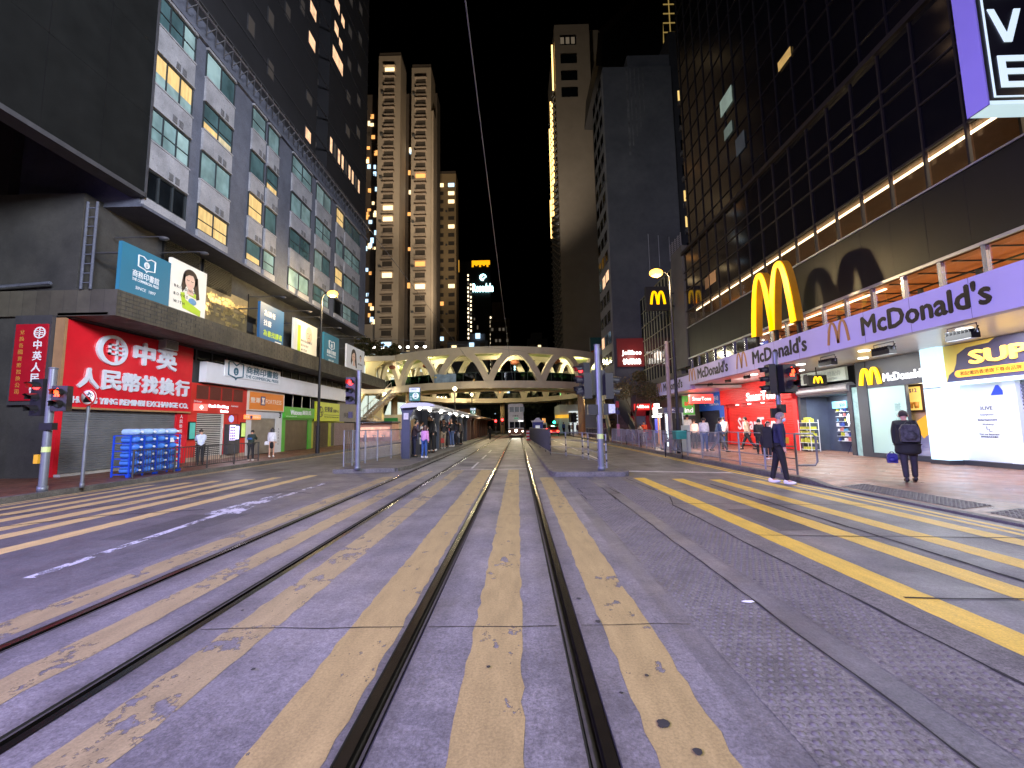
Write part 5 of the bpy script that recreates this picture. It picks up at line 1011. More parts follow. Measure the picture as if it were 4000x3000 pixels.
b = MB(); b.box(-28, -16.2, 259.6, 260, 105.6, 108.4); [b.box(-28+k*2.4, -26.8+k*2.4, 259.6, 260, 104.2+(k % 2)*.7, 105.6) for k in range(5)]; b.build('golden_crown', E('crown_gold', (255, 176, 20), 1.5, var=.4), ht); b = MB(); b.box(-38.3, -36.2, 259.6, 260, 101, 109); b.build('corner_glow', E('crown_gold2', (235, 170, 60), 1.0, var=.4), ht)
sgn = E('hotel_white', (190, 245, 250), 4); text('lettering', 'Rosedale', (-27.4, 259.4, 87.5), UC, VL, 13.2, 5.2, sgn, ht, .04, .1); b = MB(); [b.strip([(r*math.cos(a*.7+c), r*math.sin(a*.7+c)) for a in range(8)], .35, (-20.8, 259.4, 97), UC, VL, .1) for r, c in ((2, 0), (1.1, 1.5))]; b.build('rose_emblem', sgn, ht)
dot = E('hotel_dot', (255, 230, 190), 2.4); dotd = E('hotel_dim', (120, 110, 96), .5)
for x, n, z0 in ((-30.9, 33, 10), (-29.2, 30, 12), (-16.6, 22, 12)):
    for k in range(n):
        p = MB(); p.box(x, x+.85, 259.7, 260, z0+k*2.75, z0+k*2.75+1.3); p.build('window', dot if (k*7+int(x)) % 5 else dotd, ht)
for k in range(14): p = MB(); x = -27+(k*5 % 9); z = 20+(k*11 % 50); p.box(x, x+.8, 259.7, 260, z, z+1.5); p.build('window', dotd, ht)
bt = thing('apartment_block', 'dim brown stepped block standing behind the overhead wire beside the black hotel', 'apartment tower', (-12, 230, 0)); b = MB(); b.box(-14.6, -3.5, 230, 240, 3, 62); b.box(-13.5, -7, 232, 240, 62, 72); b.build('block_wall', M('block_brown', (92, 68, 50), .8, 0, .2, .15), bt)
for k in range(40): x = -14+(k % 5)*2.1; z = 10+(k//5)*6.4; p = MB(); p.box(x, x+1.1, 229.8, 230, z, z+1.6); p.build('window', dotd if k % 3 else drk, bt)
b = MB(); [b.box(-14.6, -3.5, 229.7, 230, 12+k*3.2, 12.5+k*3.2) for k in range(16)]; b.build('balcony_bands', M('band_brown', (120, 90, 64), .8, 0, .1, .2), bt)
hl = thing('slim_tower', 'slim dark building with one vertical row of white lights', 'building', (4, 240, 0)); b = MB(); b.box(-2.5, 2, 240, 246, 3, 46); b.build('tower_wall', MAT['hotel_black'], hl)
for k in range(12): p = MB(); p.box(-1.6, -.9, 239.8, 240, 28+k*1.4, 28.9+k*1.4); p.build('window', sgn, hl)
lb = thing('low_block', 'low grey flat roofed house over the footbridge roof', 'building', (6, 150, 0)); b = MB(); b.box(4, 11.5, 150, 156, 3, 33); b.box(5.5, 9.5, 151, 156, 33, 35.5); b.build('block_wall', M('block_grey', (58, 58, 62), .8, 0, .2, .3), lb); p = MB(); p.box(7.9, 9, 149.9, 150, 29.4, 30.6); p.build('window', lit_w, lb); p = MB(); p.box(5, 7, 149.9, 150, 28, 31); p.build('window', drk, lb)
vb = thing('old_house', 'low grey old house with lit upper windows in front of the hotel', 'building', (-18, 130, 0)); b = MB(); b.box(-22, -9, 130, 138, 3, 28.5); b.box(-15, -10, 131, 137, 28.5, 31); b.build('house_wall', M('house_grey', (104, 106, 112), .8, 0, .2, .3), vb)
for x, z, m_ in ((-20.6, 25.4, lit_w), (-15, 26.2, lit_b), (-13, 29.2, lit_b), (-11.5, 26, drk), (-17.4, 25, drk)): p = MB(); p.box(x, x+1.5, 129.8, 130, z, z+1.7); p.build('window', m_, vb)
b = MB(); b.box(-22, -19.6, 129.6, 129.8, 23.6, 24.2); b.build('balcony', crm, vb)
# floodlit sports ground wall and lamps behind the bridge
fw = thing('floodlit_wall', 'brightly floodlit white wall under a row of lamps', 'wall', (-22, 82, 0)); b = MB(); b.box(-32, -17.4, 82, 82.4, 3, 16.2); b.build('wall_face', E('wall_floodlit_glow', (225, 240, 225), .9, (230, 235, 225)), fw); b = MB(); b.box(-32, -17.4, 81.6, 82.4, 16.2, 16.5); b.build('coping', concrete_m, fw)  # floodlighting put into the wall face as its own glow
for k in range(8):
    fl = thing('floodlight', 'small white floodlight above the floodlit wall, %s in the row from the dark tower' % ('first', 'second', 'third', 'fourth', 'fifth', 'sixth', 'seventh', 'eighth')[k], 'floodlight', (-30.2+k*1.7, 81.5, 17.4), 0, 'floodlights over the white wall'); b = MB(); b.ball((0, 0, 0), (.34, .2, .24), 10, 6); put(b, 'lamp_glass', E('floodlamp', (255, 252, 240), 12), fl); b = MB(); b.bar((0, .2, -1.0), (0, .1, -.1), .08, .08); put(b, 'stem', dark_grey, fl)
for loc, tgt, pw_, sp in (((-14, 70, 18), (-33, 110, 95), 120000, 50), ((-14, 70, 18), (-30, 110, 50), 34000, 70), ((-10, 90, 18), (-26, 150, 80), 42000, 50)): light('tower_fill_spot', 'SPOT', loc, pw_, (1, .84, .64), tgt, spot=sp, blend=1, soft=1)  # free hanging spots added to brighten the far apartment towers
light('tower_fill_spot', 'SPOT', (2, 70, 16), 60000, (1, .88, .72), (14, 85, 92), spot=50, blend=1, soft=1)  # one more added spot, for the tower with light tubes
# ================================================================ ROUND FOOTBRIDGE
RC = (-3.0, 60.0)
fb = thing('footbridge', 'cream round footbridge with a ring of looping arches over the tramway', 'footbridge', (RC[0], RC[1], 0))
brc = M('bridge_cream', (212, 200, 174), .6, 0, .1, .8); brg = M('bridge_underside', (150, 158, 104), .6, 0, .12, .6)
def ringslab(b, r0, r1, z0, z1, n=72, a0=0, a1=2*math.pi):
    full = abs(a1-a0-2*math.pi) < 1e-6; vs = []; m = n if full else n+1
    for k in range(m):
        a = a0+(a1-a0)*k/n
        for r, z in ((r0, z0), (r1, z0), (r1, z1), (r0, z1)): vs.append((RC[0]+r*math.cos(a), RC[1]+r*math.sin(a), z))
    fs = []
    for k in range(n):
        j = (k+1) % m
        for q in range(4): fs.append((k*4+q, k*4+(q+1) % 4, j*4+(q+1) % 4, j*4+q))
    return b.add(vs, fs)
b = MB(); ringslab(b, 12.2, 16.4, 9.55, 9.75); b.build('roof_deck', brg, fb); b = MB(); ringslab(b, 16.2, 16.6, 9.1, 9.85); b.build('outer_roof_beam', brc, fb); b = MB(); ringslab(b, 12.0, 12.4, 9.1, 9.85); b.build('inner_roof_beam', brc, fb)
b = MB(); ringslab(b, 12.2, 16.4, 5.55, 5.8); b.build('walk_deck', brg, fb); b = MB(); ringslab(b, 16.2, 16.7, 5.4, 6.15); b.build('outer_deck_beam', brc, fb); b = MB(); ringslab(b, 11.9, 12.4, 5.4, 6.15); b.build('inner_deck_beam', brc, fb)
N = 18
def arch_on(r, i, zb, zt, w, dep):
    am = 2*math.pi*(i+.5)/N - math.pi/2; hs = math.pi/N; b = MB(); vs = []; n = 20; P = []
    for k in range(n+1):
        t = -1+2*k/n; P.append((t*hs*r*.985, zb+(zt-zb)*(1-abs(t)**2.1)))
    for k, p in enumerate(P):
        q0, q1 = P[max(0, k-1)], P[min(n, k+1)]; d = math.hypot(q1[0]-q0[0], q1[1]-q0[1]); nx, nz = -(q1[1]-q0[1])/d*w, (q1[0]-q0[0])/d*w
        for s, rr in ((1, r), (-1, r), (-1, r-dep), (1, r-dep)): a = am+(p[0]+nx*s)/r; vs.append((RC[0]+rr*math.cos(a), RC[1]+rr*math.sin(a), p[1]+nz*s))
    b.add(vs, [(k*4+q, k*4+(q+1) % 4, k*4+4+(q+1) % 4, k*4+4+q) for k in range(n) for q in range(4)]); return b
for i in range(N):
    arch_on(16.55, i, 6.0, 9.3, .34, .5).build('arch', brc, fb); arch_on(12.3, i, 6.0, 9.3, .3, .4).build('arch', brc, fb)
rgm = glass_mat('railing_glass', (70, 96, 84)); b = MB(); ringslab(b, 16.02, 16.04, 6.1, 7.1, 90); b.build('glass_railing', rgm, fb); b = MB(); ringslab(b, 15.98, 16.06, 7.1, 7.16, 90); [b.box(RC[0]+16.03*math.cos(a)-.03, RC[0]+16.03*math.cos(a)+.03, RC[1]+16.03*math.sin(a)-.03, RC[1]+16.03*math.sin(a)+.03, 6.1, 7.15) for a in [k*2*math.pi/72 for k in range(72)]]; b.build('railing_frame', M('railing_green', (40, 58, 48), .5, .2, .1, 3), fb)
b = MB(); ringslab(b, 12.5, 12.54, 6.1, 7.1, 90); b.build('glass_railing', rgm, fb)
for a in (-2.35, -.72, .6, 2.4, 1.55, 3.5): b = MB(); b.lathe([(.42, .1), (.42, 5.5)], (RC[0]+14.3*math.cos(a), RC[1]+14.3*math.sin(a), 0), 16); b.build('column', M('column_cream', (196, 170, 130), .7, 0, .08, 1), fb)
lampd = E('bridge_lamp', (255, 246, 225), 10)
for k in range(18):
    a = 2*math.pi*k/18-math.pi/2-.02; b = MB(); b.lathe([(.05, .1), (.34, .06), (.36, 0), (.3, -.06)], (RC[0]+15.6*math.cos(a), RC[1]+15.6*math.sin(a), 9.38), 12); b.build('ceiling_lamp', lampd, fb)
for k in range(9):
    a = 2*math.pi*k/9-math.pi/2+.14; light('bridge_and_fill_light', 'POINT', (RC[0]+14.4*math.cos(a), RC[1]+14.4*math.sin(a), 8.9), 560, (1, .9, .58), soft=.3)
for k in range(7):
    a = -math.pi/2-.9+k*.3; light('bridge_and_fill_light', 'SPOT', (RC[0]+14.4*math.cos(a), RC[1]+14.4*math.sin(a), 5.3), 1000, (1, .78, .44), (RC[0]+14.4*math.cos(a), RC[1]+14.4*math.sin(a)-3, 0), spot=140, blend=.8)  # spots added below the deck to warm the road, without fittings
# lanterns and banner on the bridge
for x, z, w, m_, lb in ((-2.2, 8.35, .5, E('lantern_lit', (255, 190, 110), 1.2, var=.5), 'glowing oval amber lantern hung in the middle bridge arch'), (-.2, 8.7, .55, M('lantern_brown', (110, 58, 36), .7, 0, .3, 4), 'brown oval lantern hung beside the glowing amber one'), (4.6, 8.75, .5, M('lantern_brown', (110, 58, 36), .7, 0, .3, 4), 'brown oval lantern in the bridge arch beside the hooded signal mast'), (-10.4, 8.5, .55, M('lantern_brown', (110, 58, 36), .7, 0, .3, 4), 'dark round lantern in the bridge arch over the blue banner'), (-14.5, 8.4, .4, M('lantern_brown', (110, 58, 36), .7, 0, .3, 4), 'small brown lantern in the end bridge arch above the tram stop sign')):
    t = thing('lantern', lb, 'lantern', (x, 47.6, z)); b = MB(); b.ball((0, 0, 0), (w, .4, w*.62), 14, 8); put(b, 'shade', m_, t); b = MB(); b.tube([(0, 0, w*.6), (0, 0, 9.5-z)], .015, 4); put(b, 'cord', black_m, t)
bn = thing('banner', 'pale blue banner tied to the footbridge railing above the tram shelter', 'banner', (-9, 45.4, 6.2)); b = MB(); q0 = PY(1703, 1478, 45.2); q1 = PY(1786, 1463, 44.4); n = 10; vs = []
for k in range(n+1): t_ = k/n; x = q0.x+(q1.x-q0.x)*t_; y = RC[1]-math.sqrt(16.85**2-(x-RC[0])**2)-.03*math.sin(k*1.7); vs += [(x, y, 6.1), (x, y, 7.0+.04*math.sin(k))]
b.add(vs, [(2*i, 2*i+2, 2*i+3, 2*i+1) for i in range(n)]); b.build('cloth', M('banner_cloth', (140, 165, 190), .7, 0, .35, 1.6), bn); b = MB(); [b.ball((q0.x+.3*i, vs[0][1]-.6-.03*i, 6.65), (.12, .02, .1)) for i in range(2)]; b.build('printed_motif', M('motif_yellow', (214, 200, 120), .6, 0, .2, 5), bn)
# left branch with stair
br = thing('walkway_branch', 'cream covered walkway branch with stair joining the round footbridge', 'footbridge', (-18, 49, 0))
b = MB(); b.box(-30, -14.2, 47.5, 51, 9.2, 9.75); b.build('roof_slab', brc, br); b = MB(); b.box(-30, -14.2, 47.7, 51, 5.4, 6.0); b.build('deck_slab', brc, br)
for x in (-16.2, -19.4):
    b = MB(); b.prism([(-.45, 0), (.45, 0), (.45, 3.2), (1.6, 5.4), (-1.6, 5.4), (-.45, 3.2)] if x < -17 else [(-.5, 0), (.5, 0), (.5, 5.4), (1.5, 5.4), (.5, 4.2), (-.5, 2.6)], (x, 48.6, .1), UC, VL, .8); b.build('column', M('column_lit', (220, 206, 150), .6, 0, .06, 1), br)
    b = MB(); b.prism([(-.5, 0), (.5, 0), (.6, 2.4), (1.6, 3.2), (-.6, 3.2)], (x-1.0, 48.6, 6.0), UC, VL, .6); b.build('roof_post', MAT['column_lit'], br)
b = MB()
for k in range(14): b.box(-17.2+k*.22, -16.9+k*.22, 46.2, 47.6, 2.4+k*.2, 2.62+k*.2)
for k in range(12): b.box(-13.6-k*.25, -13.3-k*.25, 46.2, 47.6, .1+k*.2, .3+k*.2)
b.box(-20, -16.8, 46.2, 47.6, 2.3, 2.55); b.build('stair', brc, br); b = MB()
for p, q in (((-17.2, 46.1, 2.7), (-14.1, 46.1, 5.6)), ((-20, 46.1, 2.55), (-17.2, 46.1, 2.55)), ((-13.4, 46.1, .3), (-16.6, 46.1, 2.4))):
    b.bar(p, q, .2, .22); p, q = Vector(p), Vector(q); b.bar(p+Vector((0, 0, .85)), q+Vector((0, 0, .85)), .06, .06)
    for k in range(9): r_ = p.lerp(q, k/8); b.bar(r_, r_+Vector((0, 0, .85)), .03, .03)
b.build('stair_railing', brc, br)
for x, z in ((-18.6, 5.2), (-15.2, 5.2), (-18.3, 9.0)): b = MB(); b.ball((x, 47.3, z), .22, 10, 6); b.build('lamp', lampd, br); light('branch_light', 'POINT', (x, 46.9, z-.1), 90, (1, .84, .56), soft=.2)
b = MB(); b.box(-19, -16.5, 47.45, 47.5, 6.2, 6.9); b.build('railing_panel', M('panel_darkgreen', (34, 44, 44), .4, 0, .2, 1), br); b = MB(); b.box(-18.2, -17, 47.4, 47.45, 6.4, 6.8); b.build('blue_notice', E('notice_blue', (50, 90, 200), .5), br)
gk = thing('green_kiosk', 'green fronted kiosk under the walkway stair', 'kiosk', (-16, 50, 0)); b = MB(); b.box(-18.5, -13, 50.5, 54, .1, 3.0); b.build('body', M('kiosk_cream', (210, 200, 170), .6, 0, .1, 1), gk); b = MB(); b.box(-16.8, -14.6, 50.4, 50.5, 1.2, 2.6); b.build('green_front', M('kiosk_green', (40, 140, 70), .5, 0, .2, 1.5), gk)
# big stair on the right
st = thing('bridge_stair', 'long brown flight of bridge steps with green balustrades', 'stairs', (8, 32, .1)); b = MB()
for k in range(28): y = 31.5+k*.45; b.box(6.95+k*.065, 8.75+k*.04, y, y+.47, .12, .3+k*.172)
b.build('steps', M('step_brown', (104, 84, 66), .8, 0, .3, 3), st)
for sx, dx in ((6.9, .065), (8.8, .04)):
    b = MB(); b.add([(sx, 31.5, .3), (sx+28*dx, 44, 5.1), (sx+28*dx, 44, 6.0), (sx, 31.5, 1.2)], [(0, 1, 2, 3)]); b.add([(sx+.05, 31.5, .3), (sx+28*dx+.05, 44, 5.1), (sx+28*dx+.05, 44, 6.0), (sx+.05, 31.5, 1.2)], [(0, 1, 2, 3)]); b.build('balustrade_glass', M('balustrade_green', (52, 84, 70), .3, 0, .15, 1), st); b = MB(); b.bar((sx+.02, 31.4, 1.24), (sx+28*dx+.02, 44, 6.04), .1, .1); b.bar((sx+.02, 31.4, .26), (sx+28*dx+.02, 44, 5.06), .12, .2); b.build('handrail', M('rail_cream', (214, 204, 150), .5, 0, .05, 2), st)
b = MB(); b.box(8.6, 10.2, 44, 46.5, 5.0, 5.3); b.build('landing', brc, st)
for x, y, lb in ((-7.5, 68, 'far globe lamp beyond the brown shelter'), (7.5, 72, 'far globe lamp beyond the blue kiosk'), (-6.2, 41, 'globe lamp on a dark post by the second shelter')):
    t = thing('street_lamp', lb, 'street lamp', (x, y, .1)); z = 6.5 if y > 60 else 5.0; b = MB(); b.tube([(x, y, .1), (x, y, z)], .07, 8); b.build('pole', black_m, t); b = MB(); b.ball((x, y, z+.15), .2, 12, 8); b.build('lamp_glass', E('globe_lamp', (255, 236, 190), 14), t); light('lamp_light', 'POINT', (x, y-.3, z), 900 if y > 60 else 260, (1, .82, .5), soft=.2)
# ground floor block under the bridge, right far side
fs = thing('far_shop', 'bright white shop front with yellow awning sign under the footbridge', 'shopfront', (8, 62, 0)); b = MB(); b.box(6.2, 16, 62, 70, .1, 4.4); b.build('wall', M('far_wall', (186, 196, 200), .6, 0, .1, 1), fs); b = MB(); b.box(7.6, 9.4, 61.9, 62, .4, 3.4); b.build('lit_front', E('front_white', (225, 235, 235), 1.0, var=.5), fs); b = MB(); b.box(5.6, 8.0, 61.6, 62, 2.4, 2.9); b.build('awning_sign', E('awning_yellow', (255, 190, 60), 1.0, var=.5), fs)
b = MB(); b.box(-30, 40, 175, 176, .1, 12); tag(b.build('rear_wall', M('far_dark', (40, 42, 44), .9, 0, .3, .2)), 'dark wall closing the far end of the tram street', 'wall')
# ================================================================ STREET FURNITURE
pole_m = M('pole_galvanised', (112, 117, 126), .42, .35, .12, 5); sig_m = M('signal_black', (26, 26, 29), .5, 0, .1, 4); dlens = M('lens_dark', (60, 66, 70), .15, 0, 0)
red_l = E('signal_red', (255, 40, 40), 9); redman = E('red_man', (255, 60, 30), 7); rlite = M('sticker_lime', (190, 206, 130), .6, 0, 0)
def signal_head(t, c, n, face, lit=None, r=.1, s=1.0, man=False, name='signal_head'):
    """stack of n lamps; face = angle the lamps look to (0 looks at the viewer, -Y)"""
    R_ = Matrix.Rotation(face, 4, 'Z'); h = .3*s
    def X(b, nm, m, par):
        b.v = [tuple(Vector(c)+R_@Vector(v)) for v in b.v]; return b.build(nm, m, par)
    b = MB(); b.box(-.17*s, .17*s, -.06*s, .14*s, -n*h/2-.03*s, n*h/2+.03*s); hd = X(b, name, sig_m, t)
    for k in range(n):
        z = n*h/2-h*(k+.5); b = MB(); b.lathe([(r*s, .0), (r*s*.9, .035*s), (r*s*.5, .055*s), (0.001, .06*s)], (0, -.06*s, z), 16, 'y', False)
        if man and k == 0:
            X(b, 'lens', dlens, hd); b = MB(); b.m = 0; o = (0, -.125*s, z-.11*s); q = 1.9*s
            b.prism([(-.03*q, 0), (-.005*q, 0), (-.003*q, .04*q), (.003*q, .04*q), (.005*q, 0), (.03*q, 0), (.024*q, .05*q), (.04*q, .045*q), (.036*q, .085*q), (.012*q, .092*q), (-.012*q, .092*q), (-.036*q, .085*q), (-.04*q, .045*q), (-.024*q, .05*q)], o, UC, VL, .004); b.ball((0, -.127*s, z+.088*s), .024*s); X(b, 'red_figure', redman, hd)
        else: X(b, 'lens', red_l if k == lit else dlens, hd)
        v = MB(); m_ = 10; vs = []
        for i in range(m_+1):
            a = math.pi*(-.12+1.24*i/m_); ln = (.24 if 2 < i < m_-2 else .17)*s
            vs += [(r*1.12*s*math.cos(a), -.06*s, z+r*1.12*s*math.sin(a)), (r*1.05*s*math.cos(a), -.06*s-ln, z+r*1.05*s*math.sin(a)-.02*s)]
        v.add(vs, [(2*i, 2*i+1, 2*i+3, 2*i+2) for i in range(m_)]); X(v, 'visor', sig_m, hd)
    return hd
def pole(t, x, y, z1, r=.055, z0=.118):
    b = MB(); b.tube([(x, y, z0), (x, y, z1)], r, 14); b.lathe([(r*1.12, z1-.02), (r*1.12, z1+.015)], (x, y, 0), 14); b.build('pole', pole_m, t)
    b = MB(); b.lathe([(r*1.25, z0), (r*1.25, z0+.12)], (x, y, 0), 14); b.build('base_collar', pole_m, t)
t = thing('traffic_light', 'traffic signal with red light and red man in front of the exchange shop', 'traffic light', (-10.78, 9.42, .12)); pole(t, -10.78, 9.42, 2.93, .075)
signal_head(t, (-11.02, 9.38, 2.25), 3, -.1, 0, s=.88); signal_head(t, (-10.53, 9.40, 2.22), 2, .25, None, man=True, s=.88)
b = MB(); b.box(-10.86, -10.56, 9.3, 9.42, 1.5, 1.66); b.build('push_unit', sig_m, t); b = MB(); b.lathe([(.078, 1.0), (.078, 1.12)], (-10.78, 9.42, 0), 14, cap=False); b.build('sticker', rlite, t); b = MB(); b.box(-10.94, -10.84, 9.32, 9.42, .75, .95); b.build('push_button', M('button_yellow', (214, 160, 40), .5, 0, 0), t)
light('signal_glow', 'POINT', (-11.02, 9.0, 2.5), 3.0, (1, .08, .05), soft=.08)
t = thing('road_sign', 'round white no motor vehicles sign with red ring on a thin pole', 'road sign', (-10.47, 9.98, .12)); pole(t, -10.47, 9.98, 2.4, .035); sr_ = .205
b = MB(); b.lathe([(sr_, 0), (sr_, .015)], (-10.44, 9.93, 2.28), 32, 'y'); b.build('disc', M('sign_plate_white', (224, 224, 224), .45, 0, 0), t)
b = MB(); b.strip([(sr_*.92*math.cos(2*math.pi*k/32), sr_*.92*math.sin(2*math.pi*k/32)) for k in range(32)], sr_*.085, (-10.44, 9.914, 2.28), UC, VL, .004, True); b.strip([(-.13, .13), (.13, -.13)], .016, (-10.44, 9.908, 2.28), UC, VL, .003); b.build('red_ring', M('ring_red', (190, 30, 34), .5, 0, 0), t)
b = MB(); o = (-10.44, 9.912, 2.28); b.prism([(-.1, -.12), (.1, -.12), (.1, -.05), (.075, -.04), (.055, .01), (-.055, .01), (-.075, -.04), (-.1, -.05)], o, UC, VL, .003); b.strip([(.0, .05), (.04, .09), (.09, .08)], .012, o, UC, VL, .003); [b.strip([(cx+.03*math.cos(k*.7), .05+.03*math.sin(k*.7)) for k in range(9)], .006, o, UC, VL, .003, True) for cx in (-.02, .09)]; b.ball((.03, o[1]-.003, .13+o[2]-o[2]), .001); b.prism([(.0, .09), (.04, .09), (.05, .13), (.02, .14)], o, UC, VL, .003); b.build('pictograms', blk, t)
t = thing('traffic_light', 'tall traffic signal showing red on the tram stop island', 'traffic light', (-5.15, 13.25, .12)); pole(t, -5.12, 13.3, 3.28, .07); signal_head(t, (-5.33, 13.2, 2.62), 3, -.05, 0, s=.9)
b = MB(); b.box(-5.42, -5.28, 13.22, 13.25, 1.75, 1.95); b.build('small_plate', sig_m, t); light('signal_glow', 'POINT', (-5.33, 12.8, 2.9), 2.5, (1, .08, .05), soft=.08)
t = thing('traffic_light', 'traffic signal seen from behind with hooded visors on the island by the railing', 'traffic light', (2.35, 11.98, .12)); pole(t, 2.35, 11.98, 3.72, .085)
signal_head(t, (1.93, 12.05, 2.72), 3, math.pi*.5+2.7+.75, 0, s=1.0); signal_head(t, (1.98, 12.0, 2.52), 2, -math.pi*.5, None, s=1.12); signal_head(t, (2.68, 12.0, 2.5), 2, math.pi*.5, None, s=1.12); signal_head(t, (2.36, 12.12, 2.62), 2, math.pi, None, s=1.1)
b = MB(); b.box(2.02, 2.3, 11.9, 12.1, 1.68, 1.98); b.box(2.46, 2.66, 11.9, 12.1, 1.68, 2.0); b.build('push_unit', sig_m, t); b = MB(); b.box(2.6, 2.78, 11.87, 11.9, 1.72, 1.98); b.build('notice', M('notice_pale', (190, 196, 206), .5, 0, .3, 14), t); b = MB(); b.lathe([(.089, 1.0), (.089, 1.14)], (2.35, 11.98, 0), 14, cap=False); b.build('sticker', rlite, t)
t = thing('traffic_light', 'pedestrian signal with glowing red man above the waiting masked man', 'traffic light', (6.7, 10.76, .12)); pole(t, 6.74, 10.8, 3.2, .06); hd = signal_head(t, (6.93, 10.62, 2.5), 2, .12, None, man=True, s=1.05); signal_head(t, (6.55, 10.8, 2.5), 3, -math.pi*.55, None, s=.8)
b = MB(); b.box(6.72, 7.16, 10.72, 10.735, 2.12, 2.88); b.build('backing_board', sig_m, t); b = MB(); b.box(6.66, 6.8, 10.6, 10.76, 1.62, 1.84); b.box(6.5, 6.68, 10.72, 10.8, 1.5, 1.75); b.build('push_unit', sig_m, t); b = MB(); b.lathe([(.063, 1.05), (.063, 1.16)], (6.74, 10.8, 0), 14, cap=False); b.build('sticker', rlite, t); b = MB(); b.box(6.78, 6.86, 10.7, 10.8, .85, 1.0); b.build('push_button', MAT['button_yellow'], t)
light('signal_glow', 'POINT', (6.93, 10.3, 2.55), 1.6, (1, .15, .08), soft=.08)
# street lamps
def lamp(label, x, y, z, ax, pw_):
    t = thing('street_lamp', label, 'street lamp', (x, y, .12)); b = MB(); b.tube([(x, y, .118), (x, y, 1.6)], .11, 12); b.tube([(x, y, 1.6), (x, y, z-.2)], [.075, .05], 12); b.build('pole', black_m, t)
    b = MB(); b.tube([(x, y, z-.25), (x+ax*.15, y-.02, z), (x+ax*.45, y-.05, z+.02)], .035, 8); b.build('arm', black_m, t)
    b = MB(); b.ball((x+ax*.62, y-.05, z), (.26, .16, .1), 14, 8); b.build('head', black_m, t); b = MB(); b.ball((x+ax*.62, y-.07, z-.05), (.3, .2, .19), 14, 8); b.build('lamp_glass', E('lamp_sodium', (255, 184, 72), 5), t)
    light('lamp_light', 'POINT', (x+ax*.62, y-.1, z-.45), pw_, (1, .74, .36), soft=.12)
lamp('black street lamp glowing yellow in front of the lime agency sign', -10.75, 22.3, 8.9, 1, 800)
lamp('black street lamp glowing yellow beside the dark arches box', 6.88, 18.0, 8.1, -1, 760)
t = thing('utility_pole', 'plain grey pole beside the phone booth', 'pole', (6.75, 18.6, .12)); b = MB(); b.tube([(6.75, 18.6, .118), (6.8, 18.6, 5.1)], [.1, .085], 12); b.build('pole', M('pole_concrete', (140, 128, 122), .7, 0, .15, 3), t)
# railings
rail_m = M('railing_grey', (136, 140, 146), .45, .4, .15, 6); rail_d = M('railing_dark', (66, 66, 68), .5, .4, .15, 6)
def bar_fence(name, label, pts, h, m, bars=True, z0=.118, end=False, group=None):
    t = thing(name, label, 'railing', (*pts[0], z0), 0, group)
    for x, y in pts: b = MB(); b.tube([(x, y, z0), (x, y, z0+h+.02)], .026, 8); b.build('post', m, t)
    for (x0, y0), (x1, y1) in zip(pts, pts[1:]):
        b = MB()
        if bars:
            for z in (.12, h): b.tube([(x0, y0, z0+z), (x1, y1, z0+z)], .018, 6)
            L = math.dist((x0, y0), (x1, y1)); n = max(2, int(L/.1))
            for k in range(1, n): q = k/n; b.tube([(x0+(x1-x0)*q, y0+(y1-y0)*q, z0+.12), (x0+(x1-x0)*q, y0+(y1-y0)*q, z0+h)], .008, 5)
        else:
            for z in (.1, .38, .67, h): b.tube([(x0, y0, z0+z), (x1, y1, z0+z)], .016, 6)
        b.build('panel', m, t)
    if end:
        x, y = pts[0]; b = MB(); ex, ey = end; b.tube([(x, y, z0+h), (ex-.06*(1 if ex > x else -1), ey, z0+h), (ex, ey, z0+h-.08), (ex, ey, z0+.3), (ex-.06*(1 if ex > x else -1), ey, z0+.22), (x, y, z0+.22)], .024, 8); b.build('end_loop', m, t)
    return t
bar_fence('pedestrian_railing', 'three rail grey railing with rounded end by the waiting man', [(6.78, 10.35), (6.72, 11.55), (6.72, 12.85), (6.72, 14.1)], .98, rail_m, False, end=(7.25, 10.3))
bar_fence('pedestrian_railing', 'barred grey railing along the kerb by the teal box bicycle', [(6.72, 14.1+k*1.32) for k in range(13)], .95, rail_m)
bar_fence('pedestrian_railing', 'dark barred railing along the kerb in front of the bridge steps', [(6.72, 31.26+k*1.6) for k in range(7)], .95, rail_d)
bar_fence('pedestrian_railing', 'tall grey barred railing beside the tram stop signal', [(-5.98, 14.3), (-5.85, 14.7), (-5.72, 15.6), (-5.6, 16.6), (-5.45, 17.9), (-5.3, 18.9)], 1.22, rail_m)
bar_fence('pedestrian_railing', 'dark barred railing in front of the red cash lobby', [(-10.95, 11.8), (-11.0, 13.3), (-11.0, 14.7), (-11.0, 16.1), (-11.0, 17.6)], .78, rail_d)
bar_fence('pedestrian_railing', 'low railing with black banded posts on the crossing island', [(2.62, 12.55), (2.6, 13.7), (2.56, 15.4), (2.44, 15.95), (1.96, 17.3), (1.4, 18.3)], .98, rail_m, False)
t = bar_fence('pedestrian_railing', 'dense grey barred railing between the tram track and the taxi lane', [(1.4, 18.3), (1.34, 20.5), (1.25, 24), (1.15, 29), (1.0, 36)], 1.1, rail_d)
b = MB(); [b.lathe([(.029, z), (.029, z+.07)], (x, y, 0), 8, cap=False) for x, y in ((2.62, 12.55), (2.6, 13.7), (2.56, 15.4), (2.44, 15.95), (1.96, 17.3), (1.4, 18.3)) for z in (.3, .55, .85)]
t2_ = bpy.data.objects['pedestrian_railing.005']; b.build('black_bands', blk, t2_)
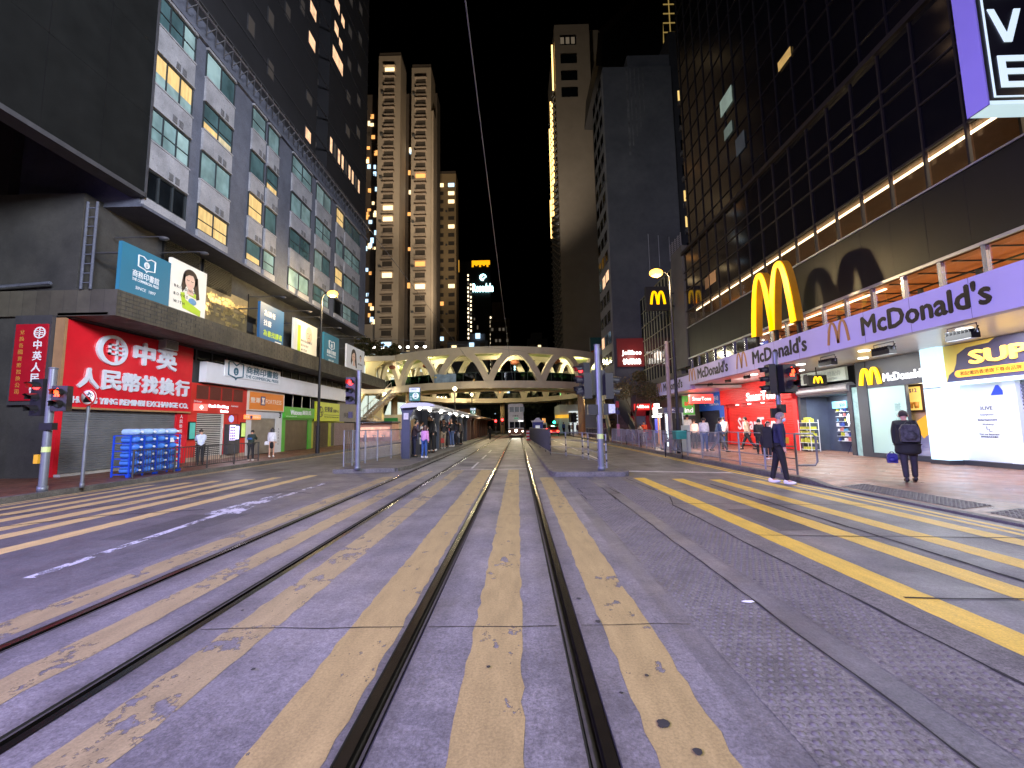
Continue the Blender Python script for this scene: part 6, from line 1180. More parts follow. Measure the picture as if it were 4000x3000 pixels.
# ---------------------------------------------------------------- tram stop shelter
sm_ = M('shelter_slate', (58, 64, 78), .5, .1, .12, 2); rm_ = M('shelter_roof', (196, 198, 206), .5, 0, .06, 2)
def shelter(label, y0, y1, mat, rmat, z=2.3, zz=.0):
    t = thing('tram_shelter', label, 'shelter', (-4.6, y0, .12)); L = y1-y0
    b = MB(); prof = [(-4.9, z-.02), (-4.75, z+.09), (-4.4, z+.14), (-3.75, z+.13), (-3.5, z+.06), (-3.46, z+.02), (-3.46, z-.04), (-3.7, z-.02), (-4.9, z-.08)]
    b.prism(prof, (0, y0, 0), UC, VL, -L); b.build('roof', rmat, t)
    n = int(L/3.1); ps = [y0+.4+k*(L-.8)/n for k in range(n+1)]
    for i, y in enumerate(ps):
        b = MB(); b.prism([(-.17, 0), (.17, 0), (.17, z-.55), (.34, z-.25), (.6, z-.12), (-.25, z-.12), (-.17, z-.4)], (-4.72, y-.12, .118), UC, VL, -.24); b.build('pillar', mat, t)
    for i, (a, c) in enumerate(zip(ps, ps[1:])):
        m0 = (a+c)/2; w = (c-a)/2-.12; hw = w*.5; top = 1.72; bt = .7
        pts = [(-w, .0), (w, 0), (w, z-.2), (-w, z-.2)]; arc = [(hw*math.cos(q), top-.3+.3*math.sin(q)) for q in [k*math.pi/10 for k in range(11)]]
        b = MB(); X0 = -4.86
        b.prism([(-w, 0), (-hw, 0), (-hw, z-.2), (-w, z-.2)], (X0, m0, .118), UL, VL, .07); b.prism([(hw, 0), (w, 0), (w, z-.2), (hw, z-.2)], (X0, m0, .118), UL, VL, .07); b.prism([(-hw, 0), (hw, 0), (hw, bt), (-hw, bt)], (X0, m0, .118), UL, VL, .07); b.prism([(-hw, z-.2)]+[(-p, q) for p, q in arc][::1]+[(hw, z-.2)], (X0, m0, .118), UL, VL, .07); b.build('back_panel', mat, t)
    return t, ps
t, ps = shelter('slate grey tram shelter with round bulbs and people queueing', 17.2, 37.5, sm_, rm_)
for k, y in enumerate((17.5, 19.6, 22.4, 25.3, 28.2, 31.2, 34.3)):
    b = MB(); b.ball((-4.15, y, 2.22), .085, 12, 8); b.build('bulb', E('bulb_white', (255, 248, 230), 10), t)
for y in (18.6, 22.5, 27, 32): light('shelter_light', 'POINT', (-4.1, y, 2.1), 26, (1, .95, .85), soft=.1)
b = MB(); b.box(-4.8, -4.6, 17.42, 17.45, 1.75, 2.02); b.build('no_entry_plate', M('plate_white', (196, 190, 196), .5, 0, .25, 12), t)
t, _ = shelter('brown second tram shelter farther along the platform', 39.5, 62, M('shelter_brown', (96, 66, 46), .7, 0, .15, 2), M('roof_brown', (150, 116, 84), .6, 0, .1, 2), 2.3); light('shelter_light', 'POINT', (-4.1, 44, 2.1), 40, (1, .8, .55), soft=.1)
def stop_sign(label, y, s):
    t = thing('stop_sign', label, 'sign', (-4.25, y, 2.45)); x0 = -4.52; b = MB(); b.box(x0, x0+.54*s, y, y+.09, 2.5, 2.5+.66*s); b.build('case', sig_m, t); b = MB(); b.box(x0+.02, x0+.52*s, y-.006, y, 2.5+.44*s, 2.5+.64*s); b.build('name_panel', E('stop_white', (206, 218, 235), .75), t); b = MB(); b.box(x0+.02, x0+.52*s, y-.006, y, 2.52, 2.5+.44*s); b.build('green_panel', E('stop_green', (20, 110, 84), .55), t)
    text('lettering', '百德新街', (x0+.06, y-.006, 2.5+.54*s), UC, VL, .3*s, .075*s, ink, t, .01, .002); text('lettering', 'Paterson Street', (x0+.06, y-.006, 2.5+.48*s), UC, VL, .3*s, .035*s, ink, t, .01, .002)
    b = MB(); b.lathe([(.155*s, 0), (.155*s, .004)], (x0+.32*s, y-.008, 2.5+.25*s), 24, 'y'); b.build('roundel', E('stop_roundel', (220, 240, 236), .8), t); b = MB(); o = (x0+.32*s, y-.014, 2.5+.25*s); b.prism([(-.05*s, -.1*s), (.05*s, -.1*s), (.06*s, .1*s), (.0, .13*s), (-.06*s, .1*s)], o, UC, VL, .003); b.prism([(-.07*s, -.12*s), (-.04*s, -.12*s), (-.03*s, -.09*s), (-.05*s, -.09*s)], o, UC, VL, .003); b.prism([(.07*s, -.12*s), (.05*s, -.09*s), (.03*s, -.09*s), (.04*s, -.12*s)], o, UC, VL, .003); b.m = 1; b.box(o[0]-.04*s, o[0]+.04*s, o[1]-.008, o[1]-.004, o[2]+.02*s, o[2]+.07*s); b.box(o[0]-.04*s, o[0]+.04*s, o[1]-.008, o[1]-.004, o[2]-.05*s, o[2]); b.build('tram_symbol', [M('symbol_green', (20, 90, 70), .5, 0, 0), whitel], t)
    for k in range(3): b = MB(); b.box(x0+.05, x0+.15*s, y-.01, y-.006, 2.56+k*.06, 2.575+k*.06); b.build('small_print', whitel, t)
    b = MB(); [b.bar((x0+q*s, y+.05, 2.36), (x0+q*s, y+.05, 2.52), .04, .04) for q in (.1, .42)]; b.build('bracket', sig_m, t)
stop_sign('green and white tram stop sign on the near shelter roof', 17.2, .87); stop_sign('smaller green tram stop sign above the second shelter', 39.5, 1.0)
# ---------------------------------------------------------------- tram
tr = thing('tram', 'pale double decker tram with three lit headlamps under the bridge', 'tram', (-.2, 48.6, 0)); tw_ = M('tram_white', (196, 200, 206), .5, 0, .08, 1); tb = M('tram_brown', (92, 58, 48), .5, 0, .15, 2)
y0 = 48.6; w = .9
b = MB(); b.prism([(-w, 2.0), (w, 2.0), (w*1.0, 3.85), (.7, 3.98), (-.7, 3.98), (-w, 3.85)], (-.22, y0+.15, 0), UC, VL, -8.6); b.build('upper_deck', tw_, tr); b = MB(); b.prism([(-w, .45), (w, .45), (w, 2.0), (-w, 2.0)], (-.22, y0+.3, 0), UC, VL, -8.4); b.build('lower_deck', tw_, tr)
b = MB(); b.prism([(-w*.98, .22), (w*.98, .22), (w*.98, .92), (w*.8, 1.05), (-w*.8, 1.05), (-w*.98, .92)], (-.22, y0, 0), UC, VL, -.4); b.build('nose_panel', tb, tr); b = MB(); b.box(-1.0, .56, y0+.1, y0+.8, .06, .24); b.build('underframe', blk, tr)
b = MB(); b.strip([(-.6, .12), (-.3, .04), (0, .02), (.3, .04), (.6, .12)], .035, (-.22, y0-.01, .3), UC, VL, .02); b.build('bumper_stripe', whitel, tr)
for x in (-.95, -.35, .25): b = MB(); b.box(x, x+.52, y0+.27, y0+.31, 1.15, 1.85); b.build('window', dkglass, tr); b = MB(); b.box(x, x+.52, y0+.12, y0+.16, 3.0, 3.6); b.build('window', E('tram_upper_window', (90, 96, 100), .5, var=.5), tr)
for k in range(6): b = MB(); b.box(-1.13, -1.11, y0+1+k*1.2, y0+1.9+k*1.2, 1.2, 1.85); b.build('window', E('tram_upper_window', (90, 96, 100), .5), tr); b = MB(); b.box(-1.13, -1.11, y0+1+k*1.2, y0+1.9+k*1.2, 2.8, 3.6); b.build('window', dkglass, tr)
for x, r, s in ((-.22, .13, 40), (-.98, .08, 14), (.54, .08, 14)): b = MB(); b.lathe([(r, 0), (r*.7, .05), (.01, .06)], (x, y0-.01, .82 if r > .1 else .75), 14, 'y', False); b.build('headlamp', E('headlamp_%d' % s, (255, 246, 225), s), tr)
light('tram_headlight', 'SPOT', (-.22, y0-.2, .8), 300, (1, .95, .85), (-.22, 20, .2), spot=60)
text('lettering', '大廈城', (-.62, y0+.15, 2.45), UC, VL, .7, .2, ink, tr, .01); b = MB(); b.box(-.42, .05, y0+.1, y0+.15, 2.15, 2.35); b.build('route_board', E('route_green', (90, 150, 120), .7), tr); b = MB(); b.box(.1, .62, y0+.1, y0+.3, 1.9, 1.98); b.build('destination_lamp', E('destination_white', (255, 250, 235), 3), tr)
# taxi
def taxi():
    t = thing('taxi', 'red taxi with glowing tail lamps beyond the crossing island', 'taxi', (4.6, 52, 0)); rd = M('taxi_red', (190, 24, 26), .25, .1, .05, 2); x, y = 4.5, 52
    side = [(0, .28), (0, .62), (.12, .78), (.9, .86), (1.35, 1.2), (2.9, 1.22), (3.5, .84), (4.3, .7), (4.35, .3)]
    b = MB(); b.prism(side, (x-.62, y, 0), (0, 1, 0), VL, 1.24); b.build('body', rd, t)
    b = MB(); b.quad((x-.5, y+.92, .9), (x+.5, y+.92, .9), (x+.46, y+1.3, 1.17), (x-.46, y+1.3, 1.17)); b.v = [(a, c-.015, e+.01) for a, c, e in b.v]; b.build('rear_window', dkglass, t)
    b = MB(); b.box(x-.2, x+.2, y+1.9, y+2.05, 1.22, 1.34); b.build('roof_sign', E('taxi_sign', (255, 240, 220), 3), t)
    for q in (-.45, .45): b = MB(); b.box(x+q-.14, x+q+.14, y-.02, y+.02, .55, .72); b.build('tail_lamp', E('tail_red', (255, 60, 40), 10), t); b = MB(); b.lathe([(.28, -.1), (.28, .1)], (x+q*1.3, y+.8, .28), 14, 'z') if False else b.tube([(x+q*1.25, y+.8, .28), (x+q*1.45, y+.8, .28)], .28, 14); b.build('wheel', blk, t)
    b = MB(); b.box(x-.25, x+.25, y-.02, y, .38, .5); b.build('number_plate', M('plate_yellow', (220, 190, 60), .5, 0, 0), t)
    b = MB(); b.box(x-.64, x+.64, y-.06, y+.06, .26, .42); b.build('bumper', black_m, t)
taxi(); light('taxi_glow', 'POINT', (4.5, 51.2, .6), 12, (1, .12, .06), soft=.2)
t = thing('van', 'white van with red tail lamps just ahead of the red taxi', 'van', (3.4, 58, 0)); b = MB(); b.prism([(0, .3), (0, 1.3), (.3, 1.75), (3.9, 1.75), (4.2, 1.1), (4.3, .3)], (2.7, 57, 0), (0, 1, 0), VL, 1.3); b.build('body', tw_, t); b = MB(); b.box(2.85, 3.85, 56.98, 57.03, 1.0, 1.5); b.build('rear_window', dkglass, t)
for q in (2.8, 3.85): b = MB(); b.box(q, q+.12, 56.97, 57.02, .7, .95); b.build('tail_lamp', MAT['tail_red'], t); b = MB(); b.tube([(q, 57.8, .3), (q+.15, 57.8, .3)], .3, 12); b.build('wheel', blk, t)
# far signals
def far_signal(label, x, y, z, m):
    t = thing('traffic_light', label, 'traffic light', (x, y, 0)); b = MB(); b.tube([(x, y+.1, 0), (x, y+.1, z+.4)], .06, 6); b.build('pole', pole_m, t); b = MB(); b.box(x-.2, x+.2, y, y+.2, z-.75, z+.3); b.build('signal_head', sig_m, t); b = MB(); b.ball((x, y-.02, z+.05), (.17, .06, .17)); b.build('lens', m, t)
frr = E('far_red', (255, 40, 40), 16); far_signal('distant red traffic light, the lower of the pair beyond the shelters', -3.3, 62, 2.1, frr); far_signal('distant red traffic light on the taller pole beyond the shelters', -2.3, 62, 2.25, frr); far_signal('distant green traffic light behind the blue kiosk', 5.4, 62, 1.75, E('far_green', (40, 255, 200), 14))
light('far_signal_glow', 'POINT', (-2.7, 61, 2), 18, (1, .1, .08), soft=.2); light('far_signal_glow', 'POINT', (5.4, 61, 1.7), 14, (.1, 1, .75), soft=.2)
t = thing('traffic_light', 'dark unlit traffic signal in front of the cream bridge column', 'traffic light', (5.6, 44, 0)); b = MB(); b.tube([(5.85, 44, .1), (5.85, 44, 2.6)], .06, 8); b.build('pole', pole_m, t); signal_head(t, (5.62, 44, 2.15), 3, 2.2, None, s=1.1); signal_head(t, (6.05, 44, 2.15), 3, .9, None, s=1.1)
# kiosk, barrier, board
t = thing('ticket_kiosk', 'blue ticket kiosk with curved white roof at the island end', 'kiosk', (1.8, 38.5, .12)); b = MB(); b.box(1.35, 2.3, 38, 39, .12, 1.7); b.build('body', M('kiosk_blue', (34, 50, 130), .5, 0, .12, 2), t); b = MB(); b.prism([(-.55, 0), (.55, 0), (.55, .12), (.3, .16), (.12, .38), (-.12, .38), (-.3, .16), (-.55, .12)], (1.82, 37.9, 1.7), UC, VL, -1.2); b.build('roof', tw_, t); b = MB(); b.box(1.6, 2.0, 37.98, 38, .9, 1.4); b.build('notice', E('notice_white', (200, 205, 210), .6, var=.5), t)
t = thing('barrier', 'red and white crash barrier beside the blue kiosk', 'barrier', (.95, 37, .1)); b = MB(); b.box(.72, 1.2, 36.2, 36.5, .12, 1.0); b.build('board', M('barrier_red', (200, 40, 34), .5, 0, 0), t); b = MB(); [b.box(.72, 1.2, 36.19, 36.2, .25+k*.28, .38+k*.28) for k in range(3)]; b.build('white_bands', whitel, t)
t = thing('news_stand', 'dark roofed news stand behind the kerb railing', 'stall', (6.9, 36, .12)); b = MB(); b.box(7.0, 8.1, 35.6, 36.6, .12, 1.7); b.build('body', M('stand_brown', (58, 44, 40), .7, 0, .3, 3), t); b = MB(); b.box(6.85, 8.25, 35.4, 36.8, 1.7, 1.85); b.build('roof', blk, t); b = MB(); b.box(7.1, 8.0, 35.57, 35.6, .7, 1.5); b.build('display', M('stand_mags', (120, 80, 70), .6, 0, .6, 8), t)
# jollibee shopfront, lit sign stack
t = thing('shopfront', 'red framed shuttered restaurant front behind the tree', 'shopfront', (9.6, 33, .12)); b = MB(); b.box(8.95, 9.25, 32.9, 33.1, .12, 2.4); b.box(10.1, 10.5, 32.9, 33.1, .12, 2.4); b.box(8.95, 10.5, 32.9, 33.1, 2.0, 2.45); b.build('red_frame', M('frame_crimson', (170, 32, 30), .5, 0, .08, 2), t); b = MB(); b.box(9.25, 10.1, 33.05, 33.1, .12, 2.0); b.build('shutter', shut_g, t); b = MB(); b.box(9.0, 12, 33.1, 38, .1, 4.6); b.build('wall', M('annex_grey', (84, 84, 78), .6, 0, .2, 1), t)
t = thing('shop_sign', 'glowing red strip sign with white lettering behind the tree', 'sign', (10, 32.9, 2.5)); b = MB(); b.box(9.18, 10.8, 32.75, 32.88, 2.46, 2.95); b.build('panel', E('strip_red', (240, 50, 46), .85), t); text('lettering', 'Jollibee', (9.26, 32.75, 2.55), UC, VL, 1.05, .3, whot, t, .03, .02)
t = thing('shop_sign', 'stack of glowing white vertical signs on an orange post', 'sign', (8.85, 26.5, 1.8)); b = MB(); b.box(8.6, 9.12, 26.4, 26.55, 1.98, 2.4); b.build('white_box', E('stack_white', (250, 250, 240), 2.2), t); b = MB(); b.box(8.68, 8.98, 26.4, 26.55, 2.45, 2.66); b.build('upper_letters', E('stack_white2', (250, 250, 245), 2.6), t); b = MB(); b.box(8.53, 9.1, 26.4, 26.55, 1.78, 1.9); b.build('light_bar', MAT['stack_white2'], t); text('lettering', '翔', (8.7, 26.4, 2.03), UC, VL, .33, .3, ink, t, .01, .01); b = MB(); b.box(8.85, 9.0, 26.42, 26.55, .12, 1.75); b.build('orange_post', E('post_orange', (230, 150, 80), .5), t); b = MB(); b.box(8.66, 8.82, 26.42, 26.52, .8, 1.7); b.build('blue_poster', E('poster_bluelit', (80, 90, 200), .6, var=.6), t); light('sign_stack_light', 'POINT', (8.8, 26, 2), 30, (1, .92, .8), soft=.2)
t = thing('phone_booth', 'glass phone booth with dark roof behind the kerb railing', 'phone booth', (7.2, 20.2, .12)); b = MB(); b.box(7.02, 7.95, 20, 20.9, 1.9, 2.15); b.build('roof', M('booth_roof', (70, 70, 96), .5, 0, .1, 2), t); text('lettering', 'HKT', (7.2, 20, 2.0), UC, VL, .5, .09, whitel, t); b = MB(); [b.bar((x, y, .12), (x, y, 1.9), .05, .05) for x in (7.06, 7.9) for y in (20.04, 20.86)]; b.box(7.05, 7.9, 20.02, 20.88, .12, .2); b.box(7.05, 7.4, 20.0, 20.03, .5, .62); b.build('frame', alu, t); b = MB(); b.quad((7.08, 20.03, .2), (7.9, 20.03, .2), (7.9, 20.03, 1.88), (7.08, 20.03, 1.88)); b.build('glass_panel', clear, t); b = MB(); b.box(7.4, 7.65, 20.7, 20.85, 1.0, 1.5); b.build('telephone', M('phone_steel', (120, 126, 134), .4, .5, .1, 8), t); b = MB(); b.box(7.2, 7.26, 20.3, 20.36, .3, 1.85); b.build('light_tube', E('booth_tube', (230, 245, 255), 4), t); light('booth_light', 'POINT', (7.45, 20.4, 1.8), 14, (.92, .97, 1), soft=.1)
t = thing('utility_box', 'pale grey utility cabinet beside the phone booth', 'cabinet', (7.5, 18.9, .12)); b = MB(); b.box(7.2, 7.58, 18.5, 18.85, .12, 1.3); b.build('body', M('cabinet_grey', (168, 176, 180), .5, 0, .1, 4), t); b = MB(); b.box(7.3, 7.45, 18.48, 18.5, .9, 1.1); b.build('plate', ink, t)
t = thing('road_sign', 'small pink and red plates on a thin post by the stair', 'road sign', (7.35, 30.5, .12)); b = MB(); b.tube([(7.3, 30.5, .12), (7.3, 30.5, 3.1)], .035, 8); b.build('post', pole_m, t); b = MB(); b.box(7.18, 7.42, 30.44, 30.47, 2.6, 3.05); b.build('red_plate', M('plate_red', (190, 60, 66), .5, 0, .2, 9), t); b = MB(); b.box(7.16, 7.44, 30.44, 30.47, 2.1, 2.4); b.build('blue_plate', M('plate_blue', (50, 50, 110), .5, 0, .2, 9), t); b = MB(); b.box(7.2, 7.4, 30.44, 30.47, .5, 1.4); b.build('pink_plate', M('plate_pink', (196, 120, 150), .5, 0, .1, 9), t)
# bicycle leaning on the railing
def bicycle(label, x, y, box=True):
    t = thing('bicycle', label, 'bicycle', (x, y, .0)); wr = .3; zc = wr+.118 if x > 6.66 else wr
    ys = (y-.0, y+.9)
    def wheel(cx, cy, ang):
        b = MB(); u = Vector((math.cos(ang), math.sin(ang), 0)); b.strip([(wr*math.cos(2*math.pi*k/24), wr*math.sin(2*math.pi*k/24)) for k in range(24)], .026, (cx, cy, zc), u, VL, .03, True); b.build('wheel', blk, t); b = MB(); [b.strip([(0, 0), (wr*math.cos(k*math.pi/6), wr*math.sin(k*math.pi/6))], .004, (cx, cy, zc), u, VL, .006) for k in range(12)]; b.build('spokes', alu, t)
    wheel(x-.22, ys[1], 1.2); wheel(x+.1, ys[0], 1.25)
    b = MB(); A, B_ = Vector((x+.1, ys[0], zc)), Vector((x-.22, ys[1], zc)); s0 = A.lerp(B_, .35)+Vector((0, 0, .42)); h0 = A.lerp(B_, .82)+Vector((0, 0, .5)); c0 = A.lerp(B_, .45)
    for p, q in ((A, s0), (A, c0), (c0, s0), (c0, h0), (s0, h0), (h0, B_), (h0, h0+Vector((0, 0, .15)))): b.tube([p, q], .018, 6)
    b.build('frame', M('bike_grey', (120, 124, 130), .4, .4, .1, 5), t); b = MB(); b.ball(s0+Vector((0, 0, .08)), (.07, .13, .035)); b.build('saddle', blk, t); b = MB(); hh = h0+Vector((0, 0, .15)); b.tube([hh+Vector((-.25, -.05, .02)), hh, hh+Vector((.25, .05, .02))], .014, 6); b.build('handlebar', blk, t)
    if box:
        b = MB(); b.prism([(-.2, -.15), (.2, -.15), (.22, .15), (-.22, .15)], A+Vector((-.03, -.2, .62)), UC, VL, -.38); b.build('delivery_box', M('box_teal', (28, 130, 126), .6, 0, .2, 4), t); b = MB(); b.box(A.x-.25, A.x+.2, A.y-.22, A.y+.2, zc+.47+.3, zc+.5+.3); b.build('box_lid', M('box_teal_light', (70, 170, 165), .6, 0, .1, 4), t)
bicycle('bicycle with teal delivery box against the kerb railing', 6.42, 16.9)
bicycle('dark bicycle behind the kerb railing, next beyond the teal box bicycle', 6.95, 22.2, False); bicycle('second dark bicycle, last one along the kerb railing', 6.95, 25.2, False)
# water bottle rack
rk_ = thing('bottle_rack', 'blue steel rack full of water bottles in front of the grey shutter', 'rack', (-11.3, 12.6, .12)); bl = M('rack_blue', (24, 70, 190), .45, .1, .1, 3); X0, X1, Y0, Y1 = -11.75, -11.25, 12.0, 13.75; b = MB()
for y in [Y0+k*(Y1-Y0)/4 for k in range(5)]:
    for x in (X0, X1): b.bar((x, y, .13), (x, y, 1.32), .035, .035)
for k in range(6):
    for x in (X0, X1): b.bar((x, Y0, .2+k*.224), (x, Y1, .2+k*.224), .025, .025)
    for y in (Y0, Y1): b.bar((X0, y, .2+k*.224), (X1, y, .2+k*.224), .025, .025)
for y in (Y0, (Y0+Y1)/2, Y1): b.box(X1-.05, X1+.05, y-.05, y+.05, .12, .2)
b.build('frame', bl, rk_); b = MB(); b.box(X1+.02, X1+.03, 13.35, 13.5, 1.08, 1.22); b.build('paper_label', whitel, rk_)
bm_ = M('bottle_plastic', (70, 120, 200), .12, 0, .2, 8); bm2 = M('bottle_clear', (150, 180, 205), .1, 0, .2, 8); proto = None
for k in range(6):
    for q in range(4):
        lb = ('blue water bottle, %s shelf of the rack, %s' % (('bottom', 'second', 'third', 'fourth', 'fifth')[k], ('next to the sign pole', 'second along', 'third along', 'next to the cash lobby')[q])) if k < 5 else 'clear water bottle on top of the blue rack, ' + ('next to the sign pole', 'second along', 'third along', 'next to the cash lobby')[q]
        loc = (X1, Y0+.22+q*.437, .305+k*.224)
        key = 'p%d' % (k == 5)
        if q == 0 and k in (0, 5):
            proto = thing('water_bottle', lb, 'bottle', loc, 0, 'water bottles in the rack' if k < 5 else 'clear bottles on the rack'); b = MB(); b.tube([(-.42, 0, 0), (-.02, 0, 0), (.03, 0, 0), (.08, 0, 0), (.11, 0, 0)], [.095, .095, .075, .03, .028], 12); put(b, 'bottle_body', bm_ if k < 5 else bm2, proto); b = MB(); b.tube([(.1, 0, 0), (.13, 0, 0)], .033, 10); put(b, 'cap', whitel, proto)
        else: dup(proto, loc, 0, lb)
# ---------------------------------------------------------------- overhead wires
def wire(label, pts, r): b = MB(); b.tube(pts, r, 5); tag(b.build('overhead_wire', M('wire_grey', (92, 90, 88), .5, .2, 0)), label, 'wire')
wire('overhead tram wire running up the middle of the sky', [(-.48, -4, 6.0), (-.48, 12, 5.95), (-.46, 30, 5.98), (-.4, 46, 5.9)], .007)
wire('overhead tram wire crossing in front of the teal windowed facade', [(-4.1, -4, 7.0), (-4.04, 14, 6.95), (-4.0, 30, 6.9), (-3.9, 44, 6.8)], .009)
wire('thin span wire from the lime sign street lamp across the tracks', [(-10.7, 22.3, 6.6), (-4, 24, 6.3), (.5, 26, 6.1)], .006)
# ---------------------------------------------------------------- trees
def leafy(name, label, trunk, limbs, blobs, n, size, cols, seed, group=None):
    random.seed(seed); t = thing(name, label, 'tree', trunk[0], 0, group); b = MB(); b.tube(trunk, [.09, .07, .045][:len(trunk)], 8); [b.tube(l, [.04, .02, .01][:len(l)], 6) for l in limbs]; b.build('trunk', M('bark', (84, 68, 52), .9, 0, .3, 6), t)
    for ci, c in enumerate(cols):
        b = MB()
        for _ in range(n//len(cols)):
            cx, cy_, cz, rx, ry, rz = random.choice(blobs)
            while True:
                p = Vector((random.uniform(-1, 1), random.uniform(-1, 1), random.uniform(-1, 1)))
                if p.length < 1 and random.random() < .25+p.length*.8: break
            p = Vector((cx+p.x*rx, cy_+p.y*ry, cz+p.z*rz)); s = size*random.uniform(.6, 1.3); u = Vector((random.uniform(-1, 1), random.uniform(-1, 1), random.uniform(-.8, .3))).normalized(); v = u.cross(Vector((random.uniform(-1, 1), random.uniform(-1, 1), random.uniform(-1, 1)))).normalized()
            b.add([p-u*s, p+v*s*.38, p+u*s, p-v*s*.38], [(0, 1, 2, 3)])
        b.build('crown', M('leaf_%s_%d' % (name, ci), c, .6, 0, .25, 2), t)
leafy('street_tree', 'thin leaved street tree in front of the red restaurant sign', [(8.2, 29, .12), (8.15, 29, 1.8), (8.3, 29, 3.0)], [[(8.15, 29, 1.8), (7.6, 28.9, 3), (7.1, 28.8, 4)], [(8.2, 29, 2.2), (8.9, 29.2, 3.4), (9.3, 29.3, 4.3)], [(8.3, 29, 3), (8.4, 29, 4), (8.5, 29, 4.8)]], [(8.2, 29, 4.1, 1.1, 1, .75), (7.4, 29, 3.7, .8, .9, .6), (9.0, 29.2, 3.7, .8, .9, .7), (8.5, 28.8, 4.7, .5, .5, .4)], 2400, .085, [(96, 84, 46), (70, 74, 38), (112, 94, 56)], 3)
leafy('street_tree', 'slender tree with bent trunk by the white sign stack', [(9.1, 27.8, .12), (8.8, 27.8, 1.6), (8.9, 27.8, 2.8)], [[(8.9, 27.8, 2.6), (9.4, 27.8, 3.4), (9.8, 27.8, 3.9)], [(8.9, 27.8, 2.8), (8.6, 27.8, 3.6), (8.5, 27.8, 4.0)]], [(9.0, 27.8, 3.5, .7, .7, .6), (9.6, 27.8, 3.4, .6, .6, .5)], 1000, .08, [(90, 86, 44), (116, 100, 60)], 5)
leafy('street_tree', 'dark leafy tree in front of the floodlit wall', [(-21, 58, .1), (-21, 58, 7), (-21, 58, 11)], [], [(-20.5, 58, 12.2, 2.2, 2, 1.7), (-18.6, 58, 11.3, 1.4, 1.5, 1.2), (-22, 58, 13, 1.6, 1.6, 1.5), (-17.4, 58, 12.0, .8, .8, 1.3)], 2600, .3, [(38, 52, 30), (56, 72, 40), (26, 36, 24)], 8)
for i, (x, y, h, lb) in enumerate(((1.6, 90, 9, 'tall dark tree straight beyond the tram under the bridge'), (6, 95, 10, 'dark tree behind the green traffic light'), (-7, 92, 9, 'dark tree beyond the far end of the shelters'))): leafy('background_tree', lb, [(x, y, 0), (x, y, h*.4), (x, y, h*.7)], [], [(x, y, h*.7, 3.2, 2.5, h*.3), (x-1.6, y, h*.5, 2.2, 2, 2), (x+1.8, y, h*.55, 2, 2, 2)], 1200, .5, [(34, 46, 30), (24, 32, 22)], 11+i)
b = MB(); random.seed(4)
for _ in range(900): x = random.uniform(3.5, 9); y = random.uniform(64, 66); z = random.uniform(.2, 1.5); u = Vector((random.uniform(-1, 1), random.uniform(-1, 1), random.uniform(-1, 1))).normalized()*.22; v = u.orthogonal()*.7; p = Vector((x, y, z)); b.add([p-u, p+v, p+u, p-v], [(0, 1, 2, 3)])
struct(b.build('hedge', M('hedge_green', (70, 110, 48), .7, 0, .3, 2)), 'stuff')
# ================================================================ PEOPLE
def skin_mesh(name, pts, edges, rad, m, parent, sub=2, root=0):
    me = bpy.data.meshes.new(name); me.from_pydata(pts, edges, []); o = bpy.data.objects.new(name, me); C.objects.link(o)
    md = o.modifiers.new('skin', 'SKIN'); md.use_smooth_shade = True
    for i, r in enumerate(rad):
        sv = me.skin_vertices[0].data[i]; rr = r if isinstance(r, tuple) else (r, r); sv.radius = rr; sv.use_root = (i == root)
    s_ = o.modifiers.new('sub', 'SUBSURF'); s_.levels = s_.render_levels = sub
    me.materials.append(m); o.parent = parent; return o
def cloth(name, c): return M('cloth_'+name, c, .85, 0, .22, 14)
SKIN = M('skin', (198, 150, 122), .55, 0, .06, 20); HAIRB = M('hair_black', (26, 22, 22), .5, 0, .2, 30); HAIRBR = M('hair_brown', (74, 46, 36), .5, 0, .25, 30); HAIRG = M('hair_grey', (130, 122, 116), .6, 0, .2, 30); SHOEW = M('shoe_white', (220, 218, 214), .5, 0, .05, 9); SHOEB = M('shoe_black', (28, 27, 28), .5, 0, .1, 9)
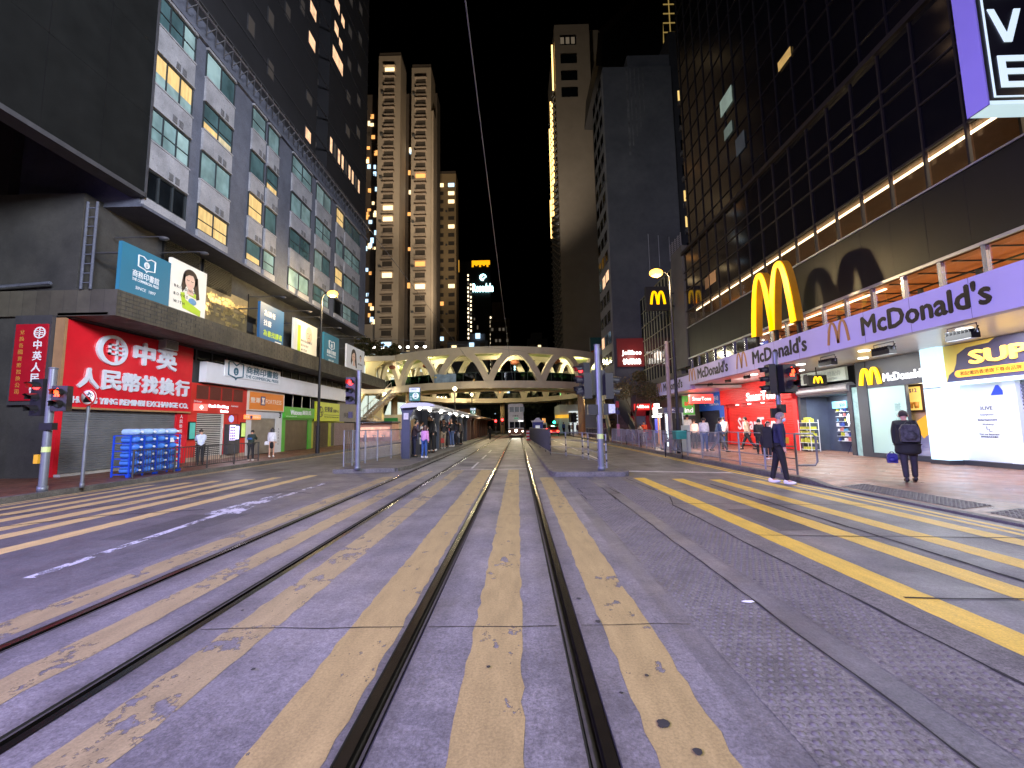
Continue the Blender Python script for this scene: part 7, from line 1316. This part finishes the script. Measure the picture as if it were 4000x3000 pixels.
def person(label, x, y, z, h, face, top, legs, hair=HAIRB, shoe=SHOEB, pose='stand', long_hair=False, coat=0, phone=False, group=None, fingers=False, lean=4, bow=10, puff=1.0, skirt=False, stride=.0, mask=None, arms=None, sub=1):
    """face: heading in degrees, 0 looks away from the viewer (+Y), 90 looks to -X"""
    t = thing('person', label, 'person', (x, y, z), math.radians(face), group); t.scale = (h/1.72,)*3
    sit = pose == 'sit'
    A = lambda d: math.radians(d)
    if pose == 'walk': TH = [(26, 6), (-16, 22)]
    elif sit: TH = [(84, 86), (80, 84)]
    else: TH = [(2+stride, 2), (-3-stride, 3)]
    hipz = .92 if not sit else .50; hw = .095; J = {}
    low = 9
    for i, (s, (a, k)) in enumerate(zip((1, -1), TH)):
        hp = Vector((s*hw, 0, hipz)); kn = hp+Vector((s*.01, math.sin(A(a)), -math.cos(A(a))))*.43; an = kn+Vector((s*.005, math.sin(A(a-k)), -math.cos(A(a-k))))*.42; J[i] = (hp, kn, an); low = min(low, an.z)
    dz = .085-low if not sit else 0
    for i in J: J[i] = tuple(p+Vector((0, 0, dz)) for p in J[i])
    base = hipz+dz; R_ = Matrix.Rotation(-A(lean), 3, 'X')
    def up(px, py, pz): return R_@Vector((px, py, pz))+Vector((0, 0, base))
    pel, wai, che, nek = up(0, 0, .04), up(0, .01, .2), up(0, .0, .4), up(0, -.005, .56)
    RB = Matrix.Rotation(-A(bow), 3, 'X'); hd = lambda v: nek+R_@RB@Vector(v)
    h0, h1, h2, h3 = hd((0, .01, .06)), hd((0, .025, .13)), hd((0, .02, .2)), hd((0, .015, .25))
    arm = arms or (((38, 95), (34, 88)) if phone else (((14, 14), (-18, 12)) if pose == 'walk' else ((4, 12), (2, 10)))); AR = []
    for s, (a, e) in zip((1, -1), arm):
        sh_ = up(s*.17, 0, .49); el = sh_+R_@Vector((s*.06, math.sin(A(a)), -math.cos(A(a))))*.28; ind = -s*.35 if e > 50 else s*.02
        wr = el+R_@Vector((ind, math.sin(A(a+e)), -math.cos(A(a+e)))).normalized()*.25; ha = wr+(wr-el).normalized()*.085; AR.append((sh_, el, wr, ha))
    # body: one continuous skin
    P = [pel, wai, che, nek, h0, h1, h2, h3]; Ed = [(0, 1), (1, 2), (2, 3), (3, 4), (4, 5), (5, 6), (6, 7)]; Rd = [.105, .11, .125, .055, .055, .085, .095, .06]
    for sh_, el, wr, ha in AR:
        i = len(P); P += [sh_, el, wr, ha]; Ed += [(2, i), (i, i+1), (i+1, i+2), (i+2, i+3)]; Rd += [.055, .04, .028, .034]
        if fingers:
            d = (ha-wr).normalized(); sd = d.cross(Vector((0, 1, 0))).normalized() if abs(d.y) < .9 else Vector((1, 0, 0))
            for q, ln in ((-.026, .06), (-.009, .07), (.009, .066), (.026, .052)): j = len(P); b0 = ha+sd*q+d*.012; P += [b0+d*ln*.5+Vector((0, .006, 0)), b0+d*ln+Vector((0, .02, 0))]; Ed += [(i+3, j), (j, j+1)]; Rd += [.009, .007]
            j = len(P); P += [wr+(ha-wr)*.45+Vector((0, .04, -.005))]; Ed += [(i+2, j)]; Rd += [.011]
    for i_ in J:
        i = len(P); P += list(J[i_])+[J[i_][2]+Vector((0, .13, -.04))]; Ed += [(0, i), (i, i+1), (i+1, i+2), (i+2, i+3)]; Rd += [.08, .055, .038, .03]
    skin_mesh('body', P, Ed, Rd, SKIN, t, sub)
    # jacket
    pf = puff; hem = up(0, 0, -.02); P = [hem, wai, che, up(0, -.002, .51), nek+Vector((0, 0, .0))]; Ed = [(0, 1), (1, 2), (2, 3), (3, 4)]; Rd = [.15*pf, .15*pf, .155*pf, .11*pf, .066]
    for sh_, el, wr, ha in AR: i = len(P); P += [sh_, el, wr]; Ed += [(3 if False else 2, i), (i, i+1), (i+1, i+2)]; Rd += [.075*pf, .06*pf, .046*pf]
    if coat:
        i = len(P); P += [Vector((0, 0, base-coat*.5)), Vector((0, -.01, base-coat))]; Ed += [(0, i), (i, i+1)]; Rd += [.165*pf, .17*pf]
    skin_mesh('coat' if coat else 'jacket', P, Ed, Rd, top, t, sub, 1)
    # trousers or skirt
    P = [up(0, 0, .02)]; Ed = []; Rd = [.135]
    if skirt:
        P += [Vector((0, 0, base-.2)), Vector((0, 0, base-.45))]; Ed = [(0, 1), (1, 2)]; Rd += [.14, .14]; skin_mesh('skirt', P, Ed, Rd, legs, t, sub)
    else:
        for i_ in J: i = len(P); a, k, n = J[i_]; P += [a+Vector((0, 0, -.03)), a.lerp(k, .5), k, k.lerp(n, .5), n+Vector((0, 0, .0))]; Ed += [(0, i), (i, i+1), (i+1, i+2), (i+2, i+3), (i+3, i+4)]; Rd += [.105, .092, .074, .066, .06]
        skin_mesh('trousers', P, Ed, Rd, legs, t, sub)
    for i_ in J:
        an = J[i_][2]; b = MB(); f_ = an+Vector((0, .06, -.045)); b.ball(f_, (.048, .135, .045), 10, 6); b.ball(an+Vector((0, -.03, -.02)), (.045, .06, .06), 10, 6); put(b, 'shoe', shoe, t)
    # head details: hair cap, ears, nose, eyes
    Mh = (R_@RB); b = MB(); c = hd((0, .02, .165))
    n, m_ = 14, 8; vs = []; fs = []
    for i in range(m_+1):
        ph = math.pi*.7*i/m_
        for k in range(n):
            a = 2*math.pi*k/n; fr = math.sin(a) > .25; ph_ = ph if not fr else min(ph, math.pi*.36)
            vs.append(c+Mh@Vector((.092*math.sin(ph_)*math.cos(a), .108*math.sin(ph_)*math.sin(a)-.006, .118*math.cos(ph_))))
    for i in range(m_):
        for k in range(n): fs.append((i*n+k, i*n+(k+1) % n, (i+1)*n+(k+1) % n, (i+1)*n+k))
    b.add(vs, fs, True)
    if long_hair: b.ball(c+Mh@Vector((0, -.07, -.13)), (.115, .06, .2), 12, 8); [b.ball(c+Mh@Vector((s*.085, -.01, -.08)), (.03, .06, .12), 8, 6) for s in (1, -1)]
    put(b, 'hair', hair, t)
    b = MB(); b.ball(c+Mh@Vector((0, .108, -.035)), (.014, .02, .022), 8, 5); [b.ball(c+Mh@Vector((s*.092, .0, -.03)), (.012, .02, .032), 8, 5) for s in (1, -1)]; put(b, 'nose_and_ears', SKIN, t)
    b = MB(); [b.ball(c+Mh@Vector((s*.034, .092, -.005)), (.012, .008, .007), 8, 5) for s in (1, -1)]; b.ball(c+Mh@Vector((0, .1, -.085)), (.024, .008, .006), 8, 5); put(b, 'eyes_and_mouth', HAIRB if not mask else HAIRB, t)
    if mask: b = MB(); b.ball(c+Mh@Vector((0, .075, -.062)), (.062, .05, .05), 12, 8); put(b, 'face_mask', mask, t)
    if phone:
        b = MB(); p = (AR[0][3]+AR[1][3])/2+Vector((0, .02, .03)); b.box(p.x-.035, p.x+.035, p.y-.01, p.y, p.z-.05, p.z+.09); put(b, 'phone', SHOEB, t)
    t['jt'] = 0; del t['jt']
    return t, AR, che, base
ROT = lambda t, v: (Matrix.Translation(t.location) @ Matrix.Rotation(t.rotation_euler.z, 4, 'Z') @ Matrix.Diagonal((*t.scale, 1))) @ Vector(v)
def bag(name, label, t, at, size, m, cat='bag', strap=None):
    o = thing(name, label, cat, ROT(t, at), t.rotation_euler.z); o.scale = t.scale; b = MB(); sx, sy, sz = size
    b.prism([(-sx, -sz), (sx, -sz), (sx*1.02, sz*.5), (sx*.7, sz), (-sx*.7, sz), (-sx*1.02, sz*.5)], (0, sy, 0), UC, VL, sy*2); b.ball((0, -sy*.9, -sz*.3), (sx*.8, sy*.7, sz*.55), 12, 8); bo = put(b, 'bag_body', m, o); bv = bo.modifiers.new('round', 'BEVEL'); bv.width = min(sx, sy, sz)*.55; bv.segments = 3
    b = MB(); b.tube([(-sx*.4, 0, sz), (-sx*.2, 0, sz*1.25), (sx*.2, 0, sz*1.25), (sx*.4, 0, sz)], .012, 6); put(b, 'handle', black_m, o)
    return o
navy = cloth('navy', (32, 34, 62)); blackc = cloth('black', (24, 24, 27)); charc = cloth('charcoal', (44, 44, 48)); white_c = cloth('white', (214, 214, 218)); shirt = cloth('shirt_blue', (196, 204, 226)); green_c = cloth('dark_green', (40, 52, 44)); pink_c = cloth('pink', (214, 150, 200)); jeans = cloth('jeans', (52, 84, 140)); jeansl = cloth('jeans_light', (92, 112, 152)); greyc = cloth('grey', (98, 98, 102)); khaki = cloth('khaki', (150, 134, 112)); tan = cloth('tan', (190, 164, 134)); denim = cloth('denim', (84, 104, 128)); puffp = cloth('puffer_pink', (222, 186, 172)); orange_c = cloth('orange', (226, 84, 44)); olive_c = cloth('olive_black', (30, 34, 30)); plum = cloth('plum', (50, 34, 46)); camo = cloth('blue_grey', (110, 116, 140)); longgrey = cloth('coat_grey', (86, 80, 72)); bluej = cloth('blue_jacket', (60, 90, 150))
def at(px, py, z=.118): return G(px, py, z)
def per(label, px, py, hp, face, top, legs, z=.118, **k):
    p = at(px, py, z); return person(label, p.x, p.y, z, hp*p.y/FPX, face, top, legs, **k)
# right side, near
man, AR, che, bs = per('older man in navy hooded jacket and face mask waiting at the crossing', 3052, 1890, 266, -112, navy, blackc, z=.004, hair=HAIRG, shoe=SHOEW, fingers=True, stride=7, mask=M('mask_blue', (190, 206, 220), .7, 0, 0), puff=1.12, sub=2)
bag('backpack', 'big black backpack on the man waiting at the crossing', man, (0, -.24, 1.14), (.17, .1, .26), blackc, 'backpack')
wo, AR, che, bs = per('person in long dark puffer coat and knit cap walking past the frosted pane', 3560, 1882, 268, -34, olive_c, charc, hair=M('knit_cap', (58, 52, 42), .9, 0, .2, 30), pose='stand', stride=8, coat=.3, puff=1.62, fingers=True, lean=7, bow=16, sub=2)
bag('backpack', 'black backpack with pale zigzag pattern on the person in the puffer coat', wo, (.02, -.26, 1.18), (.17, .09, .21), M('zigzag_fabric', (58, 60, 58), .7, 0, .8, 16), 'backpack')
bag('handbag', 'round navy bag held by the person in the puffer coat', wo, (-.3, .02, .56), (.1, .07, .12), M('bag_navy', (36, 40, 110), .5, 0, .2, 9))
# right side, behind the railing
per('person in tan hooded jacket walking past the red shutter', 2925, 1757, 128, 50, tan, blackc, pose='walk', group=None)
per('person in black jacket in front of the red shutter', 2972, 1775, 132, -32, blackc, blackc, puff=1.25)
per('person in blue grey patterned jacket and dark cap beside the waiting man', 3005, 1795, 142, 180, camo, charc, hair=SHOEB, shoe=SHOEW)
wk, *_ = per('person in denim jacket striding past the blue shop', 2812, 1765, 132, -105, denim, greyc, pose='walk'); bag('shoulder_bag', 'black shoulder bag on the person in the denim jacket', wk, (-.2, .02, .92), (.14, .06, .1), blackc)
per('person in pale pink top just behind the denim jacket walker', 2832, 1755, 122, -20, puffp, charc)
per('person in white jacket and jeans seen from behind at the railing', 2755, 1764, 128, -25, white_c, jeans, puff=1.2)
per('small person in pale pink quilted coat by the railing', 2716, 1752, 110, -20, puffp, charc, puff=1.3, hair=HAIRBR)
per('person in plain white shirt beside the phone booth', 2690, 1748, 124, -22, white_c, charc, puff=1.05)
cp, *_ = per('person in orange and white jacket standing by the tree', 2520, 1732, 82, 150, orange_c, white_c, puff=1.2); per('person in cream jacket with dark hair beside the orange jacket', 2503, 1734, 74, -40, khaki, charc, puff=1.2)
per('person in dark clothes sitting at the foot of the bridge steps', 2392, 1718, 66, 190, blackc, charc, arms=((40, 60), (40, 60)), phone=True)
# far right under the bridge
per('person in blue jacket far under the bridge', 2203, 1698, 47, 20, bluej, blackc, z=.1, puff=1.2); per('person in dark clothes far under the bridge beside the blue jacket', 2226, 1699, 45, 30, blackc, blackc, z=.1); per('person in pale yellow top far under the bridge', 2238, 1698, 45, 10, khaki, charc, z=.1); per('person in dark red coat beside the bridge column', 2257, 1699, 45, 160, plum, charc, z=.1, coat=.3)
# left pavement
per('man in white shirt and dark trousers facing the red cash lobby', 780, 1816, 136, 44, shirt, blackc, bow=20, lean=2, phone=True)
gm_, *_ = per('person in dark green jacket looking down in front of the pale shutter', 978, 1800, 118, 10, green_c, blackc, shoe=SHOEW, bow=24, phone=True, puff=1.1); bag('sling_bag', 'small blue sling bag across the dark green jacket', gm_, (-.02, -.17, 1.25), (.13, .03, .05), M('sling_blue', (40, 90, 150), .6, 0, .1, 9))
wm_, *_ = per('woman in white jacket and black skirt with long dark hair', 1060, 1786, 112, 20, white_c, blackc, shoe=SHOEW, long_hair=True, puff=1.2, skirt=True); bag('handbag', 'white shoulder bag of the woman in the black skirt', wm_, (-.26, 0, .85), (.12, .05, .11), white_c)
# tram queue
Q = 'people queueing at the tram stop'
pz = .118
per('man in dark purple jacket at the front of the tram queue beside the pillar', 1618, 1785, 138, -75, plum, navy, group=Q, phone=True, bow=16)
per('woman in white top with dark hair holding a newspaper in the queue', 1641, 1773, 124, -60, white_c, blackc, group=Q, phone=True)
nw, *_ = per('tall person in black coat and black cap behind the pink cardigan', 1684, 1768, 142, 150, blackc, blackc, group=Q, bow=20)
per('woman in pink cardigan and blue jeans seen from behind in the queue', 1658, 1789, 122, -25, pink_c, jeans, group=Q, hair=HAIRBR, long_hair=True, shoe=SHOEW, puff=1.15)
per('man in grey hooded top and white shoes facing the queue', 1696, 1762, 126, 100, greyc, blackc, group=Q, shoe=SHOEW, phone=True, puff=1.1)
per('man in grey jacket holding a red bag farther along the queue', 1731, 1752, 112, -150, charc, khaki, group=Q, shoe=SHOEW, phone=True)
per('person in black jacket close behind the man with the red bag', 1744, 1748, 100, 100, blackc, blackc, group=Q)
per('woman in black jacket and light blue jeans in the queue', 1765, 1745, 104, 130, blackc, jeansl, group=Q, shoe=SHOEW, phone=True, hair=HAIRBR)
per('person with white backpack near the queue end', 1786, 1737, 92, 60, charc, charc, group=Q, hair=HAIRBR); per('woman in long grey coat at the end of the queue', 1800, 1737, 88, 95, longgrey, blackc, group=Q, coat=.42)
ps_ = at(1786, 1737); o = thing('backpack', 'pale backpack worn near the end of the tram queue', 'backpack', (ps_.x+.2, ps_.y-.12, .85)); b = MB(); b.ball((0, 0, 0), (.17, .11, .24), 12, 8); put(b, 'bag_body', cloth('pale_grey', (150, 150, 150)), o); b = MB(); b.tube([(-.06, 0, .22), (0, 0, .28), (.06, 0, .22)], .012, 6); put(b, 'handle', black_m, o)
pr = at(1731, 1752); o = thing('shopping_bag', 'red shopping bag held in the tram queue', 'bag', (pr.x, pr.y-.2, .62)); b = MB(); b.prism([(-.11, -.16), (.11, -.16), (.09, .12), (-.09, .12)], (0, .05, 0), UC, VL, .1); put(b, 'bag_body', M('bag_red', (180, 60, 56), .6, 0, .2, 9), o); b = MB(); b.tube([(-.05, 0, .12), (0, 0, .25), (.05, 0, .12)], .008, 5); put(b, 'handle', black_m, o)
pn = at(1641, 1773); o = thing('newspaper', 'folded newspaper held in the tram queue', 'newspaper', (pn.x-.02, pn.y-.18, .78)); b = MB(); b.box(-.12, .12, -.01, .01, -.18, .14); put(b, 'pages', M('newsprint', (200, 192, 176), .8, 0, .3, 25), o)
per('dark figure walking on the track beyond the queue', 1914, 1719, 54, 10, blackc, blackc, z=.01, pose='walk')
for px, lb in ((1438, 'dark clothed person with back turned behind the tall island railing'), (1466, 'second dark clothed person behind the island railing, beside the signal pole neighbour')):
    p = at(px, 1716); person(lb, p.x, p.y, .118, 1.3, 10, blackc, charc, puff=1.2)

# ================================================================ LIT FOOD STALLS BY THE WALKWAY
t = thing('food_stall', 'brightly lit pinkish food stall behind the tall island railing', 'stall', (-15, 40, .12)); b = MB(); b.box(-17.5, -12.6, 41.5, 44, .12, 1.9); b.build('body', M('stall_pink', (200, 160, 150), .6, 0, .15, 1.5), t); b = MB(); b.box(-17.2, -12.8, 41.4, 41.5, .5, 1.5); b.build('lit_counter', E('counter_glow', (255, 190, 170), .9, var=.7), t); b = MB(); b.box(-17.6, -12.4, 40.8, 44, 1.9, 2.05); b.build('roof', concrete_m, t)
light('stall_light', 'AREA', (-15, 41, 1.85), 60, (1, .8, .7), (-15, 40, 0), 3, .5)
for k in range(5):
    s_ = thing('stool', 'small pale stool in front of the lit food stall, number %s from the signal pole' % ('one', 'two', 'three', 'four', 'five')[k], 'stool', (-16.6+k*.9, 40.2, .12), 0, 'stools at the food stall'); b = MB(); b.lathe([(.2, .55), (.2, .6)], (0, 0, 0), 12); put(b, 'seat', M('stool_white', (210, 200, 196), .5, 0, 0), s_)
    for q in range(3): a = q*2.1; b = MB(); b.bar((.12*math.cos(a), .12*math.sin(a), .55), (.18*math.cos(a), .18*math.sin(a), 0), .03, .03); put(b, 'leg', alu, s_)
t = thing('lantern_shop', 'red and white lit shop front seen past the tram shelter', 'shopfront', (-9, 66, .12)); b = MB(); b.box(-13, -6.4, 66, 72, .1, 4.2); b.build('wall', M('shop_tan', (120, 92, 72), .7, 0, .2, .8), t); b = MB(); b.box(-11.5, -6.8, 65.9, 66, .4, 2.6); b.build('lit_front', E('front_red', (255, 110, 90), .9, var=.8), t); b = MB(); b.box(-12, -6.6, 65.8, 65.95, 2.8, 3.5); b.build('lit_sign', E('front_amber', (255, 210, 140), 1.1, var=.4), t)
for x, z0, z1, w, m_, lb in ((-5.5, 0, 24, 3, (60, 52, 50), 'dim brick house behind the distant red signals'), (-1.5, 0, 17, 4, (46, 46, 50), 'dim grey house straight behind the tram'), (10, 0, 20, 7, (56, 52, 50), 'dim house behind the white shop front under the bridge')):
    t = thing('old_house', lb, 'building', (x, 118, 0)); b = MB(); b.box(x-w/2, x+w/2, 118, 126, 0, z1); b.build('house_wall', M('dim_%d' % m_[0], m_, .8, 0, .25, .3), t)
    for k in range(8): p = MB(); wx = x-w/2+.4+(k % 2)*(w-1.7); wz = 2+(k//2)*2.6; p.box(wx, wx+.9, 117.8, 118, wz, wz+1.3); p.build('window', (lit_w, drk, lit_o, drk, drk, lit_b, drk, drk)[(k+int(x)) % 8], t)
